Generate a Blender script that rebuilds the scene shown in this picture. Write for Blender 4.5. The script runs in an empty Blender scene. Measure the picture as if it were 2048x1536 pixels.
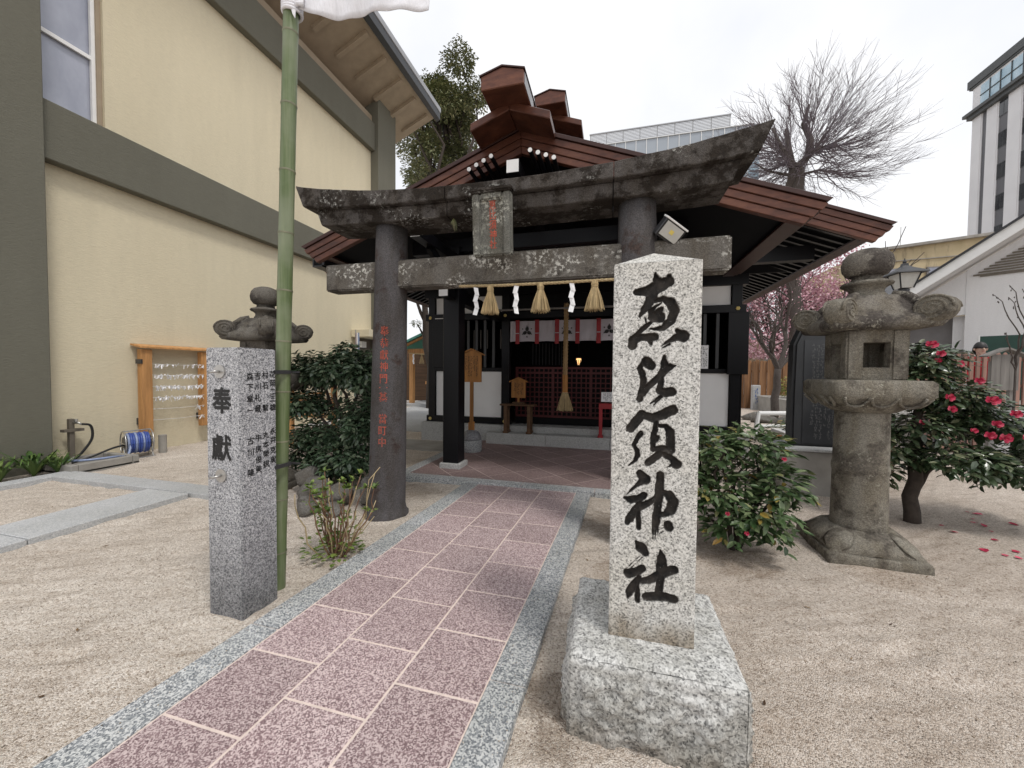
import bpy, bmesh, math, random
import numpy as np
from mathutils import Vector, Matrix, Euler
R = math.radians
rng = random.Random(7)
SC = bpy.context.scene
COL = SC.collection

# ---------------------------------------------------------------- camera, sky, sun, exposure
cam_d = bpy.data.cameras.new('camera')
cam = bpy.data.objects.new('camera', cam_d)
COL.objects.link(cam)
cam.location = (0, 0, 1.5)
cam.rotation_mode = 'QUATERNION'
cam.rotation_quaternion = (Matrix.Rotation(R(14.8), 3, 'Z') @ Matrix.Rotation(R(90 - 1.73), 3, 'X') @ Matrix.Rotation(R(0.49), 3, 'Z')).to_quaternion()
cam_d.sensor_width = 36
cam_d.lens = 36 * 760 / 2048
cam_d.clip_start = 0.05
cam_d.clip_end = 3000
SC.camera = cam

SUN_EL, SUN_AZ = R(58), R(125)          # azimuth clockwise from +Y
world = bpy.data.worlds.new('World')
SC.world = world
world.use_nodes = True
wn = world.node_tree
wn.nodes.clear()
wo = wn.nodes.new('ShaderNodeOutputWorld')
bg = wn.nodes.new('ShaderNodeBackground')
sky = wn.nodes.new('ShaderNodeTexSky')
sky.sky_type = 'NISHITA'
sky.sun_disc = False
sky.sun_elevation = SUN_EL
sky.sun_rotation = SUN_AZ
sky.dust_density = 4
sky.air_density = 1.2
# an even layer of bright cloud in front of the clear sky
tc = wn.nodes.new('ShaderNodeTexCoord')
nz = wn.nodes.new('ShaderNodeTexNoise')
nz.inputs['Scale'].default_value = 2.2
nz.inputs['Detail'].default_value = 5
rp = wn.nodes.new('ShaderNodeValToRGB')
rp.color_ramp.elements[0].position = 0.34
rp.color_ramp.elements[0].color = (9.2, 9.5, 10.2, 1)
rp.color_ramp.elements[1].position = 0.6
rp.color_ramp.elements[1].color = (11.3, 11.3, 11.4, 1)
mx = wn.nodes.new('ShaderNodeMixRGB')
mx.inputs[0].default_value = 0.93
wn.links.new(tc.outputs['Generated'], nz.inputs['Vector'])
wn.links.new(nz.outputs['Fac'], rp.inputs[0])
wn.links.new(sky.outputs[0], mx.inputs[1])
wn.links.new(rp.outputs[0], mx.inputs[2])
wn.links.new(mx.outputs[0], bg.inputs[0])
bg.inputs[1].default_value = 0.092
wn.links.new(bg.outputs[0], wo.inputs[0])

sd = bpy.data.lights.new('sun', 'SUN')
sd.energy = 1.5
sd.angle = R(12)
sd.color = (1, 0.96, 0.9)
sun = bpy.data.objects.new('sun', sd)
COL.objects.link(sun)
sdir = Vector((math.sin(SUN_AZ) * math.cos(SUN_EL), math.cos(SUN_AZ) * math.cos(SUN_EL), math.sin(SUN_EL)))
sun.rotation_euler = (-sdir).to_track_quat('-Z', 'Y').to_euler()
sun.location = (8, -8, 15)
vs = SC.view_settings
vs.view_transform = 'Standard'
vs.look = 'None'
vs.exposure = 0.11
vs.gamma = 1
SC.render.engine = 'CYCLES'
SC.cycles.max_bounces = 5
SC.cycles.diffuse_bounces = 3
SC.cycles.glossy_bounces = 2
SC.cycles.transmission_bounces = 3
SC.cycles.transparent_max_bounces = 4
SC.cycles.use_denoising = True

# ---------------------------------------------------------------- materials
class NT:
    def __init__(s, name):
        s.m = bpy.data.materials.new(name)
        s.m.use_nodes = True
        s.t = s.m.node_tree
        s.t.nodes.clear()
        o = s.n('ShaderNodeOutputMaterial')
        s.b = s.n('ShaderNodeBsdfPrincipled')
        s.t.links.new(s.b.outputs[0], o.inputs[0])
        s.pos = s.n('ShaderNodeNewGeometry').outputs['Position']
    def n(s, t):
        return s.t.nodes.new(t)
    def l(s, a, b):
        s.t.links.new(a, b)
    def stretch(s, sx, sy, sz, src=None):
        k = s.n('ShaderNodeVectorMath'); k.operation = 'MULTIPLY'
        k.inputs[1].default_value = (sx, sy, sz)
        s.l(src or s.pos, k.inputs[0])
        return k.outputs[0]
    def noise(s, scale, detail=3, vec=None, rough=0.55):
        k = s.n('ShaderNodeTexNoise')
        k.inputs['Scale'].default_value = scale
        k.inputs['Detail'].default_value = detail
        k.inputs['Roughness'].default_value = rough
        s.l(vec or s.pos, k.inputs['Vector'])
        return k.outputs['Fac']
    def voro(s, scale, out='Color', vec=None, rnd=1.0):
        k = s.n('ShaderNodeTexVoronoi')
        k.inputs['Scale'].default_value = scale
        k.inputs['Randomness'].default_value = rnd
        s.l(vec or s.pos, k.inputs['Vector'])
        return k.outputs[out]
    def sep(s, c):
        k = s.n('ShaderNodeSeparateColor'); s.l(c, k.inputs[0]); return k.outputs[0]
    def ramp(s, fac, *stops, interp='LINEAR'):
        k = s.n('ShaderNodeValToRGB')
        cr = k.color_ramp
        cr.interpolation = interp
        while len(cr.elements) < len(stops): cr.elements.new(0.5)
        for e, (p, c) in zip(cr.elements, stops):
            e.position = p
            if isinstance(c, (int, float)): c = (c, c, c)
            e.color = (*c, 1)
        s.l(fac, k.inputs[0])
        return k.outputs[0]
    def mix(s, fac, a, b, mode='MIX'):
        k = s.n('ShaderNodeMixRGB'); k.blend_type = mode
        for i, q in ((0, fac), (1, a), (2, b)):
            if isinstance(q, (int, float)): k.inputs[i].default_value = q if i == 0 else (q, q, q, 1)
            elif isinstance(q, tuple): k.inputs[i].default_value = (*q, 1)
            else: s.l(q, k.inputs[i])
        return k.outputs[0]
    def math(s, op, a, b=0.0):
        k = s.n('ShaderNodeMath'); k.operation = op
        for i, q in ((0, a), (1, b)):
            if isinstance(q, (int, float)): k.inputs[i].default_value = q
            else: s.l(q, k.inputs[i])
        return k.outputs[0]
    def z(s):
        k = s.n('ShaderNodeSeparateXYZ'); s.l(s.pos, k.inputs[0]); return k.outputs[2]
    def bump(s, h, dist=0.01, strength=1.0):
        k = s.n('ShaderNodeBump')
        k.inputs['Distance'].default_value = dist
        k.inputs['Strength'].default_value = strength
        s.l(h, k.inputs['Height'])
        s.l(k.outputs[0], s.b.inputs['Normal'])
    def col(s, c):
        if isinstance(c, tuple): s.b.inputs['Base Color'].default_value = (*c, 1)
        else: s.l(c, s.b.inputs['Base Color'])
        return s
    def rough(s, r, spec=None):
        if isinstance(r, (int, float)): s.b.inputs['Roughness'].default_value = r
        else: s.l(r, s.b.inputs['Roughness'])
        if spec is not None: s.b.inputs['Specular IOR Level'].default_value = spec
        return s
    def objrnd(s):
        return s.n('ShaderNodeObjectInfo').outputs['Random']

def flat(name, c, rough=0.6, var=0.15, scale=6, metal=0.0, bump=0.0, spec=None):
    t = NT(name)
    a = t.noise(scale, 5)
    k = t.ramp(a, (0.25, tuple(x * (1 - var) for x in c)), (0.75, tuple(min(1, x * (1 + var)) for x in c)))
    t.col(k).rough(rough, spec)
    t.b.inputs['Metallic'].default_value = metal
    if bump: t.bump(t.noise(scale * 6, 4), bump)
    return t.m

def granite(name, tones, scale, stain=(0.6, 0.6, 0.58), stain_amt=0.35, rough=0.75, bump=0.002, objvar=0.0, coarse=0.35):
    """speckled stone: cells of four grains plus broad stains"""
    t = NT(name)
    g = t.sep(t.voro(scale))
    n = len(tones)
    base = t.ramp(g, *[(0.02 + 0.9 * i / n, c) for i, c in enumerate(tones)])
    g2 = t.sep(t.voro(scale * 0.55))
    base = t.mix(coarse, base, t.ramp(g2, *[(0.02 + 0.9 * i / n, c) for i, c in enumerate(tones)]))
    st = t.ramp(t.noise(1.7, 5), (0.38, 1.0), (0.68, stain))
    base = t.mix(stain_amt, base, t.mix(1.0, base, st, 'MULTIPLY'))
    if objvar:
        base = t.mix(1.0, base, t.ramp(t.objrnd(), (0, 1 - objvar), (1, 1 + objvar)), 'MULTIPLY')
    t.col(base).rough(rough, 0.3)
    t.bump(g, bump)
    return t.m

M = {}
M['pillar'] = granite('name_pillar_granite', [(0.1, 0.1, 0.095), (0.36, 0.355, 0.335), (0.58, 0.57, 0.54), (0.74, 0.73, 0.7)], 190, (0.78, 0.74, 0.66), 0.5)
M['pillar_base'] = granite('base_granite', [(0.1, 0.1, 0.1), (0.36, 0.36, 0.35), (0.58, 0.58, 0.56), (0.72, 0.72, 0.7)], 150, (0.55, 0.54, 0.5), 0.6)
M['greystone'] = granite('blue_grey_granite', [(0.05, 0.052, 0.06), (0.16, 0.165, 0.185), (0.28, 0.285, 0.31), (0.46, 0.46, 0.48)], 230, (0.7, 0.7, 0.7), 0.4, 0.6)
M['kerb'] = granite('kerb_granite', [(0.12, 0.13, 0.145), (0.22, 0.235, 0.255), (0.33, 0.345, 0.36), (0.66, 0.665, 0.66)], 150, (0.72, 0.74, 0.7), 0.6, 0.7, 0.002, 0.08, 0.15)
M['slab'] = granite('pale_slab_granite', [(0.3, 0.31, 0.32), (0.4, 0.41, 0.42), (0.46, 0.47, 0.48), (0.55, 0.55, 0.55)], 160, (0.75, 0.75, 0.72), 0.5, 0.8, 0.001, 0.06)
M['plinth'] = granite('plinth_granite', [(0.2, 0.2, 0.2), (0.36, 0.365, 0.36), (0.46, 0.46, 0.45), (0.56, 0.56, 0.55)], 170, (0.8, 0.8, 0.77), 0.4)
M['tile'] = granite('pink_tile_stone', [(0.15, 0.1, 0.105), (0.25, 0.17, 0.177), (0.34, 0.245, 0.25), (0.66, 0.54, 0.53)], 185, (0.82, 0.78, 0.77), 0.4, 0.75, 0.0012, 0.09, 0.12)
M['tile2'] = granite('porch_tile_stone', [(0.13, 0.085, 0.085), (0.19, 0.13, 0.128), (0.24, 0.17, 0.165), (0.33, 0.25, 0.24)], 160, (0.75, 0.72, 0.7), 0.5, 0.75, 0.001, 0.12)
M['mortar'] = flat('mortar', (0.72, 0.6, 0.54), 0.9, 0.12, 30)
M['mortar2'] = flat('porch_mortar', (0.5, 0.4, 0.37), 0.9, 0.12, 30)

def mossy(name, base, moss, lichen, moss_lo=0.48, lich_lo=0.62, bumpd=0.006, bias=0.0):
    """old weathered stone: grainy base, dark moss patches, pale lichen specks"""
    t = NT(name)
    g = t.sep(t.voro(170))
    b = t.ramp(g, (0.0, tuple(x * 0.72 for x in base)), (0.5, base), (0.95, tuple(min(1, x * 1.32) for x in base)))
    streak = t.noise(3.0, 5, t.stretch(3.0, 3.0, 0.7))
    b = t.mix(t.ramp(streak, (0.4, 0.0), (0.62, 0.55)), b, t.mix(1.0, b, (0.62, 0.56, 0.47), 'MULTIPLY'))
    mfac = t.ramp(t.noise(4.5, 8, None, 0.68), (moss_lo, 0.0), (moss_lo + 0.09, 1.0))
    mcol = t.ramp(t.noise(60, 4), (0.3, tuple(x * 0.5 for x in moss)), (0.75, tuple(x * 1.7 for x in moss)))
    b = t.mix(t.math('MULTIPLY', mfac, 0.85), b, mcol)
    lf = t.math('MULTIPLY', t.ramp(t.noise(2.6, 4, t.stretch(1, 1, 1.6)), (0.5, 0.0), (0.64, 1.0)),
                t.ramp(t.noise(30, 7, None, 0.72), (lich_lo - 0.05, 0.0), (lich_lo + 0.01, 1.0)))
    b = t.mix(lf, b, lichen)
    t.col(b).rough(0.92, 0.2)
    t.bump(t.noise(85, 6, None, 0.7), bumpd)
    return t.m
M['torii_beam'] = mossy('torii_beam_stone', (0.1, 0.091, 0.085), (0.018, 0.013, 0.009), (0.46, 0.46, 0.43), 0.45, 0.6, 0.014)
M['torii_nuki'] = mossy('torii_tie_stone', (0.135, 0.125, 0.112), (0.05, 0.044, 0.038), (0.6, 0.59, 0.54), 0.56, 0.57, 0.008)
M['torii_post'] = mossy('torii_post_stone', (0.085, 0.08, 0.082), (0.05, 0.034, 0.029), (0.22, 0.21, 0.2), 0.55, 0.72, 0.005)
M['plaque'] = mossy('plaque_stone', (0.15, 0.15, 0.135), (0.05, 0.045, 0.038), (0.48, 0.48, 0.42), 0.6, 0.55, 0.004)
M['lantern'] = mossy('lantern_stone', (0.27, 0.25, 0.21), (0.11, 0.096, 0.08), (0.42, 0.4, 0.33), 0.5, 0.62, 0.016)
M['lantern_roof'] = mossy('lantern_roof_stone', (0.23, 0.21, 0.18), (0.07, 0.06, 0.055), (0.45, 0.43, 0.36), 0.46, 0.6, 0.016)
M['lantern_dark'] = mossy('dark_lantern_stone', (0.13, 0.12, 0.105), (0.045, 0.04, 0.036), (0.26, 0.25, 0.22), 0.52, 0.66, 0.006)
M['rock'] = mossy('garden_rock', (0.2, 0.19, 0.175), (0.08, 0.07, 0.06), (0.4, 0.39, 0.35), 0.55, 0.66, 0.02)
M['black_stone'] = flat('dark_slate', (0.028, 0.03, 0.033), 0.5, 0.25, 4)
M['black_polish'] = flat('polished_slate', (0.035, 0.037, 0.041), 0.28, 0.2, 3)

def sandm():
    t = NT('raked_sand')
    v = t.voro(150)
    g = t.sep(v)
    grain = t.ramp(g, (0.0, (0.22, 0.17, 0.135)), (0.14, (0.5, 0.425, 0.355)), (0.45, (0.72, 0.64, 0.55)), (0.85, (0.9, 0.84, 0.76)))
    g2 = t.sep(t.voro(70))
    grain = t.mix(0.3, grain, t.ramp(g2, (0.0, (0.38, 0.31, 0.26)), (0.5, (0.72, 0.635, 0.545)), (0.95, (0.9, 0.84, 0.78))))
    broad = t.ramp(t.noise(0.9, 6, None, 0.6), (0.36, (0.84, 0.82, 0.8)), (0.64, (1.0, 1.0, 1.0)))
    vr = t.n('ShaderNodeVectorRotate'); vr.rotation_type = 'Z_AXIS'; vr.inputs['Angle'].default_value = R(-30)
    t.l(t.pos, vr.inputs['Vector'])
    mid = t.ramp(t.noise(5, 7, t.stretch(0.45, 2.4, 1, vr.outputs[0]), 0.66), (0.33, (0.79, 0.765, 0.74)), (0.5, (1.0, 1.0, 1.0)))  # shadows of the rake marks put into the colour as streaks
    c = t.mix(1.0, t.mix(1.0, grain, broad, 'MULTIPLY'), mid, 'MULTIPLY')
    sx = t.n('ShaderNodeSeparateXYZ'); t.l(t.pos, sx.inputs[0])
    side = t.ramp(t.math('ADD', t.math('MULTIPLY', sx.outputs[0], 0.16), 0.5), (0.35, 1.0), (0.65, (0.87, 0.85, 0.84)))  # darker to the right: shade put into the sand's colour
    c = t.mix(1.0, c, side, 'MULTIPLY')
    # damp sand, plus contact shadow put into the colour: block, path, lantern, bush, porch
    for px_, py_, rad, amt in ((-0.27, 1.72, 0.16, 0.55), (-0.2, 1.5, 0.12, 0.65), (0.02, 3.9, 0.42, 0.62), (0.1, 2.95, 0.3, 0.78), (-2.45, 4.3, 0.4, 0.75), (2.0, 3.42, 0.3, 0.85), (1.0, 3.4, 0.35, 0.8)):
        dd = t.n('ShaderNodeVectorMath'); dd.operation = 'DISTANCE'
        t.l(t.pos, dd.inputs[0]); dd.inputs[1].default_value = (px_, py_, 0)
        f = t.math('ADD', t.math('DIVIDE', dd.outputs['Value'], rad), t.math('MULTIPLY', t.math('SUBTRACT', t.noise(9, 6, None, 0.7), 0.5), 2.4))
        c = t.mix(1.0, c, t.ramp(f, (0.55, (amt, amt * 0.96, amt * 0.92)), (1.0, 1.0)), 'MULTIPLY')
    t.col(c).rough(0.95, 0.15)
    t.bump(t.math('ADD', t.math('MULTIPLY', t.voro(150, 'Distance'), -1.3), t.math('MULTIPLY', t.noise(30, 5), 0.8)), 0.006)
    return t.m
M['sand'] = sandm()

def plaster(name, c, c2, sc=1.0):
    t = NT(name)
    a = t.noise(0.5, 6, t.stretch(1, 1, 0.6))
    b = t.noise(30 * sc, 7, t.stretch(1, 0.3, 1.8), 0.75)
    k = t.ramp(a, (0.35, c2), (0.65, c))
    k = t.mix(0.5, k, t.ramp(b, (0.3, tuple(x * 0.82 for x in c)), (0.7, tuple(min(1, x * 1.1) for x in c))))
    k = t.mix(1.0, k, t.ramp(t.noise(2.4, 6, t.stretch(1, 1, 0.14), 0.65), (0.34, 0.95), (0.6, 1.0)), 'MULTIPLY')
    t.col(k).rough(0.9, 0.2)
    t.bump(t.noise(48 * sc, 7, t.stretch(1, 0.35, 1.8), 0.75), 0.011)
    return t.m
M['plaster'] = plaster('cream_plaster', (0.74, 0.665, 0.49), (0.66, 0.585, 0.42))
M['band'] = plaster('olive_grey_plaster', (0.17, 0.165, 0.132), (0.145, 0.14, 0.11))
M['soffit'] = flat('soffit_board', (0.33, 0.265, 0.19), 0.7, 0.12, 4)
M['fascia'] = flat('metal_fascia', (0.32, 0.33, 0.35), 0.5, 0.1, 5)
M['gutter'] = flat('dark_gutter', (0.02, 0.021, 0.025), 0.45, 0.2, 5)

def wood(name, c, along='z', rough=0.6, dark=0.55, scale=14, objvar=0.12):
    t = NT(name)
    st = {'x': (0.08, 1, 1), 'y': (1, 0.08, 1), 'z': (1, 1, 0.08)}[along]
    a = t.noise(scale, 6, t.stretch(*st), 0.65)
    k = t.ramp(a, (0.3, tuple(x * dark for x in c)), (0.62, c), (0.8, tuple(min(1, x * 1.18) for x in c)))
    k = t.mix(1.0, k, t.ramp(t.objrnd(), (0, 1 - objvar), (1, 1 + objvar)), 'MULTIPLY')
    t.col(k).rough(rough, 0.35)
    t.bump(a, 0.002)
    return t.m
M['lacquer'] = flat('black_lacquer', (0.004, 0.004, 0.0055), 0.4, 0.2, 3, 0, 0, 0.25)
M['lacquer2'] = flat('dull_black_wood', (0.004, 0.004, 0.005), 0.6, 0.25, 5, 0, 0, 0.2)
M['grey_edge'] = flat('grey_lit_wood', (0.05, 0.052, 0.055), 0.5, 0.15, 5)  # grey of light falling on black wood, put into the colour
def copperm():
    t = NT('copper_brown')
    a = t.noise(5, 8, t.stretch(0.5, 1, 1.6), 0.75)
    k = t.ramp(a, (0.3, (0.035, 0.014, 0.01)), (0.5, (0.1, 0.036, 0.022)), (0.78, (0.19, 0.075, 0.04)))
    k = t.mix(1.0, k, t.ramp(t.objrnd(), (0, 0.8), (1, 1.2)), 'MULTIPLY')
    t.col(k).rough(t.ramp(t.noise(8, 4), (0.3, 0.3), (0.7, 0.5)), 0.5)
    t.b.inputs['Metallic'].default_value = 0.25
    t.bump(t.noise(3, 4), 0.006)
    return t.m
M['copper'] = copperm()
M['copper_dark'] = flat('dark_copper_roofing', (0.045, 0.017, 0.013), 0.45, 0.3, 5, 0.2)
M['white'] = flat('white_paint', (0.82, 0.82, 0.81), 0.6, 0.04, 5)
M['panel'] = flat('white_plaster_panel', (0.8, 0.8, 0.8), 0.8, 0.05, 2.5)
M['gold'] = flat('brass_rosette', (0.75, 0.6, 0.24), 0.35, 0.15, 20, 0.6)
M['red'] = flat('vermilion_dull', (0.085, 0.006, 0.007), 0.5, 0.2, 6)
M['redbright'] = flat('red_lacquer', (0.3, 0.012, 0.018), 0.45, 0.2, 6)
M['cedar'] = wood('new_cedar', (0.6, 0.31, 0.12), 'z')
M['cedar_sign'] = wood('cedar_board', (0.42, 0.19, 0.055), 'z')
M['old_wood'] = wood('brown_bench_wood', (0.13, 0.07, 0.035), 'x')
M['fence'] = wood('fence_wood', (0.3, 0.155, 0.075), 'z', 0.75, 0.45, 10, 0.3)
M['picket'] = wood('picket_wood', (0.34, 0.2, 0.16), 'z', 0.75, 0.6, 10, 0.2)
M['greywood'] = wood('grey_weathered_wood', (0.24, 0.225, 0.21), 'z', 0.85, 0.6, 12)
M['straw'] = wood('rice_straw', (0.58, 0.44, 0.24), 'z', 0.8, 0.5, 40, 0.15)
M['rope'] = wood('straw_rope', (0.5, 0.38, 0.21), 'z', 0.85, 0.55, 60, 0.1)
M['ropeb'] = wood('bell_rope', (0.36, 0.24, 0.12), 'z', 0.85, 0.5, 60, 0.1)
M['paper'] = flat('white_paper', (0.82, 0.82, 0.83), 0.8, 0.03, 8)
def cloth(name, c):
    t = NT(name)
    a = t.noise(7, 5)
    t.col(t.ramp(a, (0.3, tuple(x * 0.88 for x in c)), (0.7, c))).rough(0.9, 0.2)
    t.bump(t.noise(14, 5, t.stretch(1, 1, 0.3)), 0.02)
    t.b.inputs['Transmission Weight'].default_value = 0
    return t.m
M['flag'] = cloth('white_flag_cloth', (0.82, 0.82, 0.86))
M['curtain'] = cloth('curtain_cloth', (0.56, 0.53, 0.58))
M['ink'] = flat('black_ink', (0.007, 0.007, 0.008), 0.5, 0.3, 20)
M['redink'] = flat('red_inscription', (0.42, 0.085, 0.05), 0.8, 0.35, 30)
M['greyink'] = flat('pale_inscription', (0.12, 0.12, 0.12), 0.8, 0.3, 30)
M['steel'] = flat('brushed_steel', (0.5, 0.49, 0.47), 0.35, 0.1, 30, 0.85)
M['darksteel'] = flat('dark_steel', (0.09, 0.09, 0.095), 0.4, 0.2, 20, 0.7)
M['hose_blue'] = flat('blue_hose', (0.045, 0.085, 0.32), 0.4, 0.15, 20)
M['hose_pale'] = flat('pale_blue_hose', (0.25, 0.31, 0.47), 0.4, 0.1, 20)
M['rubber'] = flat('black_rubber', (0.01, 0.01, 0.011), 0.4, 0.2, 20)
M['concrete'] = flat('concrete', (0.3, 0.285, 0.26), 0.9, 0.22, 3, 0, 0.004)
M['taupe'] = flat('taupe_post', (0.14, 0.12, 0.095), 0.7, 0.15, 10)

def bamboom():
    t = NT('green_bamboo')
    a = t.noise(10, 6, t.stretch(3, 3, 0.12), 0.6)
    k = t.ramp(a, (0.28, (0.065, 0.095, 0.032)), (0.5, (0.115, 0.155, 0.065)), (0.75, (0.2, 0.225, 0.13)))
    k = t.mix(t.ramp(t.noise(2.2, 4), (0.45, 0.0), (0.62, 0.5)), k, (0.26, 0.28, 0.2))
    t.col(k).rough(0.42, 0.4)
    return t.m
M['bamboo'] = bamboom()
M['bamboo_node'] = flat('bamboo_node_ring', (0.2, 0.2, 0.13), 0.6, 0.3, 20)

def leafm(name, stops, gloss=0.38, spec=0.45):
    t = NT(name)
    isl = t.n('ShaderNodeNewGeometry').outputs['Random Per Island']
    f = t.math('FRACT', t.math('ADD', isl, t.objrnd()))
    t.col(t.ramp(f, *stops)).rough(gloss, spec)
    t.b.inputs['Subsurface Weight'].default_value = 0
    return t.m
M['leaf_cam'] = leafm('camellia_leaf', [(0, (0.035, 0.062, 0.034)), (0.4, (0.062, 0.1, 0.056)), (0.75, (0.1, 0.145, 0.085)), (0.97, (0.17, 0.21, 0.13))], 0.26, 0.7)
M['leaf_camr'] = leafm('camellia_leaf_light', [(0, (0.03, 0.052, 0.025)), (0.4, (0.058, 0.09, 0.042)), (0.75, (0.1, 0.135, 0.07)), (0.96, (0.2, 0.21, 0.12))], 0.26, 0.7)
M['leaf_bush'] = leafm('shrub_leaf', [(0, (0.03, 0.062, 0.02)), (0.35, (0.065, 0.11, 0.042)), (0.7, (0.105, 0.155, 0.068)), (0.93, (0.18, 0.22, 0.11)), (0.988, (0.3, 0.22, 0.05)), (1.0, (0.2, 0.07, 0.03))], 0.36, 0.5)
M['leaf_young'] = leafm('young_leaf', [(0, (0.07, 0.12, 0.025)), (0.5, (0.13, 0.2, 0.04)), (0.9, (0.22, 0.29, 0.07))], 0.5, 0.4)
M['leaf_tree'] = leafm('evergreen_leaf', [(0, (0.08, 0.1, 0.04)), (0.5, (0.16, 0.18, 0.08)), (0.85, (0.24, 0.245, 0.12)), (1, (0.34, 0.31, 0.18))], 0.5, 0.4)
M['leaf_strap'] = leafm('strap_leaf', [(0, (0.03, 0.07, 0.015)), (0.6, (0.07, 0.13, 0.03)), (1, (0.16, 0.22, 0.06))], 0.45, 0.4)
M['leaf_yellow'] = leafm('yellow_green_leaf', [(0, (0.08, 0.1, 0.02)), (0.6, (0.2, 0.22, 0.04)), (1, (0.35, 0.34, 0.08))], 0.5, 0.4)
M['petal'] = leafm('camellia_petal', [(0, (0.34, 0.012, 0.045)), (0.5, (0.52, 0.035, 0.09)), (1, (0.66, 0.14, 0.2))], 0.6, 0.3)
M['petal_pink'] = leafm('cherry_petal', [(0, (0.55, 0.28, 0.34)), (0.5, (0.7, 0.42, 0.48)), (1, (0.86, 0.66, 0.69))], 0.8, 0.2)
M['bark'] = flat('dark_bark', (0.05, 0.038, 0.03), 0.9, 0.35, 18, 0, 0.01)
M['bark_grey'] = flat('grey_bark', (0.085, 0.07, 0.062), 0.9, 0.3, 18, 0, 0.01)
M['twig'] = flat('twig_bark', (0.15, 0.125, 0.14), 0.9, 0.25, 6)
M['cane'] = flat('red_brown_cane', (0.2, 0.11, 0.065), 0.7, 0.3, 20)
M['cane_dry'] = flat('dry_cane', (0.42, 0.33, 0.19), 0.8, 0.2, 20)

# ---------------------------------------------------------------- mesh helpers
ORG = {}
def org(o):
    return ORG.get(o.name, Vector((0, 0, 0))) if o else None

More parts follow.
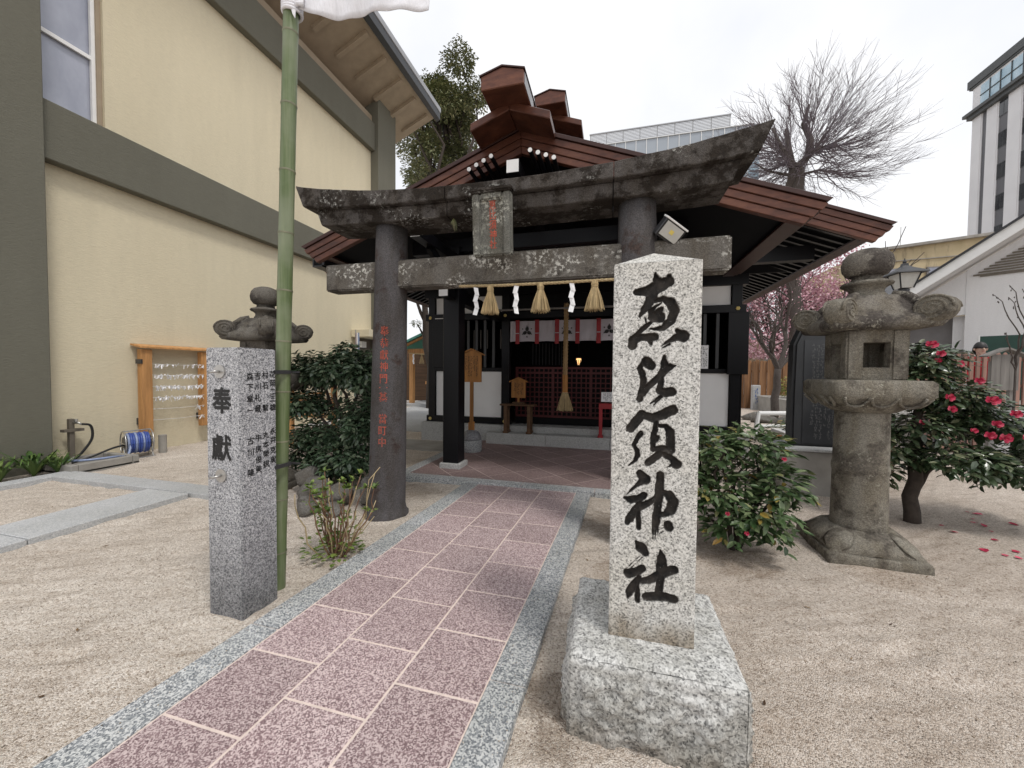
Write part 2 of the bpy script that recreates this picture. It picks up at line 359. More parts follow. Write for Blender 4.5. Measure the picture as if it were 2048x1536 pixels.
class MB:
    def __init__(s):
        s.v = []; s.f = []
    def add(s, vs, fs):
        n = len(s.v)
        s.v.extend([tuple(p) for p in vs])
        s.f.extend([tuple(i + n for i in f) for f in fs])
        return s
    def box(s, x0, x1, y0, y1, z0, z1):
        return s.add([(x0, y0, z0), (x1, y0, z0), (x1, y1, z0), (x0, y1, z0), (x0, y0, z1), (x1, y0, z1), (x1, y1, z1), (x0, y1, z1)],
                     [(0, 3, 2, 1), (4, 5, 6, 7), (0, 1, 5, 4), (1, 2, 6, 5), (2, 3, 7, 6), (3, 0, 4, 7)])
    def beam(s, p, q, w, h, up=(0, 0, 1)):
        p = Vector(p); q = Vector(q); d = (q - p).normalized()
        u = Vector(up)
        if abs(d.dot(u)) > 0.98: u = Vector((0, 1, 0))
        a = d.cross(u).normalized() * w / 2; b = a.cross(d).normalized() * h / 2
        vs = [e + sa * a + sb * b for e in (p, q) for sa, sb in ((-1, -1), (1, -1), (1, 1), (-1, 1))]
        return s.add(vs, [(0, 1, 2, 3), (7, 6, 5, 4), (0, 4, 5, 1), (1, 5, 6, 2), (2, 6, 7, 3), (3, 7, 4, 0)])
    def tube(s, pts, rad, n=8, cap=True):
        pts = [Vector(p) for p in pts]
        if isinstance(rad, (int, float)): rad = [rad] * len(pts)
        base = len(s.v); ref = None
        for i, p in enumerate(pts):
            d = (pts[min(i + 1, len(pts) - 1)] - pts[max(i - 1, 0)])
            d = d.normalized() if d.length > 1e-9 else Vector((0, 0, 1))
            if ref is None:
                ref = d.orthogonal().normalized()
            ref = (ref - d * ref.dot(d))
            ref = ref.normalized() if ref.length > 1e-6 else d.orthogonal().normalized()
            b = d.cross(ref)
            for k in range(n):
                a = 2 * math.pi * k / n
                s.v.append(tuple(p + (ref * math.cos(a) + b * math.sin(a)) * rad[i]))
        for i in range(len(pts) - 1):
            for k in range(n):
                k2 = (k + 1) % n
                s.f.append((base + i * n + k, base + i * n + k2, base + (i + 1) * n + k2, base + (i + 1) * n + k))
        if cap:
            s.f.append(tuple(base + k for k in reversed(range(n))))
            s.f.append(tuple(base + (len(pts) - 1) * n + k for k in range(n)))
        return s
    def loft(s, rings, cap=True):
        n = len(rings[0]); base = len(s.v)
        for r in rings: s.v.extend([tuple(p) for p in r])
        for i in range(len(rings) - 1):
            for k in range(n):
                k2 = (k + 1) % n
                s.f.append((base + i * n + k, base + i * n + k2, base + (i + 1) * n + k2, base + (i + 1) * n + k))
        if cap:
            s.f.append(tuple(base + k for k in reversed(range(n))))
            s.f.append(tuple(base + (len(rings) - 1) * n + k for k in range(n)))
        return s
    def lathe(s, prof, c=(0, 0, 0), n=20):
        return s.loft([[(c[0] + r * math.cos(2 * math.pi * k / n), c[1] + r * math.sin(2 * math.pi * k / n), c[2] + z) for k in range(n)] for r, z in prof])
    def prism_y(s, poly, y0, y1):
        """poly in (x, z), counter-clockwise seen from the front"""
        n = len(poly)
        return s.add([(x, y0, z) for x, z in poly] + [(x, y1, z) for x, z in poly],
                     [tuple(range(n)), tuple(reversed(range(n, 2 * n)))] + [(i, n + i, n + (i + 1) % n, (i + 1) % n) for i in range(n)])
    def prism_x(s, poly, x0, x1):
        n = len(poly)
        return s.add([(x0, y, z) for y, z in poly] + [(x1, y, z) for y, z in poly],
                     [tuple(reversed(range(n))), tuple(range(n, 2 * n))] + [((i + 1) % n, n + (i + 1) % n, n + i, i) for i in range(n)])
    def build(s, name, mat, parent=None, smooth=False, bevel=0.0, seg=1, at=None):
        o3 = org(parent) if parent else (Vector(at) if at else Vector((0, 0, 0)))
        me = bpy.data.meshes.new(name)
        vs = s.v if o3.length == 0 else [(x - o3.x, y - o3.y, z - o3.z) for x, y, z in s.v]
        me.from_pydata(vs, [], s.f)
        bm = bmesh.new(); bm.from_mesh(me)
        bmesh.ops.recalc_face_normals(bm, faces=bm.faces)
        if bevel:
            bmesh.ops.bevel(bm, geom=[e for e in bm.edges if e.is_manifold and e.calc_face_angle(0) > 0.5], offset=bevel, segments=seg, affect='EDGES', clamp_overlap=True)
        bm.to_mesh(me); bm.free()
        if smooth: me.polygons.foreach_set('use_smooth', [True] * len(me.polygons))
        me.materials.append(M[mat] if isinstance(mat, str) else mat)
        o = bpy.data.objects.new(name, me)
        COL.objects.link(o)
        if parent:
            o.parent = parent
        else:
            o.location = o3
        ORG[o.name] = Vector(o3)
        return o

def tag(o, label=None, cat=None, group=None, kind=None):
    if label: o['label'] = label
    if cat: o['category'] = cat
    if group: o['group'] = group
    if kind: o['kind'] = kind
    return o
def thing(name, label, cat, loc, group=None):
    o = bpy.data.objects.new(name, None)
    COL.objects.link(o)
    o.location = loc
    o.empty_display_size = 0.1
    ORG[o.name] = Vector(loc)
    return tag(o, label, cat, group)
def struct(o):
    o['kind'] = 'structure'
    return o
def dup(o, parent=None, name=None):
    c = o.copy()
    COL.objects.link(c)
    if parent is not None: c.parent = parent
    ORG[c.name] = ORG.get(o.name, Vector((0, 0, 0)))
    for ch in [q for q in o.children]: dup(ch, c)
    return c
def inst(me, name, parent, loc, rot=None, scale=None):
    """one more object that shares a mesh; loc in world coordinates"""
    o = bpy.data.objects.new(name, me)
    COL.objects.link(o)
    if parent:
        o.parent = parent
        o.location = Vector(loc) - org(parent)
    else:
        o.location = loc
    if rot is not None:
        o.rotation_mode = 'QUATERNION'
        o.rotation_quaternion = rot
    if scale is not None: o.scale = scale if hasattr(scale, '__len__') else (scale,) * 3
    return o
def npmesh(name, V, F, mat, parent=None, smooth=False, loc=None):
    """mesh from numpy verts and equal-length faces"""
    me = bpy.data.meshes.new(name)
    o3 = org(parent) if parent else Vector((0, 0, 0))
    V = np.asarray(V, dtype=np.float32) - np.array(o3, dtype=np.float32)
    F = np.asarray(F, dtype=np.int32)
    me.vertices.add(len(V)); me.vertices.foreach_set('co', V.ravel())
    k = F.shape[1]
    me.loops.add(F.size); me.loops.foreach_set('vertex_index', F.ravel())
    me.polygons.add(len(F))
    me.polygons.foreach_set('loop_start', np.arange(0, F.size, k, dtype=np.int32))
    me.polygons.foreach_set('loop_total', np.full(len(F), k, dtype=np.int32))
    if smooth: me.polygons.foreach_set('use_smooth', [True] * len(F))
    me.update(calc_edges=True)
    me.materials.append(M[mat] if isinstance(mat, str) else mat)
    o = bpy.data.objects.new(name, me)
    COL.objects.link(o)
    if parent: o.parent = parent
    ORG[o.name] = Vector(o3)
    return o

def spline(pts, n=6):
    """Catmull-Rom curve through the points"""
    P = [Vector(p) for p in pts]
    P = [P[0] * 2 - P[1]] + P + [P[-1] * 2 - P[-2]]
    out = []
    for i in range(1, len(P) - 2):
        for k in range(n):
            s = k / n
            out.append(0.5 * (2 * P[i] + (P[i + 1] - P[i - 1]) * s + (2 * P[i - 1] - 5 * P[i] + 4 * P[i + 1] - P[i + 2]) * s * s + (3 * P[i] - P[i - 1] - 3 * P[i + 1] + P[i + 2]) * s ** 3))
    return out + [P[-2]]
GLYPH = {}
def glyph(ch):
    """outline of one character, unit em square centred on the origin in x/y"""
    if ch not in GLYPH:
        c = bpy.data.curves.new('glyph', 'FONT')
        c.body = ch
        c.resolution_u = 3
        o = bpy.data.objects.new('glyph', c)
        COL.objects.link(o)
        bpy.context.view_layer.update()
        me = bpy.data.meshes.new_from_object(o.evaluated_get(bpy.context.evaluated_depsgraph_get()))
        vs = [(v.co.x, v.co.y) for v in me.vertices]
        fs = [tuple(p.vertices) for p in me.polygons]
        bpy.data.objects.remove(o); bpy.data.curves.remove(c); bpy.data.meshes.remove(me)
        xs = [v[0] for v in vs]
        cx = (min(xs) + max(xs)) / 2
        GLYPH[ch] = ([(x - cx, y - 0.36) for x, y in vs], fs)
    return GLYPH[ch]
def inscribe(mb, ch, fn, size, bold=0.0, squash=1.0):
    """put a character in mb; fn maps (u, v) metres to a point; bold repeats it slightly shifted"""
    vs, fs = glyph(ch)
    shifts = [(0, 0)] if not bold else [(-bold, 0), (bold, 0), (0, bold), (0, -bold)]
    for i, (du, dv) in enumerate(shifts):
        mb.add([fn(x * size * squash + du, y * size + dv, i * 0.0004) for x, y in vs], fs)

def write(parent, ch, fn, size, mat, bold=0.0, squash=1.0):
    m = MB()
    inscribe(m, ch, fn, size, bold, squash)
    o3 = org(parent)
    me = bpy.data.meshes.new('character')
    me.from_pydata([(x - o3.x, y - o3.y, z - o3.z) for x, y, z in m.v], [], m.f)
    me.materials.append(M[mat])
    o = bpy.data.objects.new('character', me)
    COL.objects.link(o)
    o.parent = parent
    ORG[o.name] = Vector(o3)
    return o
# ---------------------------------------------------------------- ground
def vnoise(X, Y, sc, seed):
    """smooth value noise on arrays"""
    rs = np.random.RandomState(seed)
    T = rs.rand(256, 256)
    x = X * sc + 1000.0; y = Y * sc + 1000.0
    xi = np.floor(x).astype(int); yi = np.floor(y).astype(int)
    fx = x - xi; fy = y - yi
    fx = fx * fx * (3 - 2 * fx); fy = fy * fy * (3 - 2 * fy)
    g = lambda a, b: T[a % 256, b % 256]
    return (g(xi, yi) * (1 - fx) + g(xi + 1, yi) * fx) * (1 - fy) + (g(xi, yi + 1) * (1 - fx) + g(xi + 1, yi + 1) * fx) * fy - 0.5
def axis(lo, hi, step, far):
    a = list(np.arange(lo, hi + 1e-6, step))
    d = step
    while a[-1] < far: d *= 1.35; a.append(a[-1] + d)
    d = step
    while a[0] > -far: d *= 1.35; a.insert(0, a[0] - d)
    return np.array(a)
def rot(X, Y, a):
    return X * np.cos(a) + Y * np.sin(a), -X * np.sin(a) + Y * np.cos(a)
gx = axis(-8.6, 6.0, 0.036, 900); gy = axis(0.4, 8.5, 0.036, 900)
GX, GY = np.meshgrid(gx, gy)
GROOVES = [(-2.88, 1.35, -3.04, 1.6, .022, .03), (-4.16, 2.53, -4.36, 3.3, .018, .03), (-3.84, 2.45, -3.74, 3.19, .014, .03), (-4.27, 1.68, -4.35, 1.97, .02, .03), (-2.83, 1.2, -2.62, 1.36, .016, .03),
           (-3.48, 2.05, -3.65, 2.4, .02, .03), (-3.52, 1.41, -3.46, 1.65, .014, .03), (1.34, 2.35, 1.74, 2.61, .012, .04), (1.21, 2.54, 1.62, 2.64, .012, .03), (1.72, 2.45, 1.85, 2.27, .014, .03), (1.05, 2.0, 1.29, 2.14, .012, .03), (0.9, 1.5, 1.15, 1.62, .012, .03)]
def sand_h(X, Y):
    a = 0.03 * vnoise(X, Y, 0.8, 1) + 0.012 * vnoise(X, Y, 3.1, 2) + 0.008 * vnoise(X, Y, 9, 3)
    u, w = rot(X, Y, R(28) + 0.5 * vnoise(X, Y, 0.35, 9))
    rake = vnoise(u * 0.5, w * 3.2, 1.8, 4)
    a += 0.024 * rake * (0.5 + vnoise(X, Y, 0.7, 5)) + 0.014 * vnoise(u * 0.5, w * 3, 6, 6)
    g = vnoise(u * 0.45, w * 2.4, 2.6, 8)
    a -= 0.02 * np.clip(g - 0.26, 0, 1) * 4
    for x0, y0, x1, y1, dp, wd in GROOVES:
        dx, dy = x1 - x0, y1 - y0
        k = np.clip(((X - x0) * dx + (Y - y0) * dy) / (dx * dx + dy * dy), 0, 1)
        d = np.hypot(X - x0 - k * dx + 0.05 * vnoise(X, Y, 5, 14), Y - y0 - k * dy + 0.05 * vnoise(X, Y, 5, 15))
        f = np.sin(np.pi * np.clip(k, 0.03, 0.97)) ** 0.5
        a = a - dp * f * np.exp(-(d / wd) ** 2) + 0.6 * dp * f * np.exp(-((d - 2.2 * wd) / wd) ** 2)
    return a - 0.004
near = np.exp(-np.clip(np.maximum(np.abs(GX + 1.3) - 7.5, GY - 9), 0, 50) / 2.0)
GZ = sand_h(GX, GY) * near
V = np.stack([GX.ravel(), GY.ravel(), GZ.ravel()], 1)
nx, ny = len(gx), len(gy)
I = np.arange(nx * ny).reshape(ny, nx)
F = np.stack([I[:-1, :-1].ravel(), I[:-1, 1:].ravel(), I[1:, 1:].ravel(), I[1:, :-1].ravel()], 1)
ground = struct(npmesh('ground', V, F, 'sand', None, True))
# loose coarse grit on the sand close to the camera
rs = np.random.RandomState(3)
def grit():
    P = []
    n = 9000
    x = rs.uniform(-3.6, 2.6, n); y = 0.9 + 3.6 * rs.rand(n) ** 1.6
    cl = -1.27 + 0.045 * y
    ok = (np.abs(x - cl) > 0.84) & ~((x > -0.2) & (x < 0.55) & (y > 1.5) & (y < 2.25)) & ~((x > -2.42) & (x < -2.08) & (y > 1.72) & (y < 2.05))
    x, y = x[ok], y[ok]
    z = sand_h(x, y)
    s = 0.0022 + 0.0035 * rs.rand(len(x)) ** 2
    oct_ = np.array([(1, 0, 0), (0, 1, 0), (-1, 0, 0), (0, -1, 0), (0, 0, 0.8), (0, 0, -0.6)], float)
    fo = np.array([(0, 1, 4), (1, 2, 4), (2, 3, 4), (3, 0, 4), (1, 0, 5), (2, 1, 5), (3, 2, 5), (0, 3, 5)])
    a = rs.rand(len(x)) * 6.28
    c, sn = np.cos(a), np.sin(a)
    st = 0.7 + 0.8 * rs.rand(len(x))
    vx = oct_[None, :, 0] * s[:, None] * st[:, None]; vy = oct_[None, :, 1] * s[:, None]
    VV = np.stack([x[:, None] + vx * c[:, None] - vy * sn[:, None], y[:, None] + vx * sn[:, None] + vy * c[:, None], z[:, None] + 0.0012 + oct_[None, :, 2] * s[:, None]], 2)
    FF = fo[None] + (np.arange(len(x)) * 6)[:, None, None]
    return VV.reshape(-1, 3), FF.reshape(-1, 3)
t = NT('grit_stone')
isl = t.n('ShaderNodeNewGeometry').outputs['Random Per Island']
t.col(t.ramp(isl, (0, (0.12, 0.095, 0.075)), (0.3, (0.36, 0.29, 0.22)), (0.7, (0.55, 0.47, 0.38)), (1, (0.68, 0.64, 0.58)))).rough(0.9, 0.2)
M['grit'] = t.m
gv, gf = grit()
# some of it trodden onto the kerbs and outer tiles
n = 700
y = 1.0 + 3.4 * rs.rand(n); sd = np.where(rs.rand(n) < 0.5, -1, 1)
u = sd * (0.82 - np.abs(rs.randn(n)) * 0.12)
x = -1.27 + 0.045 * y + u
s = 0.0016 + 0.0022 * rs.rand(n)
oc = np.array([(1, 0, 0), (0, 1, 0), (-1, 0, 0), (0, -1, 0), (0, 0, 0.8), (0, 0, -0.6)], float)
kv = np.stack([x, y, np.full(n, 0.0455)], 1)[:, None, :] + oc[None] * s[:, None, None]
gf = np.concatenate([gf, (np.array([(0, 1, 4), (1, 2, 4), (2, 3, 4), (3, 0, 4), (1, 0, 5), (2, 1, 5), (3, 2, 5), (0, 3, 5)])[None] + (np.arange(n) * 6)[:, None, None] + len(gv)).reshape(-1, 3)])
gv = np.concatenate([gv, kv.reshape(-1, 3)])
tag(npmesh('gravel', gv, gf, 'grit'), 'fine pale grit scattered over the sand beside the path', 'gravel', kind='stuff')

# ---------------------------------------------------------------- paved path
PA = math.atan(0.045)
PQ = Matrix.Rotation(-PA, 3, 'Z')
def pth(u, y, z=0.0):
    return Vector((-1.27 + 0.045 * y + u, y, z))
path = struct(MB().add([pth(-0.79, -0.6, 0.0335), pth(0.82, -0.6, 0.0335), pth(0.82, 4.66, 0.0335), pth(-0.79, 4.66, 0.0335)], [(0, 1, 2, 3)]).build('path', 'mortar'))
def cutbox(name, x0, x1, y0, y1, z0, z1, mat, parent, bev=0.004):
    m = MB()
    P = [pth(x0, y0), pth(x1, y0), pth(x1, y1), pth(x0, y1)]
    m.add([(p.x, p.y, z) for z in (z0, z1) for p in P], [(0, 3, 2, 1), (4, 5, 6, 7), (0, 1, 5, 4), (1, 2, 6, 5), (2, 3, 7, 6), (3, 0, 4, 7)])
    return m.build(name, mat, parent, bevel=bev)
cols = [(-0.61, -0.19, 1.55), (-0.19, 0.23, 1.752), (0.23, 0.65, 1.55)]
J = 0.0062
for x0, x1, o in cols:
    y = o - 0.404 * 6
    while y < 4.64:
        a, b = max(y, -0.6), min(y + 0.404, 4.655)
        if b - a > 0.03:
            cutbox('paving_tile', x0 + J, x1 - J, a + J, b - J, -0.05, 0.036 + rng.uniform(-0.001, 0.001), 'tile', path, 0.0015)
        y += 0.404
for x0, x1, o in ((-0.80, -0.61, 1.70), (0.65, 0.83, 1.683)):
    y = o - 1.54 * 2
    while y < 4.64:
        a, b = max(y, -0.6), min(y + 1.54, 4.655)
        cutbox('kerb_stone', x0 + J * 0.6, x1 - J * 0.6, a + 0.004, b - 0.004, -0.09, 0.044, 'kerb', path, 0.005)
        y += 1.54

# ---------------------------------------------------------------- porch floor with diagonal tiles
PX0, PX1, PY0, PY1, PZ = -2.95, 0.85, 4.66, 7.7, 0.06
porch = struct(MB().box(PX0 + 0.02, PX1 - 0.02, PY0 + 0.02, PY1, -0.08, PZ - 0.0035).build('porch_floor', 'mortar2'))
def clip(poly, f):
    out = []
    for i in range(len(poly)):
        p, q = poly[i], poly[(i + 1) % len(poly)]
        a, b = f(p), f(q)
        if a >= 0: out.append(p)
        if a * b < 0:
            k = a / (a - b)
            out.append((p[0] + (q[0] - p[0]) * k, p[1] + (q[1] - p[1]) * k))
    return out
T = 0.43
for i in range(-12, 13):
    for j in range(-12, 13):
        cx, cy = -1.05 + (i - j) * T / math.sqrt(2), 5.9 + (i + j) * T / math.sqrt(2)
        h = (T - 0.014) / math.sqrt(2)
        poly = [(cx - h, cy), (cx, cy - h), (cx + h, cy), (cx, cy + h)]
        for f in (lambda p: p[0] - PX0 - 0.175, lambda p: PX1 - 0.175 - p[0], lambda p: p[1] - PY0 - 0.175, lambda p: PY1 - 0.1 - p[1]):
            poly = clip(poly, f)
            if len(poly) < 3: break
        if len(poly) < 3: continue
        n = len(poly)
        MB().add([(x, y, z) for z in (-0.02, PZ - rng.uniform(0, 0.0015)) for x, y in poly],
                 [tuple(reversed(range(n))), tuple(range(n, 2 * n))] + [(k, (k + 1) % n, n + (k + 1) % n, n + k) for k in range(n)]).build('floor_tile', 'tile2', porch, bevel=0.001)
x = PX0
while x < PX1 - 0.1:
    b = min(x + 0.92, PX1)
    MB().box(x + 0.003, b - 0.003, PY0, PY0 + 0.17, -0.1, PZ + 0.002).build('kerb_stone', 'kerb', porch, bevel=0.005)
    x += 0.92
for xx in (PX0, PX1 - 0.17):
    y = PY0 + 0.173
    while y < 7.3:
        MB().box(xx, xx + 0.17, y + 0.003, y + 0.9, -0.1, PZ + 0.002).build('kerb_stone', 'kerb', porch, bevel=0.005)
        y += 0.903
# paving left of the shrine
pv = struct(MB().box(-8.2, -2.98, 6.55, 7.5, -0.08, 0.012).build('side_pavement', 'concrete', bevel=0.01))
pv2 = struct(MB().box(-8.2, -4.2, 8.6, 15.0, -0.08, 0.016).build('rear_pavement', 'slab', bevel=0.01))

# ---------------------------------------------------------------- flat granite edgings on the left
def strip(name, x0, x1, y0, y1, label, n, ax):
    e = thing(name, label, 'edging', ((x0 + x1) / 2, (y0 + y1) / 2, 0))
    for k in range(n):
        if ax == 'y':
            a = y0 + (y1 - y0) * k / n; b = y0 + (y1 - y0) * (k + 1) / n
            MB().box(x0, x1, a + 0.003, b - 0.003, -0.08, 0.052 + rng.uniform(-.003, .003)).build('slab_stone', 'slab', e, bevel=0.006)
        else:
            a = x0 + (x1 - x0) * k / n; b = x0 + (x1 - x0) * (k + 1) / n
            MB().box(a + 0.003, b - 0.003, y0, y1, -0.08, 0.052 + rng.uniform(-.003, .003)).build('slab_stone', 'slab', e, bevel=0.006)
    return e
strip('granite_edging', -5.42, -4.78, -0.5, 3.3, 'long pale granite slab strip running to the left picture edge', 3, 'y')
strip('granite_edging', -7.25, -4.4, 3.32, 3.6, 'narrow pale granite strip behind the grey dedication stone', 4, 'x')
strip('granite_edging', -7.5, -7.26, -0.5, 3.6, 'thin granite edging along the leafy planting strip by the olive pillar', 4, 'y')

# dry bits and twigs blown over the sand
q = random.Random(19)
V, F = [], []
for k in range(130):
    x, y = (q.uniform(-6.5, -2.2), q.uniform(1.0, 4.4)) if k % 2 else (q.uniform(-0.2, 4.2), q.uniform(1.2, 5.5))
    cl = -1.27 + 0.045 * y
    if abs(x - cl) < 0.86 or (-0.2 < x < 0.55 and 1.5 < y < 2.25) or (1.7 < x < 2.4 and 3.5 < y < 4.25) or (-5.45 < x < -4.75 and y < 3.4): continue
    z = float(sand_h(np.array([x]), np.array([y]))[0]) + 0.005
    a = q.uniform(0, 6.28); L = q.uniform(0.006, 0.022); w = L * q.uniform(0.15, 0.45)
    c, s = math.cos(a), math.sin(a)
    n = len(V)
    V += [(x - c * L, y - s * L, z), (x - s * w, y + c * w, z + 0.003), (x + c * L, y + s * L, z + 0.004), (x + s * w, y - c * w, z + 0.001)]
    F.append((n, n + 1, n + 2, n + 3))
M['litter'] = leafm('dry_litter', [(0, (0.05, 0.03, 0.02)), (0.5, (0.13, 0.08, 0.045)), (1, (0.25, 0.17, 0.09))], 0.9, 0.1)
tag(npmesh('leaf_litter', V, F, 'litter'), 'tiny dry leaves and twigs scattered over the sand', 'litter', kind='stuff')
# ---------------------------------------------------------------- engraved name pillar in front
STROKES = [[(0.0932,1.8495,0.014),(0.1394,1.8499,0.0237),(0.1858,1.8711,0.0301),(0.2234,1.89,0.0204)],[(0.1684,1.9285,0.0038),(0.1741,1.8975,0.0167),(0.1855,1.8846,0.0242)],[(0.2242,1.9094,0.0108),(0.227,1.8825,0.0161)],[(0.1606,1.844,0.0237),(0.1462,1.8026,0.0194),(0.1266,1.7735,0.0156),(0.1093,1.7442,0.0065)],[(0.1706,1.8091,0.0108),(0.203,1.8164,0.0134),(0.2309,1.7993,0.0221),(0.2476,1.7646,0.0204),(0.2347,1.7234,0.0194),(0.203,1.6947,0.014),(0.1705,1.6892,0.0075),(0.1517,1.6921,0.0038)],[(0.1964,1.7994,0.0038),(0.1711,1.7844,0.0059),(0.1527,1.7652,0.0134),(0.1649,1.7426,0.0242),(0.1883,1.7394,0.0247),(0.2012,1.7292,0.0054)],[(0.1968,1.7761,0.0097),(0.1832,1.7618,0.0161)],[(0.1296,1.7411,0.0027),(0.1347,1.7211,0.0038)],[(0.1605,1.7241,0.0065),(0.1327,1.7012,0.0113),(0.1046,1.6743,0.0108),(0.0835,1.647,0.0194),(0.0816,1.6206,0.0204)],[(0.0884,1.6419,0.0161),(0.1121,1.6566,0.0156),(0.143,1.6537,0.0177),(0.1712,1.657,0.0177)],[(0.1525,1.651,0.0161),(0.1565,1.6261,0.0081)],[(0.1953,1.6158,0.0019),(0.2227,1.6352,0.0081),(0.2567,1.6544,0.0167),(0.2815,1.6577,0.0264)],[(0.2607,1.6812,0.0113),(0.2746,1.6663,0.0161)],[(0.2001,1.6083,0.0016),(0.2298,1.6253,0.0065)],[(0.1397,1.5502,0.0243),(0.1578,1.5358,0.0217)],[(0.1217,1.5448,0.0078),(0.1135,1.5212,0.0128),(0.1243,1.4958,0.0148),(0.13,1.4669,0.014),(0.1238,1.4322,0.014),(0.115,1.3901,0.0148)],[(0.2103,1.5735,0.0082),(0.2108,1.5467,0.0159),(0.2155,1.5217,0.021),(0.1976,1.4912,0.0159),(0.1677,1.4638,0.0148),(0.1442,1.4417,0.0151),(0.1258,1.4159,0.0175)],[(0.2254,1.5254,0.0194),(0.2386,1.5308,0.0136),(0.2567,1.5344,0.0027)],[(0.201,1.4876,0.0128),(0.1983,1.4571,0.0128),(0.1954,1.4282,0.0167),(0.2191,1.4198,0.0217),(0.2424,1.4247,0.021)],[(0.201,1.4032,0.0097),(0.1793,1.3864,0.0068),(0.1575,1.3713,0.0014)],[(0.1928,1.3904,0.0066),(0.1712,1.3645,0.0014)],[(0.126,1.3257,0.0191),(0.1023,1.2941,0.0199),(0.0795,1.2623,0.0199)],[(0.0795,1.2623,0.0195),(0.064,1.2503,0.0048)],[(0.1309,1.3218,0.0173),(0.1693,1.31,0.0199),(0.2069,1.3246,0.0217),(0.2475,1.3471,0.0225)],[(0.1217,1.2418,0.0119),(0.1038,1.2122,0.0108),(0.0925,1.1889,0.0091),(0.1085,1.1672,0.0113),(0.1108,1.1448,0.0108),(0.0976,1.1192,0.0087),(0.0705,1.0966,0.0015)],[(0.1848,1.2935,0.0108),(0.1762,1.2465,0.013),(0.1722,1.2057,0.0126),(0.1728,1.1752,0.0126)],[(0.1983,1.2789,0.0087),(0.2228,1.277,0.0117),(0.2401,1.2537,0.0186),(0.2419,1.2096,0.0186),(0.2434,1.1775,0.0186)],[(0.1785,1.2243,0.01),(0.1908,1.226,0.0108),(0.1864,1.2126,0.0065)],[(0.1756,1.1774,0.013),(0.2096,1.1805,0.016),(0.2341,1.1789,0.0165)],[(0.2025,1.1608,0.0165),(0.1782,1.139,0.0165),(0.1538,1.1169,0.0165)],[(0.2195,1.1558,0.0143),(0.2517,1.1378,0.0156),(0.2669,1.1187,0.0217)],[(0.2484,1.1134,0.0065),(0.2281,1.0998,0.0015)],[(0.1206,1.0687,0.0153),(0.1417,1.0451,0.025)],[(0.1316,1.0333,0.0162),(0.107,1.0136,0.0081),(0.0824,0.9871,0.0046),(0.0658,0.9678,0.0016)],[(0.1389,0.9745,0.0162),(0.1143,0.9546,0.0176),(0.083,0.9494,0.0181),(0.0629,0.9553,0.0093)],[(0.1231,0.9289,0.0176),(0.1048,0.9005,0.019),(0.0823,0.867,0.0185),(0.0721,0.8458,0.012)],[(0.1154,0.8949,0.013),(0.1191,0.8621,0.012),(0.1197,0.8289,0.0116)],[(0.1294,0.9229,0.0148),(0.156,0.9409,0.0144),(0.1863,0.9636,0.0134)],[(0.2046,1.0686,0.0162),(0.2033,1.0283,0.0185),(0.2002,0.9801,0.019),(0.1961,0.9252,0.0167),(0.1919,0.881,0.0181),(0.1876,0.8366,0.0144)],[(0.1795,0.8357,0.0069),(0.1793,0.7873,0.0016)],[(0.1886,0.8367,0.0046),(0.1886,0.7862,0.0014)],[(0.199,0.827,0.0028),(0.1997,0.7919,0.0014)],[(0.2161,0.9936,0.0116),(0.2424,0.984,0.0195),(0.2589,0.9553,0.0227),(0.2497,0.9197,0.0213),(0.228,0.9012,0.0144),(0.2079,0.8936,0.0116)],[(0.2389,0.8545,0.0195),(0.2431,0.844,0.0195)],[(0.224,0.843,0.0023),(0.201,0.8294,0.0014)],[(0.2233,0.8276,0.0019),(0.2054,0.8145,0.0012)],[(0.1106,0.7671,0.0067),(0.1332,0.742,0.0251),(0.1496,0.7226,0.0166)],[(0.1268,0.7056,0.0016),(0.0729,0.644,0.0016)],[(0.1389,0.7029,0.0016),(0.0943,0.6514,0.0016)],[(0.1358,0.6519,0.0188),(0.1109,0.6321,0.0188),(0.0825,0.6225,0.0224),(0.07,0.6316,0.009)],[(0.1176,0.5973,0.0148),(0.0998,0.5664,0.0184),(0.086,0.538,0.017),(0.0802,0.5131,0.0063)],[(0.1254,0.6115,0.0112),(0.1221,0.572,0.0072),(0.1208,0.5305,0.0117),(0.1212,0.5067,0.0121)],[(0.1298,0.5948,0.0134),(0.1678,0.6048,0.0184),(0.1992,0.6267,0.0206),(0.2361,0.6512,0.0224),(0.265,0.6628,0.0202)],[(0.2108,0.7444,0.0022),(0.2163,0.7122,0.0188),(0.2171,0.6719,0.0242),(0.2139,0.6289,0.0184),(0.2098,0.5855,0.017),(0.2065,0.5529,0.0157)],[(0.1571,0.5299,0.0188),(0.1989,0.5388,0.0213),(0.2382,0.542,0.0202),(0.2675,0.5361,0.0197)]]
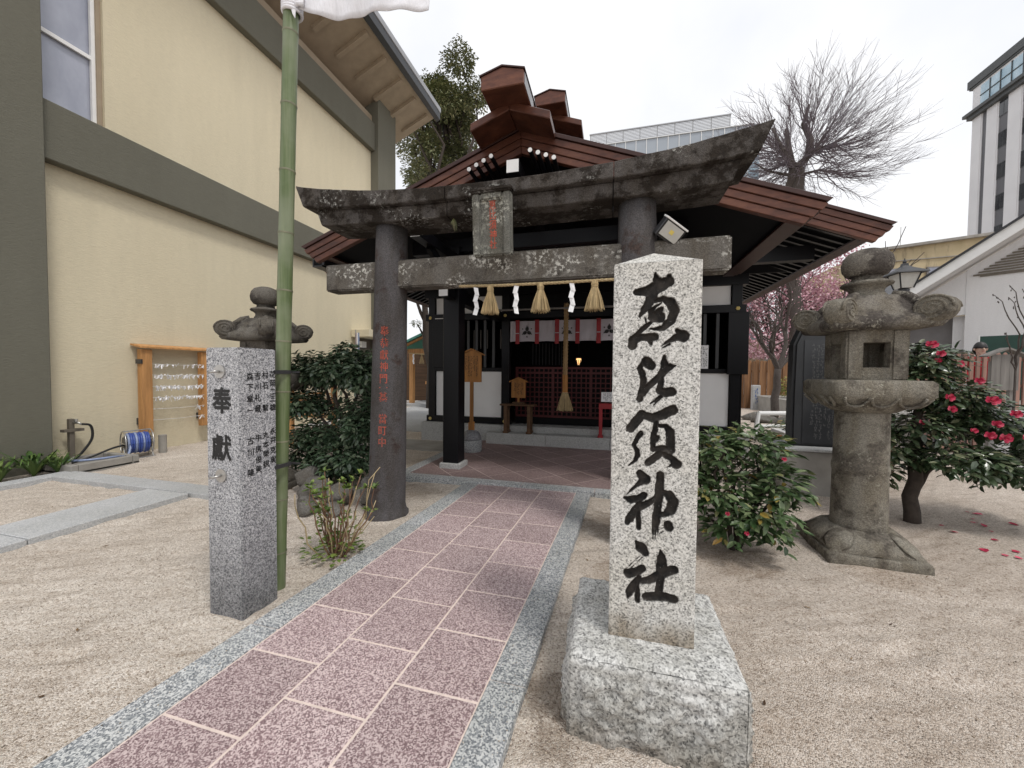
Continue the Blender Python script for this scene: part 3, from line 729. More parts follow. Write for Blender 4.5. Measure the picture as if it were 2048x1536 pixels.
def name_pillar():
    t = thing('name_pillar', 'tall pale granite pillar carved with large black brush characters on a stone block', 'pillar', (0.175, 1.9, 0))
    X0, X1, Y0, Y1, Z0, Z1 = 0.0, 0.352, 1.72, 2.072, 0.335, 1.972
    nx, nz = 150, 640
    xs = np.linspace(X0, X1, nx); zs = np.linspace(Z0, Z1, nz)
    GX, GZ = np.meshgrid(xs, zs)
    D = np.full(GX.shape, 1.0)
    W = vnoise(GX, GZ, 90, 21) * 0.0035 + vnoise(GX, GZ, 240, 22) * 0.0015
    for st in STROKES:
        for (ax, az, aw), (bx, bz, bw) in zip(st[:-1], st[1:]):
            dx, dz = bx - ax, bz - az
            L2 = dx * dx + dz * dz + 1e-12
            k = np.clip(((GX - ax) * dx + (GZ - az) * dz) / L2, 0, 1)
            d = np.hypot(GX - ax - k * dx, GZ - az - k * dz) - (aw + (bw - aw) * k)
            D = np.minimum(D, d)
    D = D + W
    depth = np.clip(-D, 0, 0.011) * 1.25
    depth = 0.021 * (1 - np.exp(-depth / 0.0075))
    YY = Y0 + depth
    # slightly worn outer edges
    ed = np.minimum(GX - X0, X1 - GX)
    YY = YY + np.clip(0.006 - ed, 0, 1) * 0.7
    V = np.stack([GX.ravel(), YY.ravel(), GZ.ravel()], 1)
    I = np.arange(nx * nz).reshape(nz, nx)
    F = np.stack([I[:-1, :-1].ravel(), I[:-1, 1:].ravel(), I[1:, 1:].ravel(), I[1:, :-1].ravel()], 1)
    g = NT('carved_pillar_face')
    at = g.n('ShaderNodeAttribute'); at.attribute_name = 'paint'
    gr = g.sep(g.voro(190))
    tones = [(0.02, (0.1, 0.1, 0.095)), (0.25, (0.36, 0.355, 0.335)), (0.48, (0.58, 0.57, 0.54)), (0.7, (0.74, 0.73, 0.7))]
    b = g.ramp(gr, *tones)
    b = g.mix(0.3, b, g.ramp(g.sep(g.voro(105)), *tones))
    b = g.mix(g.ramp(g.noise(2.2, 5), (0.42, 0.0), (0.7, 0.5)), b, g.mix(1.0, b, (0.9, 0.86, 0.76), 'MULTIPLY'))
    wear = g.math('MULTIPLY', at.outputs['Fac'], g.ramp(g.noise(120, 5, None, 0.7), (0.26, 0.35), (0.36, 1.0)))
    b = g.mix(wear, b, g.ramp(g.noise(25, 4), (0.3, (0.006, 0.006, 0.006)), (0.75, (0.05, 0.042, 0.036))))
    dirt = g.ramp(g.math('ADD', g.z(), g.math('MULTIPLY', g.noise(7, 5), 0.24)), (0.46, (0.5, 0.43, 0.35)), (0.58, 1.0))
    b = g.mix(1.0, b, dirt, 'MULTIPLY')
    g.col(b).rough(0.75, 0.3)
    g.bump(gr, 0.0015)
    f = npmesh('carved_face', V, F, g.m, t, True)
    at_ = f.data.attributes.new('paint', 'FLOAT', 'POINT')
    at_.data.foreach_set('value', np.clip(0.5 - D.ravel() / 0.0022, 0, 1).astype(np.float32))
    m = MB()
    c = [(X0, Y0 + 0.004), (X1, Y0 + 0.004), (X1, Y1), (X0, Y1)]
    m.add([(x, y, Z0) for x, y in c] + [(x, y, Z1) for x, y in c], [(1, 2, 6, 5), (2, 3, 7, 6), (3, 0, 4, 7)])
    m.build('shaft', 'pillar', t)
    m = MB()
    e = 0.0
    ap = ((X0 + X1) / 2, (Y0 + Y1) / 2, 2.062)
    cc = [(X0, Y0), (X1, Y0), (X1, Y1), (X0, Y1)]
    m.add([(x, y, Z1 - 0.0005) for x, y in cc] + [ap], [(0, 1, 4), (1, 2, 4), (2, 3, 4), (3, 0, 4), (0, 3, 2, 1)])
    m.build('cap', 'pillar', t, bevel=0.006, seg=2)
    # rough block below: dressed margin round the edges, split faces bulging out
    def side(u0, u1, fix, axis_, sgn, nm):
        nu, nv = 70, 36
        U, Wz = np.meshgrid(np.linspace(u0, u1, nu), np.linspace(-0.03, 0.318, nv))
        m_ = 0.05
        inn = np.clip(np.minimum(np.minimum(U - u0, u1 - U) - m_, 0.262 - Wz + 0.0 * U) / 0.02, 0, 1)
        rough = 0.022 + 0.03 * vnoise(U, Wz, 13, 31) + 0.02 * vnoise(U, Wz * 1.5, 37, 32) + 0.012 * vnoise(U, Wz, 90, 33)
        dep = inn * rough + (1 - inn) * 0.004 * vnoise(U, Wz, 60, 34)
        ee = np.minimum(np.minimum(U - u0, u1 - U), 0.318 - Wz)
        dep = dep - np.clip(0.014 - ee, 0, 1) * 0.8
        N_ = fix + sgn * dep
        VV = np.stack([U.ravel(), N_.ravel(), Wz.ravel()], 1) if axis_ == 'y' else np.stack([N_.ravel(), U.ravel(), Wz.ravel()], 1)
        I2 = np.arange(nu * nv).reshape(nv, nu)
        FF = np.stack([I2[:-1, :-1].ravel(), I2[:-1, 1:].ravel(), I2[1:, 1:].ravel(), I2[1:, :-1].ravel()], 1)
        if (axis_ == 'y' and sgn > 0) or (axis_ == 'x' and sgn < 0): FF = FF[:, ::-1]
        return VV, FF
    bx0, bx1, by0, by1 = -0.165, 0.52, 1.555, 2.2
    Vs, Fs, n = [], [], 0
    for a in ((bx0, bx1, by0, 'y', -1, ''), (bx0, bx1, by1, 'y', 1, ''), (by0, by1, bx0, 'x', -1, ''), (by0, by1, bx1, 'x', 1, '')):
        vv, ff = side(*a)
        Vs.append(vv); Fs.append(ff + n); n += len(vv)
    # bush-hammered top
    nu = 90
    U, W2 = np.meshgrid(np.linspace(bx0 + 0.008, bx1 - 0.008, nu), np.linspace(by0 + 0.008, by1 - 0.008, nu))
    ee = np.minimum(np.minimum(U - bx0, bx1 - U), np.minimum(W2 - by0, by1 - W2))
    H = 0.335 + 0.006 * vnoise(U, W2, 30, 41) + 0.004 * vnoise(U, W2, 90, 42) - np.clip(0.03 - ee, 0, 1) ** 1.3 * 2.1
    I2 = np.arange(nu * nu).reshape(nu, nu) + n
    Vs.append(np.stack([U.ravel(), W2.ravel(), H.ravel()], 1))
    Fs.append(np.stack([I2[:-1, :-1].ravel(), I2[:-1, 1:].ravel(), I2[1:, 1:].ravel(), I2[1:, :-1].ravel()], 1))
    g = NT('split_granite')
    gr = g.sep(g.voro(140))
    tn = [(0.02, (0.11, 0.11, 0.11)), (0.25, (0.36, 0.36, 0.35)), (0.48, (0.56, 0.56, 0.545)), (0.72, (0.76, 0.76, 0.74))]
    b = g.mix(0.35, g.ramp(gr, *tn), g.ramp(g.sep(g.voro(75)), *tn))
    dirt = g.ramp(g.math('ADD', g.z(), g.math('MULTIPLY', g.noise(9, 6), 0.22)), (0.06, (0.5, 0.44, 0.38)), (0.2, (0.78, 0.77, 0.75)), (0.42, 1.0))
    b = g.mix(1.0, b, dirt, 'MULTIPLY')
    b = g.mix(1.0, b, g.ramp(g.noise(5, 6, None, 0.65), (0.34, (0.75, 0.74, 0.71)), (0.58, 1.0)), 'MULTIPLY')
    g.col(b).rough(0.9, 0.25)
    g.bump(g.noise(110, 6, None, 0.7), 0.006)
    nb = sum(len(v) for v in Vs)
    x0, x1, y0, y1 = bx0 + 0.013, bx1 - 0.013, by0 + 0.013, by1 - 0.013
    Vs.append(np.array([(x0, y0, -0.03), (x1, y0, -0.03), (x1, y1, -0.03), (x0, y1, -0.03), (x0, y0, 0.311), (x1, y0, 0.311), (x1, y1, 0.311), (x0, y1, 0.311)]))
    Fs.append(np.array([(0, 3, 2, 1), (4, 5, 6, 7), (0, 1, 5, 4), (1, 2, 6, 5), (2, 3, 7, 6), (3, 0, 4, 7)]) + nb)
    npmesh('base_block', np.concatenate(Vs), np.concatenate(Fs), g.m, t, True)
name_pillar()

# ---------------------------------------------------------------- grey dedication stone
def grey_stone():
    t = thing('dedication_stone', 'blue-grey granite post with black inscriptions and two steel discs, tied to the bamboo pole', 'stone post', (-2.25, 1.88, 0))
    g = NT('dedication_granite')
    tn = [(0.02, (0.04, 0.042, 0.048)), (0.22, (0.15, 0.155, 0.168)), (0.45, (0.31, 0.315, 0.335)), (0.75, (0.62, 0.62, 0.63))]
    gr = g.sep(g.voro(190))
    b = g.mix(0.3, g.ramp(gr, *tn), g.ramp(g.sep(g.voro(110)), *tn))
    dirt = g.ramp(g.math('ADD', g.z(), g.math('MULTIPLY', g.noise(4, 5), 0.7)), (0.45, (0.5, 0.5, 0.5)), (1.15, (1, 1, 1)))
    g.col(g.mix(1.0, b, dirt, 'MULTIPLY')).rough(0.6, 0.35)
    g.bump(gr, 0.0008)
    MB().box(-2.385, -2.125, 1.755, 2.005, -0.1, 1.635).build('post', g.m, t, bevel=0.006, seg=2)
    front = lambda cx, cz: (lambda u, v, e: (cx + u, 1.7536 - e, cz + v))
    right = lambda cy, cz: (lambda u, v, e: (-2.1236 + e, cy + u, cz + v))
    write(t, '奉', front(-2.262, 1.315), 0.165, 'ink', 0.0045, 0.92)
    write(t, '獻', front(-2.27, 1.03), 0.165, 'ink', 0.004, 0.95)
    for cy, chars in ((1.978, [('花', 1.475), ('岡', 1.418), ('二', 1.363), ('三', 1.318), ('雄', 1.262), ('永', 1.107), ('井', 1.05), ('克', 0.985), ('実', 0.92)]),
                      (1.925, [('村', 1.47), ('石', 1.405), ('繁', 1.262), ('丸', 1.09), ('本', 1.03), ('榮', 0.97), ('規', 0.905)]),
                      (1.872, [('吉', 1.465), ('川', 1.4), ('礼', 1.33), ('蔵', 1.262), ('牛', 1.08), ('房', 1.01), ('俊', 0.945), ('美', 0.885)]),
                      (1.82, [('森', 1.463), ('下', 1.397), ('章', 1.325), ('一', 1.255), ('古', 1.07), ('川', 1.0), ('隆', 0.875)])):
        for ch, z in chars:
            write(t, ch, right(cy, z), 0.048, 'ink', 0.0005, 0.95)
    for z in (1.492, 0.865):
        m = MB()
        m.tube([(-2.27, 1.7536, z), (-2.27, 1.745, z)], 0.04, 28)
        d = m.build('disc', 'steel', t, smooth=False)
        m = MB()
        m.tube([(-2.27, 1.746, z), (-2.27, 1.722, z), (-2.277, 1.715, z - 0.002), (-2.31, 1.712, z - 0.008)], [0.008, 0.008, 0.008, 0.006], 10)
        m.build('hook', 'steel', d, smooth=True)
grey_stone()

# ---------------------------------------------------------------- bamboo pole and banner
def bamboo():
    t = thing('bamboo_pole', 'tall green bamboo flagpole strapped behind the grey dedication stone', 'bamboo pole', (-2.19, 2.09, 0))
    p0, p1 = Vector((-2.226, 2.1, -0.05)), Vector((-2.055, 2.112, 4.6))
    zs = [-0.05, 0.25, 0.62, 1.02, 1.36, 1.70, 2.04, 2.42, 2.83, 3.26, 3.72, 4.18, 4.6]
    prev = None
    for a, b in zip(zs[:-1], zs[1:]):
        f = lambda z: p0.lerp(p1, (z + 0.05) / 4.65)
        r = lambda z: 0.046 + 0.001 * (z / 4.6)
        m = MB()
        pts = [f(a), f(a + 0.012), f(a + 0.05), f((a + b) / 2), f(b - 0.05), f(b - 0.012), f(b)]
        m.tube(pts, [r(a) + 0.0005, r(a) - 0.0005, r(a) - 0.001, r(a) - 0.0015, r(b) - 0.001, r(b), r(b) + 0.001], 18, cap=False)
        m.build('culm_segment', 'bamboo', t, smooth=True)
        if b < 4.5:
            m = MB()
            m.tube([f(b - 0.008), f(b - 0.003), f(b), f(b + 0.004)], [r(b), r(b) + 0.0035, r(b) + 0.002, r(b) + 0.003], 18, cap=False)
            m.build('node_ring', 'bamboo_node', t, smooth=True)
    for z in (1.49, 0.865):
        c = f(z)
        m = MB()
        m.tube([c + Vector((0.05 * math.cos(q), 0.05 * math.sin(q), 0)) for q in np.linspace(0, 6.28, 20)], 0.004, 6, cap=False)
        m.beam((-2.12, 1.99, z), (-2.12, c.y + 0.01, z), 0.012, 0.025)
        m.beam((-2.125, c.y + 0.02, z), (-2.06, c.y + 0.03, z), 0.01, 0.012)
        m.build('strap_bracket', 'darksteel', t)
bamboo()
def flag():
    t = thing('white_flag', 'white cloth banner tied to the top of the bamboo pole', 'flag', (-2.07, 2.11, 3.9))
    nu, nv = 50, 26
    V = []
    for j in range(nv):
        for i in range(nu):
            s = i / (nu - 1); v = j / (nv - 1)
            x = -2.02 + 0.86 * s
            zb = 3.86 - 0.2 * math.sin(s * 2.5) * (0.5 + 0.5 * s) + 0.06 * s - 0.02 * math.sin(s * 7)
            z = zb + v * (4.75 - zb)
            y = 2.1 + 0.12 * s + 0.05 * math.sin(s * 7 + v * 2.5) * s + 0.007 * math.sin(s * 26 - v * 16 + 3 * s * s) * (1 - v * 0.5)
            V.append((x, y, z))
    I = np.arange(nu * nv).reshape(nv, nu)
    F = np.stack([I[:-1, :-1].ravel(), I[:-1, 1:].ravel(), I[1:, 1:].ravel(), I[1:, :-1].ravel()], 1)
    o = npmesh('cloth', V, F, 'flag', t, True)
    sm = o.modifiers.new('thick', 'SOLIDIFY'); sm.thickness = 0.004
    m = MB()
    c = Vector((-2.074, 2.112, 3.87))
    for k in range(4):
        m.tube([c + Vector((0.055 * math.cos(q), 0.055 * math.sin(q), (k - 1.5) * 0.017 + 0.004 * math.sin(q * 2 + k))) for q in np.linspace(0, 6.28, 22)], 0.011, 6, cap=False)
    m.build('tie_band', 'flag', t, smooth=True)
    m = MB()
    for k in range(3):
        m.tube([c + Vector((0.04, -0.02, 0.01 * k - 0.01)), c + Vector((0.07, -0.03, 0.012 * k + 0.0)), c + Vector((0.1, -0.01, 0.02 * k + 0.005))], [0.016, 0.014, 0.02], 7)
    m.build('knot', 'flag', t, smooth=True)
    m = MB()
    q = [(0, 0.0), (0.012, -0.04), (0.03, -0.07), (0.035, -0.02)]
    m.prism_y([(c.x + 0.03 + a, c.z - 0.03 + b) for a, b in reversed(q)], 2.07, 2.074)
    m.build('loose_end', 'flag', t)
flag()
# ---------------------------------------------------------------- torii
TC = -1.015
def torii():
    t = thing('torii_gate', 'old dark stone gate with mossy curved lintel spanning the path', 'torii gate', (TC, 3.5, 0))
    for xb, xt in ((-2.277, -2.212), (0.247, 0.182)):
        m = MB()
        prof = [(-0.1, 0.225), (0.035, 0.222), (0.05, 0.2), (0.12, 0.187), (0.8, 0.182), (1.6, 0.172), (2.4, 0.163), (2.98, 0.156)]
        n = 28
        rings = []
        for z, r in prof:
            cx = xb + (xt - xb) * max(z, 0) / 2.98
            rings.append([(cx + r * math.cos(2 * math.pi * k / n) * (1 + 0.012 * math.sin(3 * k + z * 4)), 3.5 + r * math.sin(2 * math.pi * k / n), z + (0.012 * math.sin(k * 1.3) if z < 0.06 else 0)) for k in range(n)])
        m.loft(rings)
        o = m.build('post', 'torii_post', t, smooth=True)
    nuki = MB().box(-2.95, 0.908, 3.41, 3.6, 2.34, 2.615).build('tie_beam', 'torii_nuki', t, bevel=0.014, seg=2)
    def bar(x0, x1, half, zt, zb, zte, zbe, y0, y1, name, slant):
        xs = np.linspace(x0, x1, 26)
        rings = []
        for x in xs:
            s = (x - TC) / half
            e = abs(s) ** 2.4
            a, b = zt + (zte - zt) * e, zb + (zbe - zb) * e
            w = lambda f: 0.003 * math.sin(x * 11 + f) + 0.002 * math.sin(x * 31 + 2 * f)
            # the ends lean outward at the top
            sh = slant * np.sign(s) * max(0, abs(s) - 0.86) / 0.14
            c = 0.008
            rings.append([(x - sh, y0 + w(1), b + c), (x - sh, y0 + c + w(2), b), (x - sh, y1 - c, b), (x - sh, y1 + w(3), b + c),
                          (x, y1 + w(4), a - 0.006), (x, y1 - 0.01, a + w(5) * 0.6), (x, (y0 + y1) / 2, a + 0.025), (x, y0 + 0.01, a + w(6) * 0.6), (x, y0 + w(1), a - 0.006)])
        MB().loft(rings).build(name, 'torii_beam', t, bevel=0.004)
    for a, b in ((-3.16, -1.512), (-1.505, -0.02), (-0.013, 1.13)):
        bar(a, b, 2.145, 3.195, 3.075, 3.385, 3.165, 3.24, 3.78, 'top_lintel', 0.09)
    for a, b in ((-2.96, -1.515), (-1.508, -0.023), (-0.016, 0.93)):
        bar(a, b, 1.945, 3.074, 2.945, 3.15, 2.985, 3.3, 3.72, 'under_lintel', 0.06)
    # name plaque, leaning a little forward
    def pq(u, v, d):
        return (-1.027 + u, 3.235 - 0.05 * (v / 0.53) - d, 2.515 + v)
    def slab(u0, u1, v0, v1, d0, d1):
        return MB().add([pq(u, v, d) for d in (d0, d1) for u, v in ((u0, v0), (u1, v0), (u1, v1), (u0, v1))],
                        [(0, 3, 2, 1), (4, 5, 6, 7), (0, 1, 5, 4), (1, 2, 6, 5), (2, 3, 7, 6), (3, 0, 4, 7)])
    p = slab(-0.15, 0.15, 0.01, 0.5, 0, 0.035).build('plaque', 'plaque', t, bevel=0.004)
    for a in ((-0.175, -0.1, 0.0, 0.52), (0.1, 0.175, 0.0, 0.52), (-0.1, 0.1, 0.0, 0.06), (-0.1, 0.1, 0.46, 0.52)):
        slab(*a, -0.01, 0.065).build('frame_bar', 'plaque', p, bevel=0.012, seg=2)
    slab(-0.19, 0.19, 0.52, 0.56, -0.02, 0.085).build('frame_bar', 'torii_beam', p, bevel=0.012, seg=2)
    for i, ch in enumerate('恵比須神社'):
        write(p, ch, (lambda cz: lambda u, v, e: pq(u + 0.005, cz + v, 0.0364 + e))(0.425 - i * 0.082), 0.085, 'redink', 0.0012, 0.8)
    # red inscription on the left post
    ang = math.atan2(-3.5, 2.277) + 0.02
    z = 1.9
    for ch in '奉恭獻神門一基 當町中':
        if ch == ' ':
            z -= 0.1
            continue
        cx = -2.277 + 0.065 * z / 2.98
        r = 0.187 - 0.031 * z / 2.98 + 0.0035
        def fn(u, v, e, cx=cx, r=r, z=z):
            a = ang - 0.36 + u / r
            return (cx + (r + e) * math.cos(a), 3.5 + (r + e) * math.sin(a), z + v)
        write(t, ch, fn, 0.105, 'redink', 0.0, 0.85)
        z -= 0.092 if ch in '一門' else 0.118
    # moss tuft hanging under the lintel
    m = MB()
    for k in range(26):
        a = rng.uniform(0, 6.28); L = rng.uniform(0.05, 0.13)
        m.tube([(-1.47, 3.36, 2.95), (-1.47 + 0.02 * math.cos(a), 3.36 + 0.02 * math.sin(a), 2.95 - L * 0.5), (-1.47 + 0.035 * math.cos(a), 3.36 + 0.03 * math.sin(a), 2.95 - L)], [0.0025, 0.002, 0.0006], 3)
    tuft = m.build('fern_tuft', 'leaf_tree', t)
    tuft['kind'] = 'stuff'
torii()

def straw_tassel(c, r1, h, n, seed, twist=1.0):
    """bundle of straws, narrow at the neck and flaring below; c = top centre"""
    q = random.Random(seed)
    m = MB()
    for k in range(n):
        a = q.uniform(0, 6.28); f = math.sqrt(q.uniform(0.15, 1))
        ru, rn, rb = 0.024 * f, 0.026 * f, r1 * f
        L = h * q.uniform(0.93, 1.03)
        w = 0.0017
        m.tube([(c[0] + ru * math.cos(a), c[1] + ru * math.sin(a), c[2]), (c[0] + 1.15 * rn * math.cos(a), c[1] + 1.15 * rn * math.sin(a), c[2] - 0.03),
                (c[0] + rn * math.cos(a), c[1] + rn * math.sin(a), c[2] - 0.055), (c[0] + (rn + rb) * 0.55 * math.cos(a), c[1] + (rn + rb) * 0.55 * math.sin(a), c[2] - 0.055 - (L - 0.055) * 0.5),
                (c[0] + rb * math.cos(a), c[1] + rb * math.sin(a), c[2] - L)], [w, w * 1.5, w, w * 1.2, w], 4, cap=False)
    return m
def shide(c, s=1.0, flip=1):
    """zigzag paper streamer from four folded leaves"""
    m = MB()
    w, h = 0.036 * s, 0.062 * s
    x, z = c[0], c[2]
    y = c[1]
    for k in range(4):
        dx = flip * (0.014 if k % 2 else -0.014) * s
        dy = 0.006 * (k % 2)
        p = [(x - w / 2, y + dy, z), (x + w / 2, y + dy + 0.004, z - 0.008), (x + w / 2 + dx, y - dy - 0.004, z - h - 0.01), (x - w / 2 + dx, y - dy, z - h)]
        m.add([a for a in p] + [(a[0], a[1] + 0.0015, a[2]) for a in p], [(0, 3, 2, 1), (4, 5, 6, 7), (0, 1, 5, 4), (1, 2, 6, 5), (2, 3, 7, 6), (3, 0, 4, 7)])
        x += dx * 0.7; z -= h * 0.86
    return m
def twisted(pts, r, turns, n=7):
    pts = [Vector(p) for p in pts]
    m = MB()
    N = 60
    for ph in (0, 2.094, 4.189):
        P = []
        for k in range(N + 1):
            s = k / N * (len(pts) - 1); i = min(int(s), len(pts) - 2)
            p = pts[i].lerp(pts[i + 1], s - i)
            d = (pts[i + 1] - pts[i]).normalized(); a = d.orthogonal().normalized(); b = d.cross(a)
            q = ph + turns * 6.283 * k / N
            P.append(p + (a * math.cos(q) + b * math.sin(q)) * r * 0.55)
        m.tube(P, r * 0.62, n)
    return m
def shimenawa():
    t = thing('sacred_rope', 'twisted straw rope with tassels and zigzag papers under the stone gate beam', 'straw rope', (-0.6, 3.38, 2.32))
    pts = [(-1.42, 3.385, 2.315), (-1.0, 3.375, 2.30), (-0.5, 3.375, 2.297), (0.0, 3.375, 2.30), (0.35, 3.385, 2.318)]
    twisted(pts, 0.013, 16).build('rope', 'rope', t, smooth=True)
    for i, x in enumerate((-1.105, -0.635, -0.16, 0.3)):
        o = straw_tassel((x, 3.375, 2.3), 0.088, 0.255, 230, 50 + i).build('tassel', 'straw', t)
        m = MB()
        m.tube([(x + 0.028 * math.cos(q), 3.375 + 0.028 * math.sin(q), 2.246) for q in np.linspace(0, 6.28, 14)], 0.0035, 5, cap=False)
        m.build('binding', 'rope', o)
    for i, x in enumerate((-1.25, -0.855, -0.36)):
        shide((x, 3.37, 2.295), 1.15, 1 if i % 2 else -1).build('paper_streamer', 'paper', t)
shimenawa()
def floodlight():
    t = thing('floodlight', 'small square floodlight perched on the gate beam behind the name pillar', 'floodlight', (0.44, 3.5, 2.615))
    Q = Matrix.Rotation(R(30), 3, 'Y') @ Matrix.Rotation(R(28), 3, 'Z') @ Matrix.Rotation(R(20), 3, 'X')
    c = Vector((0.44, 3.38, 2.665))
    def pl(poly_uv, y0, y1, mat, par, name, bev=0.004):
        m = MB().prism_y(poly_uv, y0, y1)
        m.v = [tuple(c + Q @ Vector(p)) for p in m.v]
        return m.build(name, mat, par, bevel=bev)
    sq = lambda a, b: [(-a, -b), (a, -b), (a, b), (-a, b)]
    b = pl(sq(0.105, 0.075), -0.02, 0.06, 'darksteel', t, 'housing')
    pl(sq(0.098, 0.068), -0.024, -0.019, 'rubber', b, 'gasket', 0)
    g = pl(sq(0.086, 0.057), -0.028, -0.0235, 'reflector', b, 'reflector', 0)
    pl(sq(0.018, 0.016), -0.031, -0.027, 'led', g, 'emitter_chip', 0)
    pl([(-0.11, 0.068), (0.11, 0.068), (0.11, 0.082), (-0.11, 0.082)], -0.03, 0.06, 'white', b, 'hood_edge', 0.002)
    MB().box(0.40, 0.48, 3.47, 3.53, 2.6, 2.625).build('foot', 'darksteel', t)
    MB().tube([(0.44, 3.5, 2.62), (0.44, 3.5, 2.7)], 0.012, 8).build('stem', 'darksteel', t)
M['reflector'] = flat('lamp_reflector', (0.5, 0.5, 0.47), 0.35, 0.1, 12)
M['led'] = flat('yellow_led', (0.75, 0.6, 0.15), 0.5, 0.1, 12)
floodlight()

# ---------------------------------------------------------------- shrine hall
SH = thing('shrine_hall', 'black timber shrine hall with brown copper gable roofs and white wall panels', 'shrine', (-0.95, 7.7, 0))
def P(m, name, mat, par=None, **k):
    return m.build(name, mat, par or SH, **k)
# stone plinth and step
x = -4.07
for k in range(7):
    P(MB().box(x + 0.002, x + 0.918, 7.58, 7.95, -0.05, 0.40), 'plinth_stone', 'plinth', bevel=0.005); x += 0.92
P(MB().box(-4.02, 2.3, 7.96, 11.6, -0.05, 0.36), 'floor_base', 'plinth')
x = -2.47
for k in range(3):
    P(MB().box(x + 0.002, x + 1.218, 7.3, 7.575, -0.03, 0.28), 'step_stone', 'plinth', bevel=0.006); x += 1.22
# wall frame
WY = 7.7
def post(x0, x1, z0=0.40, z1=3.2, y0=WY, d=0.17, mat='lacquer'):
    return P(MB().box(x0, x1, y0, y0 + d, z0, z1), 'wall_post', mat, bevel=0.006)
for a, b in ((-3.96, -3.8), (-2.27, -2.1), (0.4, 0.57), (2.07, 2.24)): post(a, b)
def rail(x0, x1, z0, z1, y0=WY - 0.012, d=0.18, mat='lacquer', name='wall_rail'):
    return P(MB().box(x0, x1, y0, y0 + d, z0, z1), name, mat, bevel=0.004)
rail(-4.0, -2.08, 0.402, 0.535); rail(0.38, 2.29, 0.402, 0.535)
rail(-3.8, -2.27, 1.52, 1.6, WY + 0.003, 0.16); rail(0.57, 2.07, 1.52, 1.6, WY + 0.003, 0.16)
rail(-4.02, 2.3, 2.62, 2.76, WY - 0.02, 0.2)
rail(-4.05, 2.33, 3.12, 3.3, WY - 0.015, 0.22)
for a, b in ((-3.8, -2.27), (0.57, 2.07)):
    P(MB().box(a + 0.012, b - 0.012, WY + 0.05, WY + 0.08, 0.54, 1.515), 'white_panel', 'panel')
    P(MB().box(a + 0.012, b - 0.012, WY + 0.05, WY + 0.08, 2.765, 3.115), 'white_panel', 'panel')
P(MB().box(-2.09, 0.39, WY + 0.05, WY + 0.08, 2.765, 3.115), 'dark_panel', 'lacquer2')
# window bars
for a, b in ((-3.8, -2.27), (0.57, 2.07)):
    n = int((b - a) / 0.19)
    for k in range(1, n):
        xx = a + (b - a) * k / n
        P(MB().box(xx - 0.028, xx + 0.028, WY + 0.04, WY + 0.09, 1.605, 2.615), 'window_bar', 'grey_edge', bevel=0.003)  # black bars coloured grey for the light on them
# open shutter on the right post, and a narrow one on the left
P(MB().box(2.0, 2.335, WY - 0.075, WY - 0.03, 1.5, 2.615), 'shutter', 'lacquer', bevel=0.005)
P(MB().box(2.243, 2.262, WY + 0.0, WY + 0.14, 0.54, 1.5), 'corner_board', 'lacquer')
P(MB().box(-3.84, -3.55, WY - 0.03, WY - 0.008, 1.6, 2.72), 'shutter', 'lacquer', bevel=0.005)
P(MB().box(-3.78, -3.57, WY - 0.04, WY - 0.031, 2.655, 2.672), 'shutter_trim', 'white')
P(MB().box(-3.57, -3.562, WY - 0.04, WY - 0.031, 1.62, 2.672), 'shutter_trim', 'white')
# brass rosettes
def rosette(x, y, z):
    m = MB()
    for k in range(6):
        a = k * math.pi / 3
        m.lathe([(0.001, 0.0), (0.014, 0.002), (0.017, 0.008), (0.012, 0.014), (0.001, 0.016)], (0.021 * math.cos(a), 0.021 * math.sin(a), 0), 10)
    m.lathe([(0.001, 0.0), (0.011, 0.004), (0.011, 0.018), (0.001, 0.024)], (0, 0, 0), 10)
    m.v = [(x + p[0], y - p[2], z + p[1]) for p in m.v]
    P(m, 'rosette', 'gold', smooth=True)
for x, z in ((-3.9, 2.685), (-3.9, 0.468), (-2.19, 0.468), (-2.19, 2.69), (0.48, 2.69), (2.16, 2.69), (0.48, 0.468), (2.2, 0.468)):
    rosette(x, WY - 0.022, z)
# side, back walls and ceiling
P(MB().box(-3.93, -3.87, WY + 0.18, 11.5, 0.36, 3.4), 'side_wall', 'lacquer2')
P(MB().box(2.14, 2.2, WY + 0.18, 11.5, 0.36, 3.4), 'side_wall', 'lacquer2')
P(MB().box(-3.87, 2.14, 11.44, 11.5, 0.36, 3.4), 'back_wall', 'lacquer2')
P(MB().box(-3.98, 2.26, WY + 0.1, 11.5, 3.3, 3.36), 'ceiling', 'lacquer2')
# red lattice doors
LY = 8.25
P(MB().box(-2.09, 0.39, LY + 0.02, LY + 0.3, 0.36, 0.52), 'door_sill', 'lacquer2')
P(MB().box(-2.09, 0.39, LY + 0.06, LY + 0.08, 0.5, 1.6), 'door_back', 'lacquer2')
for k in range(25):
    xx = -2.07 + 2.44 * k / 24
    w = 0.03 if k % 8 == 0 else 0.013
    P(MB().box(xx - w, xx + w, LY, LY + 0.035, 0.52, 1.63), 'lattice_bar', 'red', bevel=0.003)
for k in range(11):
    zz = 0.545 + 1.06 * k / 10
    w = 0.024 if k in (0, 9, 10) else 0.013
    P(MB().box(-2.09, 0.39, LY - 0.006, LY + 0.028, zz - w, zz + w), 'lattice_bar', 'red', bevel=0.003)
# inner screens with thin bars, only just lit
for k in range(9):
    xx = -2.0 + 0.085 * k
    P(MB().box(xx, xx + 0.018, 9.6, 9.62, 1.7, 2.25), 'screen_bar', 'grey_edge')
for k in range(6):
    xx = -3.2 + 0.165 * k
    P(MB().box(xx, xx + 0.03, 8.5, 8.52, 2.05, 2.5), 'screen_bar', 'greywood')
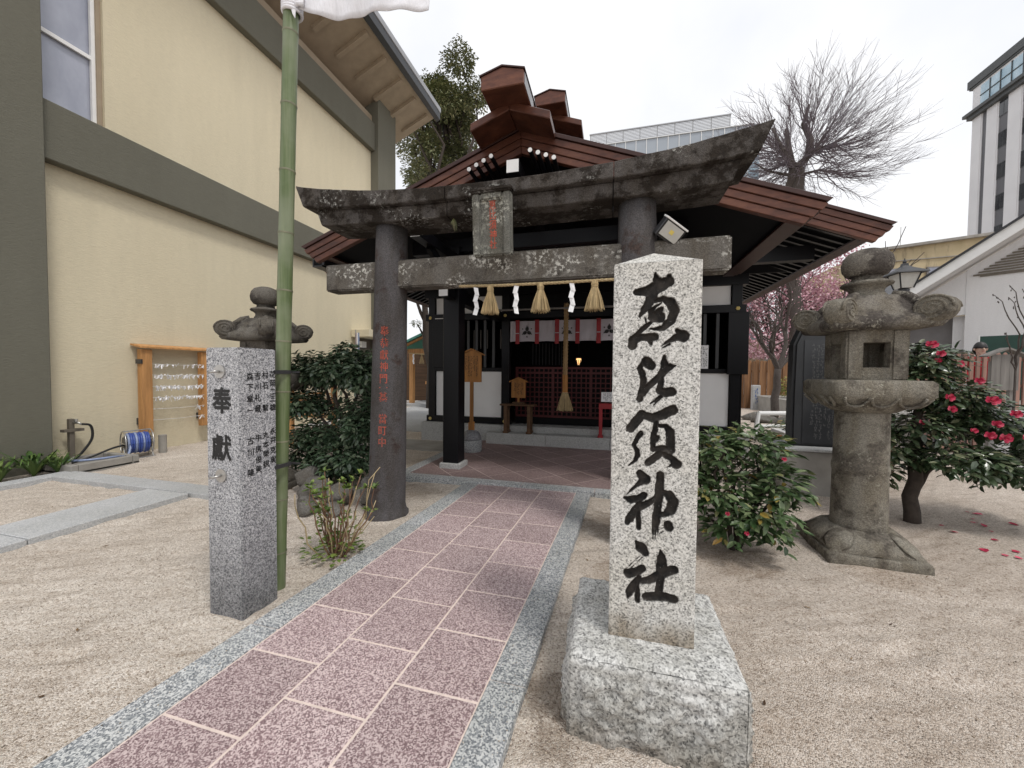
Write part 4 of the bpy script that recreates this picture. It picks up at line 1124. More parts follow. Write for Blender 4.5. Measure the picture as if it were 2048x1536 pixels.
# front porch columns
for cx in (-2.33, 0.22):
    b = P(MB().box(cx - 0.165, cx + 0.165, 5.2, 5.53, 0.05, 0.135), 'column_base', 'plinth', bevel=0.008)
    P(MB().box(cx - 0.125, cx + 0.125, 5.24, 5.49, 0.135, 3.35), 'porch_column', 'lacquer', bevel=0.006)
    P(MB().box(cx - 0.07, cx + 0.07, 4.98, 7.7, 2.57, 2.77), 'tie_beam', 'lacquer', bevel=0.005)
    P(MB().box(cx - 0.066, cx + 0.066, 4.97, 4.979, 2.574, 2.766), 'beam_end', 'white')
P(MB().box(-2.9, 0.8, 5.28, 5.45, 2.85, 3.05), 'cross_beam', 'lacquer', bevel=0.005)
P(MB().box(-3.0, 0.9, 5.3, 5.43, 3.28, 3.48), 'cross_beam', 'lacquer', bevel=0.005)
P(MB().tube([(-2.3, 6.6, 2.62), (0.3, 6.6, 2.62)], 0.018, 8), 'curtain_pole', 'greywood')

# ---- roofs: chevron slabs, stepped barge boards, rafters
def chevron(cx, hw, za, zt, y0, y1, t0, t1, name, mat, bev=0.004, cut=0.0):
    """two mitred boards following the roof pitch, top surface lowered by t0, underside by t1"""
    k = (za - zt) / hw
    for s in (-1, 1):
        h = hw - cut
        poly = [(cx, za - t0), (cx + s * h, za - k * h - t0), (cx + s * (h - 0.05), za - k * (h - 0.05) - t1), (cx, za - t1)]
        m = MB().prism_y(poly if s < 0 else list(reversed(poly)), y0, y1)
        P(m, name, mat, bevel=bev)
def roof(cx, hw, za, zt, yf, yb, rows):
    chevron(cx, hw, za, zt, yf, yb, 0, 0.05, 'roof_slope', 'copper_dark')
    h = rows[0]
    z = 0.052
    for i in range(3):
        chevron(cx, hw, za, zt, yf + 0.02 + 0.01 * i, yf + 0.09 + 0.01 * i, z, z + h, 'barge_board', 'copper', 0.006, 0.03 + 0.07 * i)
        z += h + 0.0025
    # boarding under the slope
    chevron(cx, hw - 0.1, za - 0.02, zt + 0.02, yf + 0.16, yb, 0.1, 0.125, 'roof_boarding', 'lacquer2', 0.0)
    k = (za - zt) / hw
    y = yf + (0.42 if hw > 4 else 99)
    while y < yb - 0.1:
        for s in (-1, 1):
            a, b = rows[1]
            p = (cx + s * a, y, za - k * a - 0.135); q = (cx + s * b, y, za - k * b - 0.135)
            P(MB().beam(p, q, 0.055, 0.09), 'rafter', 'lacquer2')
            P(MB().beam((p[0], y, p[2] - 0.049), (q[0], y, q[2] - 0.049), 0.05, 0.006), 'rafter_lit_edge', 'grey_edge')  # added grey strip paints the lit edge of the rafter
        y += 0.21
    # layered eaves edge
    for i in range(3):
        for s in (-1, 1):
            b = hw - 0.03 - 0.05 * i
            zz = za - k * b - 0.055 - 0.032 * i
            P(MB().box(min(cx + s * b, cx + s * (b - 0.16)), max(cx + s * b, cx + s * (b - 0.16)), yf + 0.2, yb, zz - 0.028, zz), 'eaves_board', 'copper_dark', bevel=0.004)
roof(-1.06, 3.06, 4.335, 3.185, 4.3, 6.9, (0.082, (1.4, 2.9)))
roof(-0.95, 4.56, 5.36, 3.53, 6.2, 11.8, (0.088, (1.9, 4.35)))
P(MB().box(-4.06, -4.02, 4.62, 6.1, 3.02, 3.1), 'roof_gutter', 'gutter')
P(MB().box(-4.2, -4.06, 4.62, 6.1, 3.0, 3.02), 'roof_gutter', 'gutter')
P(MB().box(-4.22, -4.2, 4.62, 6.1, 3.0, 3.11), 'roof_gutter', 'gutter')
# gable infill (dark) between porch beam and roof, set well back
m = MB().prism_y([(-3.9, 3.1), (1.8, 3.1), (-1.06, 4.2)], 6.75, 6.8); P(m, 'gable_wall', 'lacquer2')
m = MB().prism_y([(-4.9, 3.35), (3.0, 3.35), (-0.95, 5.1)], 7.9, 7.95); P(m, 'gable_wall', 'lacquer2')
P(MB().box(-4.9, 3.0, 6.95, 7.1, 3.3, 3.52), 'cross_beam', 'lacquer')
# purlins with white ends
for x, z, hw, yf in ((-1.065, 3.70, 0.07, 3.98), (-2.24, 3.13, 0.065, 4.02), (0.1, 3.13, 0.065, 4.02)):
    P(MB().box(x - hw, x + hw, yf, 6.7, z - hw, z + hw), 'purlin', 'lacquer', bevel=0.004)
    P(MB().box(x - hw + 0.004, x + hw - 0.004, yf - 0.007, yf - 0.001, z - hw + 0.004, z + hw - 0.004), 'purlin_end', 'white')
P(MB().beam((-2.24, 4.4, 3.04), (-2.24, 5.24, 2.75), 0.07, 0.09), 'brace', 'lacquer')
P(MB().beam((-2.24, 4.9, 2.78), (-2.24, 4.35, 3.05), 0.05, 0.07), 'brace', 'lacquer')
P(MB().box(-3.0, 0.9, 4.42, 4.5, 3.3, 3.36), 'cross_beam', 'lacquer2')
# rods with round white ends on either side of the ridge
ROD = [(-1.385, 3.87), (-1.467, 3.822), (-1.535, 3.785), (-1.6, 3.75)]
for k in range(4):
    for x, z in (((-1.32 - 0.085 * k), 3.86 - 0.037 * k), ((-0.885 + 0.085 * k), 3.865 - 0.037 * k)):
        P(MB().tube([(x, 4.02, z), (x, 4.75, z)], 0.024, 12), 'ridge_rod', 'lacquer', smooth=False)
        P(MB().tube([(x, 4.012, z), (x, 4.019, z)], 0.0235, 14), 'rod_end', 'white')
# ridge ornaments: a gabled box on a chevron saddle
def ornament(cx, yf, z, s=1.0, back=1.2):
    hw, h, ap = 0.222 * s, 0.14 * s, 0.058 * s
    poly = [(cx - hw, z), (cx + hw, z), (cx + hw, z + h), (cx, z + h + ap), (cx - hw, z + h)]
    o = P(MB().prism_y(poly, yf, yf + 1.0 * back), 'ridge_box', 'copper', bevel=0.008)
    P(MB().prism_y([(cx - hw - 0.012, z + h - 0.006), (cx, z + h + ap), (cx + hw + 0.012, z + h - 0.006), (cx + hw + 0.012, z + h + 0.008), (cx, z + h + ap + 0.014), (cx - hw - 0.012, z + h + 0.008)], yf - 0.012, yf + back), 'box_lid', 'copper_dark', o)
    P(MB().box(cx + hw + 0.001, cx + hw + 0.004, yf + 0.03, yf + 0.45 * back, z + 0.01, z + h - 0.015), 'sky_sheen_plate', 'fascia', o)  # added pale plate paints the sky reflected on the copper side
    w, k, th = 0.44 * s, 0.38, 0.09 * s
    for sd in (-1, 1):
        q = [(cx, z + 0.05 * s), (cx + sd * w, z + 0.05 * s - k * w), (cx + sd * w * 1.0, z + 0.05 * s - k * w - th), (cx, z + 0.05 * s - th)]
        P(MB().prism_y(q if sd < 0 else list(reversed(q)), yf + 0.27 * s, yf + 0.27 * s + back), 'ridge_saddle', 'copper', o, bevel=0.008)
ornament(-1.105, 3.69, 4.325, 1.0, 1.0)
ornament(-0.945, 5.58, 5.40, 1.0, 1.3)
# ---------------------------------------------------------------- things in and before the hall
def crest(m, c, s):
    """three round petals with a stem ring and short stamens, in the x/z plane"""
    def disc(x, z, r, y, n=14, sq=1.0, a0=0.0):
        vs = []
        for k in range(n):
            a = 2 * math.pi * k / n
            u, v = r * math.cos(a), r * sq * math.sin(a)
            vs.append((c[0] + x + u * math.cos(a0) - v * math.sin(a0), y, c[2] + z + u * math.sin(a0) + v * math.cos(a0)))
        m.add(vs, [tuple(reversed(range(n)))])
    for k in range(3):
        a = math.pi / 2 + k * 2.094
        disc(0.42 * s * math.cos(a), 0.42 * s * math.sin(a), 0.36 * s, c[1], 14, 0.8, a)
    for k in range(6):
        a = math.pi / 6 + k * 1.047
        disc(0.84 * s * math.cos(a), 0.84 * s * math.sin(a), 0.14 * s, c[1] - 0.001, 8, 0.7, a)
    for k in range(3):
        disc(0.12 * s * (k - 1), -0.95 * s, 0.05 * s, c[1], 6)
def curtain():
    t = thing('shrine_curtain', 'white curtain with dark round crests and red ribbons across the hall entrance', 'curtain', (-0.85, 7.66, 2.56))
    y0 = 7.665
    x = -2.07
    k = 0
    while x < 0.36:
        w = 0.15 if k == 0 else 0.405
        x1 = min(x + w, 0.38)
        nu, nv = 14, 10
        V = []
        for j in range(nv):
            for i in range(nu):
                s = i / (nu - 1); v = j / (nv - 1)
                V.append((x + (x1 - x) * s, y0 + 0.012 * math.sin(s * 3.14) * v + 0.006 * math.sin(s * 11 + v * 4 + k), 2.56 - 0.425 * v + 0.012 * math.sin(s * 3.14) * v))
        I = np.arange(nu * nv).reshape(nv, nu)
        F = np.stack([I[1:, :-1].ravel(), I[1:, 1:].ravel(), I[:-1, 1:].ravel(), I[:-1, :-1].ravel()], 1)
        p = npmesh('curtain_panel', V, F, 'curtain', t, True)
        if k % 2 == 1:
            m = MB(); crest(m, ((x + x1) / 2, y0 - 0.012, 2.345), 0.125); m.build('crest', 'ink', p)
        m = MB()
        m.box(x1 - 0.034, x1 + 0.05, y0 - 0.02, y0 - 0.014, 2.09, 2.58)
        rb = m.build('ribbon', 'redbright', t)
        MB().box(x1 - 0.03, x1 + 0.046, y0 - 0.026, y0 - 0.021, 2.3, 2.315).build('ribbon_knot', 'curtain', rb)
        x = x1 + 0.004
        k += 1
curtain()
def bell_rope():
    t = thing('bell_rope', 'thick twisted bell rope with wooden grip and straw tassel before the red lattice', 'bell rope', (-0.825, 6.9, 0.8))
    twisted([(-0.822, 6.9, 2.75), (-0.826, 6.9, 2.1), (-0.83, 6.9, 1.45)], 0.042, 13, 8).build('rope', 'ropeb', t, smooth=True)
    m = MB()
    m.lathe([(0.042, 1.14), (0.05, 1.15), (0.047, 1.3), (0.05, 1.46), (0.042, 1.47)], (-0.828, 6.9, 0), 8)
    m.build('wooden_grip', 'cedar_sign', t)
    q = random.Random(4)
    m = MB()
    for k in range(150):
        a = q.uniform(0, 6.28); f = math.sqrt(q.uniform(0.1, 1))
        m.tube([(-0.828 + 0.05 * f * math.cos(a), 6.9 + 0.05 * f * math.sin(a), 1.15), (-0.828 + 0.1 * f * math.cos(a), 6.9 + 0.1 * f * math.sin(a), 1.0), (-0.828 + 0.15 * f * math.cos(a), 6.9 + 0.15 * f * math.sin(a), 0.82 + q.uniform(-.01, .02))], 0.004, 4, cap=False)
    m.build('tassel', 'straw', t)
    MB().tube([(-0.828 + 0.055 * math.cos(a), 6.9 + 0.055 * math.sin(a), 1.125) for a in np.linspace(0, 6.28, 16)], 0.008, 5, cap=False).build('binding', 'rope', t)
bell_rope()
def scribble(m, fn, u0, u1, v0, v1, cols, rows, seed, fill=0.9):
    """columns of tiny brush-like marks, too small to read"""
    q = random.Random(seed)
    cw, rh = (u1 - u0) / cols, (v1 - v0) / rows
    for c in range(cols):
        stop = rows - (0 if c % 3 else q.randint(0, rows // 3))
        for r in range(stop):
            if q.random() > fill: continue
            cx, cy = u0 + cw * (c + 0.5), v1 - rh * (r + 0.5)
            for k in range(3):
                a, b = q.uniform(-.3, .3) * cw, q.uniform(-.35, .35) * rh
                w, h = (0.3 * cw, 0.06 * rh) if k % 2 else (0.06 * cw, 0.34 * rh)
                m.add([fn(cx + a - w, cy + b - h, 0.0004 * k), fn(cx + a + w, cy + b - h + 0.1 * h, 0.0004 * k), fn(cx + a + w, cy + b + h, 0.0004 * k), fn(cx + a - w, cy + b + h, 0.0004 * k)], [(0, 1, 2, 3)])
def notice(name, label, cx, y, z0, w, h, post, seed):
    t = thing(name, label, 'notice board', (cx, y, post))
    b = MB().box(cx - w / 2, cx + w / 2, y - 0.018, y + 0.018, z0, z0 + h)
    b = MB().prism_y([(cx - w / 2, z0), (cx + w / 2, z0), (cx + w / 2, z0 + h), (cx, z0 + h + 0.22 * w), (cx - w / 2, z0 + h)], y - 0.018, y + 0.018).build('board', 'cedar_sign', t, bevel=0.003)
    for s in (-1, 1):
        MB().beam((cx, y, z0 + h + 0.27 * w), (cx + s * w * 0.64, y, z0 + h - 0.02 * w), 0.09, 0.022).build('roof_slat', 'cedar_sign', t)
    m = MB()
    scribble(m, lambda u, v, e: (cx + u, y - 0.0195 - e, z0 + v), -w * 0.36, w * 0.36, h * 0.2, h * 0.95, 5 if w > 0.3 else 3, 14, seed)
    m.build('writing', 'ink', b)['kind'] = 'stuff'
    return t
t = notice('notice_board', 'tall roofed cedar notice board on a post in a polished stone ball base', -2.475, 6.5, 1.32, 0.37, 0.5, 0.06, 5)
MB().box(-2.505, -2.445, 6.48, 6.52, 0.4, 1.32).build('post', 'cedar_sign', t)
MB().box(-2.535, -2.505, 6.49, 6.51, 0.42, 0.58).build('wedge', 'cedar_sign', t)
MB().box(-2.445, -2.42, 6.49, 6.51, 0.42, 0.6).build('wedge', 'cedar_sign', t)
m = MB(); m.lathe([(0.17, 0.05), (0.19, 0.07), (0.19, 0.26), (0.185, 0.27)], (-2.475, 6.5, 0), 28); m.build('base_drum', 'kerb', t, smooth=True)
m = MB(); m.lathe([(0.178, 0.271), (0.182, 0.29), (0.168, 0.35), (0.13, 0.41), (0.08, 0.44), (0.02, 0.448)], (-2.475, 6.5, 0), 28)
M['polished'] = granite('polished_granite', [(0.06, 0.06, 0.065), (0.14, 0.14, 0.15), (0.2, 0.2, 0.21), (0.3, 0.3, 0.31)], 170, (0.8, 0.8, 0.8), 0.2, 0.12, 0.0)
m.build('base_dome', 'polished', t, smooth=True)
t = notice('notice_board', 'small roofed cedar notice standing on the brown bench', -1.83, 7.45, 0.99, 0.29, 0.33, 0.86, 6)
MB().box(-1.85, -1.81, 7.44, 7.46, 0.9, 0.99).build('post', 'cedar_sign', t)
MB().box(-1.95, -1.71, 7.39, 7.51, 0.868, 0.905).build('foot', 'old_wood', t)
t = thing('bench', 'low dark brown wooden bench on the shrine step', 'bench', (-1.83, 7.45, 0.28))
MB().box(-2.19, -1.47, 7.32, 7.57, 0.835, 0.865).build('seat', 'old_wood', t, bevel=0.004)
for x in (-2.07, -1.59):
    for y in (7.35, 7.53): MB().box(x - 0.035, x + 0.035, y - 0.02, y + 0.02, 0.3, 0.835).build('leg', 'old_wood', t)
    MB().box(x - 0.05, x + 0.05, 7.31, 7.57, 0.28, 0.32).build('runner', 'old_wood', t)
t = thing('red_stand', 'small red lacquered stand with a paper notice beside the name pillar', 'stand', (-0.05, 7.45, 0.28))
MB().box(-0.24, 0.2, 7.33, 7.56, 0.83, 0.93).build('shelf', 'redbright', t, bevel=0.004)
for x in (-0.205, 0.165):
    for y in (7.36, 7.53): MB().box(x - 0.03, x + 0.03, y - 0.02, y + 0.02, 0.28, 0.83).build('leg', 'redbright', t)
    MB().box(x - 0.05, x + 0.05, 7.33, 7.56, 0.281, 0.31).build('runner', 'redbright', t)
p = MB().add([(-0.2, 7.4, 0.96), (0.12, 7.4, 0.96), (0.12, 7.45, 1.14), (-0.2, 7.45, 1.14), (-0.2, 7.41, 0.96), (0.12, 7.41, 0.96), (0.12, 7.46, 1.14), (-0.2, 7.46, 1.14)], [(0, 1, 2, 3), (7, 6, 5, 4), (0, 4, 5, 1), (2, 6, 7, 3), (1, 5, 6, 2), (0, 3, 7, 4)]).build('paper', 'paper', t)
m = MB(); scribble(m, lambda u, v, e: (-0.2 + u, 7.3985 + v * 0.28 - e, 0.96 + v), 0.03, 0.29, 0.02, 0.16, 8, 5, 9); m.build('writing', 'ink', p)['kind'] = 'stuff'
t = tag(MB().box(1.53, 1.69, 7.655, 7.66, 1.6, 2.03).build('paper_notice', 'paper', at=(1.61, 7.66, 1.6)), 'white paper notice with vertical writing fixed to the window right of the pillar', 'notice')
m = MB(); scribble(m, lambda u, v, e: (1.53 + u, 7.6535 - e, 1.6 + v), 0.015, 0.15, 0.03, 0.41, 3, 10, 10); m.build('writing', 'ink', t)['kind'] = 'stuff'
# two small lanterns glowing inside
def emis(name, c, s):
    m = bpy.data.materials.new(name); m.use_nodes = True
    b = m.node_tree.nodes['Principled BSDF']
    b.inputs['Base Color'].default_value = (*c, 1)
    b.inputs['Emission Color'].default_value = (*c, 1)
    b.inputs['Emission Strength'].default_value = s
    return m
M['glow'] = emis('lantern_glow', (1.0, 0.55, 0.22), 1.6)
M['glow2'] = emis('bulb_glow', (1.0, 0.72, 0.42), 4)
t = thing('hanging_lantern', 'small lit bronze lantern glowing inside the dark hall', 'lantern', (-0.77, 9.0, 1.68))
MB().lathe([(0.03, 1.69), (0.06, 1.8), (0.055, 1.84), (0.02, 1.845)], (-0.77, 9.0, 0), 8).build('shade', 'glow', t)
for k in range(8):
    a = k * math.pi / 4
    MB().beam((-0.77 + 0.033 * math.cos(a), 9 + 0.033 * math.sin(a), 1.685), (-0.77 + 0.066 * math.cos(a), 9 + 0.066 * math.sin(a), 1.81), 0.012, 0.012).build('rib', 'rubber', t)
MB().lathe([(0.085, 1.845), (0.05, 1.88), (0.01, 1.91)], (-0.77, 9.0, 0), 8).build('roof', 'rubber', t)
MB().tube([(-0.77, 9, 1.9), (-0.77, 9, 3.3)], 0.006, 5).build('chain', 'rubber', t)
t = thing('altar_bulb', 'tiny lit bulb low in the dark hall left of the bell rope', 'lamp', (-1.13, 8.7, 1.54))
MB().lathe([(0.005, 1.55), (0.022, 1.56), (0.022, 1.575), (0.005, 1.59)], (-1.13, 8.7, 0), 10).build('bulb', 'glow2', t)
MB().tube([(-1.13, 8.7, 1.59), (-1.13, 8.72, 1.7), (-1.13, 8.75, 3.3)], 0.012, 6).build('cord', 'rubber', t)

# ---------------------------------------------------------------- stone lanterns
def sq_ring(c, h, z, ch=0.0, n=8, bow=0.0):
    """square outline with n points per side, corners pulled in by ch, sides bowed in"""
    pts = []
    for k in range(4):
        a = [(-1, -1), (1, -1), (1, 1), (-1, 1)][k]; b = [(1, -1), (1, 1), (-1, 1), (-1, -1)][k]
        for i in range(n):
            s = i / n
            u, v = a[0] + (b[0] - a[0]) * s, a[1] + (b[1] - a[1]) * s
            e = 1 - abs(2 * s - 1)
            f = 1 - bow * e
            r = math.hypot(u, v)
            f *= 1 - ch * max(0, r - 1) / 0.414
            pts.append((c[0] + h * u * f, c[1] + h * v * f, z))
    return pts
def stone_lantern(cx, cy, mat, roofmat, label):
    c = (cx, cy)
    t = thing('stone_lantern', label, 'stone lantern', (cx, cy, 0), 'stone lanterns either side of the gate')
    m = MB()
    m.loft([sq_ring(c, 0.335, -0.08), sq_ring(c, 0.335, 0.055, 0.02), sq_ring(c, 0.33, 0.075, 0.03), sq_ring(c, 0.315, 0.08, 0.04), sq_ring(c, 0.33, 0.1, 0.1, 8, 0.0), sq_ring(c, 0.315, 0.14, 0.2, 8, -0.02), sq_ring(c, 0.27, 0.19, 0.3, 8, -0.02), sq_ring(c, 0.225, 0.225, 0.4), sq_ring(c, 0.19, 0.23, 0.45)])
    b = m.build('base', mat, t, smooth=True)
    # lotus petals carved on the base
    for k in range(8):
        a = k * math.pi / 4 + math.pi / 8 * 0
        r0, r1 = 0.21, 0.325 * (1.22 if k % 2 else 1.0)
        pts = []
        for s, w, z in ((0.0, 0.05, 0.222), (0.35, 0.09, 0.2), (0.7, 0.1, 0.15), (0.92, 0.06, 0.11), (1.0, 0.012, 0.098)):
            r = r0 + (r1 - r0) * s
            ring = []
            for j in range(6):
                q = j / 5 * math.pi
                u, hgt = w * math.cos(q), 0.022 * math.sin(q) * (1.2 - s * 0.5)
                ring.append((cx + r * math.cos(a) - u * math.sin(a), cy + r * math.sin(a) + u * math.cos(a), z - 0.012 + hgt))
            pts.append(ring)
        MB().loft(pts).build('lotus_petal', mat, b, smooth=True)
    m = MB()
    m.lathe([(0.18, 0.2), (0.194, 0.225), (0.188, 0.26), (0.183, 0.68), (0.19, 0.7), (0.19, 0.74), (0.183, 0.76), (0.178, 1.18), (0.182, 1.22)], (cx, cy, 0), 30)
    m.build('shaft', mat, t, smooth=True)
    m = MB()
    m.loft([sq_ring(c, 0.2, 1.2, 0.3), sq_ring(c, 0.25, 1.235, 0.22), sq_ring(c, 0.3, 1.3, 0.08), sq_ring(c, 0.318, 1.325, 0.05), sq_ring(c, 0.325, 1.34, 0.03), sq_ring(c, 0.325, 1.44, 0.03), sq_ring(c, 0.31, 1.462, 0.05), sq_ring(c, 0.2, 1.466, 0.1)])
    p = m.build('platform', mat, t, smooth=True)
    for sd in range(4):
        for k in range(3):
            a = sd * math.pi / 2 - math.pi / 2
            u0 = (k - 1) * 0.17
            ring = []
            for s in range(9):
                q = s / 8 * math.pi
                ring.append((u0 + 0.08 * math.cos(q), 1.325 - 0.075 * math.sin(q)))
            P_ = []
            for u, z in ring:
                r = 0.325 - (1.335 - z) * 0.75
                x, y = r + 0.006, u
                P_.append((cx + x * math.cos(a) - y * math.sin(a), cy + x * math.sin(a) + y * math.cos(a), z))
            MB().tube(P_, 0.011, 6).build('petal_rim', mat, p, smooth=True)
    # firebox with open windows, two of them closed by added panels
    h = 0.202
    MB().box(cx - 0.1, cx + 0.1, cy + h - 0.06, cy + h - 0.03, 1.56, 1.77).build('firebox_blocker', mat, t)  # added panels block the openings to keep the inside dark
    MB().box(cx + h - 0.06, cx + h - 0.03, cy - 0.1, cy + 0.1, 1.56, 1.77).build('firebox_blocker', mat, t)
    for sx in (-1, 1):
        for sy in (-1, 1):
            MB().box(cx + sx * h - (0.0 if sx < 0 else 0.115), cx + sx * h + (0.115 if sx < 0 else 0.0), cy + sy * h - (0.0 if sy < 0 else 0.115), cy + sy * h + (0.115 if sy < 0 else 0.0), 1.46, 1.87).build('firebox_corner', mat, t, bevel=0.015, seg=2)
    for z0, z1 in ((1.461, 1.565), (1.765, 1.869)):
        MB().box(cx - h + 0.012, cx + h - 0.012, cy - h + 0.012, cy + h - 0.012, z0, z1).build('firebox_sill', mat, t, bevel=0.006)
    # roof with curled corners
    rings = [sq_ring(c, 0.26, 1.862, 0.05), sq_ring(c, 0.322, 1.875, 0.0, 8, 0.03), sq_ring(c, 0.34, 1.905, 0.0, 8, 0.04), sq_ring(c, 0.328, 1.955, 0.0, 8, 0.04), sq_ring(c, 0.285, 1.985, 0.02, 8, 0.03), sq_ring(c, 0.25, 2.035, 0.03), sq_ring(c, 0.21, 2.1, 0.05), sq_ring(c, 0.175, 2.145, 0.08), sq_ring(c, 0.13, 2.15, 0.1)]
    m = MB(); m.loft(rings)
    rf = m.build('roof', roofmat, t, smooth=True)
    for k in range(4):
        a = math.pi / 4 + k * math.pi / 2
        ux, uy = math.cos(a), math.sin(a)
        # ridge rib along each hip
        MB().tube([(cx + r * ux, cy + r * uy, z) for r, z in ((0.17, 2.155), (0.25, 2.13), (0.33, 2.06), (0.35, 2.0), (0.39, 1.965))], [0.03, 0.034, 0.036, 0.04, 0.05], 8).build('hip_rib', roofmat, rf, smooth=True)
        # scroll
        sc = Vector((cx + 0.412 * ux, cy + 0.412 * uy, 2.005))
        side = Vector((-uy, ux, 0))
        n = 22
        prof = [(0.0, -0.078), (0.06, -0.076), (0.092, -0.066), (0.105, -0.04), (0.105, 0.04), (0.092, 0.066), (0.06, 0.076), (0.0, 0.078)]
        rings = []
        for rr, w in prof:
            rr = max(rr, 0.002)
            rings.append([sc + side * w + Vector((ux, uy, 0)) * (rr * 1.12 * math.cos(2 * math.pi * i / n)) + Vector((0, 0, rr * 0.98 * math.sin(2 * math.pi * i / n))) for i in range(n)])
        so = MB().loft(rings).build('corner_scroll', 'lantern' if mat == 'lantern' else mat, rf, smooth=True)
        for sd in (-1, 1):
            pts = []
            for i in range(44):
                q = i / 43
                rr = 0.088 * (1 - q) + 0.012
                th = q * 5.2 * math.pi
                pts.append(sc + side * (sd * (0.0755 - 0.013 * (rr / 0.1) ** 3)) + Vector((ux, uy, 0)) * (rr * 1.12 * math.cos(th)) + Vector((0, 0, rr * math.sin(th))))
            MB().tube(pts, 0.0105, 5).build('spiral', 'lantern' if mat == 'lantern' else mat, so, smooth=True)
    m = MB()
    m.lathe([(0.135, 2.13), (0.13, 2.165), (0.113, 2.19), (0.115, 2.215), (0.135, 2.235), (0.166, 2.25), (0.172, 2.262), (0.16, 2.276), (0.12, 2.285), (0.1, 2.3), (0.097, 2.33)], (cx, cy, 0), 26)
    m.build('finial_neck', mat, t, smooth=True)
    m = MB()
    m.lathe([(0.097, 2.325), (0.135, 2.34), (0.162, 2.38), (0.17, 2.43), (0.158, 2.485), (0.125, 2.527), (0.065, 2.552), (0.015, 2.558)], (cx, cy, 0), 26)
    m.build('finial', roofmat, t, smooth=True)
    return t
stone_lantern(2.05, 3.87, 'lantern', 'lantern_roof', 'stone lantern with curled roof corners standing right of the name pillar').rotation_euler.z = R(-4)
stone_lantern(-4.28, 3.9, 'lantern_dark', 'lantern_dark', 'dark stone lantern half hidden behind the grey dedication stone').rotation_euler.z = R(3)

# ---------------------------------------------------------------- black inscribed monument on the right
def monument():
    t = thing('inscribed_monument', 'black slab monument with pale lines of writing on a stone plinth behind the lantern', 'monument', (2.5, 5.75, 0))
    MB().box(2.1, 3.1, 5.53, 6.2, -0.05, 0.54).build('plinth', 'concrete', t, bevel=0.012)
    MB().box(2.08, 3.12, 5.51, 6.22, 0.54, 0.575).build('plinth_cap', 'slab', t, bevel=0.006)
    prof = [(2.27, 0.575), (2.98, 0.575), (3.0, 1.2), (2.96, 1.8), (2.84, 2.2), (2.58, 2.3), (2.4, 2.2), (2.28, 1.9), (2.27, 1.2)]
    s = MB().prism_y(prof, 5.72, 5.92).build('slab', 'black_stone', t, bevel=0.03, seg=2)
    f = MB().prism_y([(2.39, 0.62), (2.93, 0.62), (2.93, 1.95), (2.39, 1.95)], 5.712, 5.719).build('polished_face', 'black_polish', s)
    m = MB(); scribble(m, lambda u, v, e: (2.39 + u, 5.7105 - e, v), 0.08, 0.5, 0.68, 1.9, 9, 30, 77, 0.95); m.build('writing', 'greyink', f)['kind'] = 'stuff'
monument()

# ---------------------------------------------------------------- hall building on the left
def glassm(name, c, tint):
    t = NT(name)
    t.col(t.ramp(t.noise(1.1, 5, t.stretch(1, 1, 0.5), 0.6), (0.35, c), (0.65, tint))).rough(0.06, 0.8)
    return t.m
M['glass'] = glassm('window_glass', (0.24, 0.26, 0.33), (0.42, 0.44, 0.52))
LB = thing('plaster_hall', 'large cream plaster building with olive bands and deep eaves on the left', 'building', (-8.6, 6, 0))
B = lambda x0, x1, y0, y1, z0, z1, name, mat, par=None, bev=0.0: MB().box(x0, x1, y0, y1, z0, z1).build(name, mat, par or LB, bevel=bev)
WX = -8.3
B(WX - 0.35, WX, 3.3, 12.6, -0.05, 5.5, 'lower_wall', 'plaster')
B(WX - 0.35, WX, 4.535, 12.6, 5.5, 9.6, 'upper_wall', 'plaster')
B(WX - 0.5, WX + 0.18, 3.7, 12.2, 4.6, 5.47, 'band', 'band', None, 0.015)
B(WX - 0.5, WX + 0.18, 3.7, 11.8, 9.17, 10.1, 'band', 'band', None, 0.015)
B(-9.4, -8.0, 1.5, 3.68, -0.05, 12.4, 'corner_pillar', 'band', None, 0.01)
B(-9.4, -8.0, 11.8, 12.9, -0.05, 11.3, 'corner_pillar', 'band', None, 0.01)
B(-9.3, -8.25, 3.68, 12.5, 10.1, 10.4, 'eaves_beam', 'soffit')
B(WX - 0.6, WX - 0.5, 3.3, 12.6, 0, 11.5, 'inner_wall', 'lacquer2')
# tall window beside the pillar
WN = B(WX - 0.16, WX - 0.145, 3.68, 4.46, 5.47, 9.3, 'window', 'glass')
B(WX - 0.13, WX - 0.09, 3.68, 4.46, 6.59, 6.65, 'window_bar', 'white', WN)
B(WX - 0.13, WX - 0.08, 3.68, 4.46, 5.47, 5.53, 'window_bar', 'white', WN)
B(WX - 0.13, WX - 0.08, 4.42, 4.47, 5.475, 9.3, 'window_bar', 'white', WN)
B(WX - 0.2, WX - 0.05, 4.47, 4.533, 5.475, 9.3, 'window_reveal', 'soffit', WN)
B(WX - 0.14, WX - 0.11, 3.68, 4.42, 7.7, 7.75, 'window_bar', 'white', WN)
# curtain seen behind the glass
m = MB()
for k in range(30):
    pass
V = [(WX - 0.24 + 0.02 * math.sin(i * 1.1), 3.68 + 0.8 * i / 40, z) for z in (5.47, 9.3) for i in range(41)]
npmesh('window_curtain', V, [(i, i + 1, 42 + i, 41 + i) for i in range(40)], 'flag', WN, True)
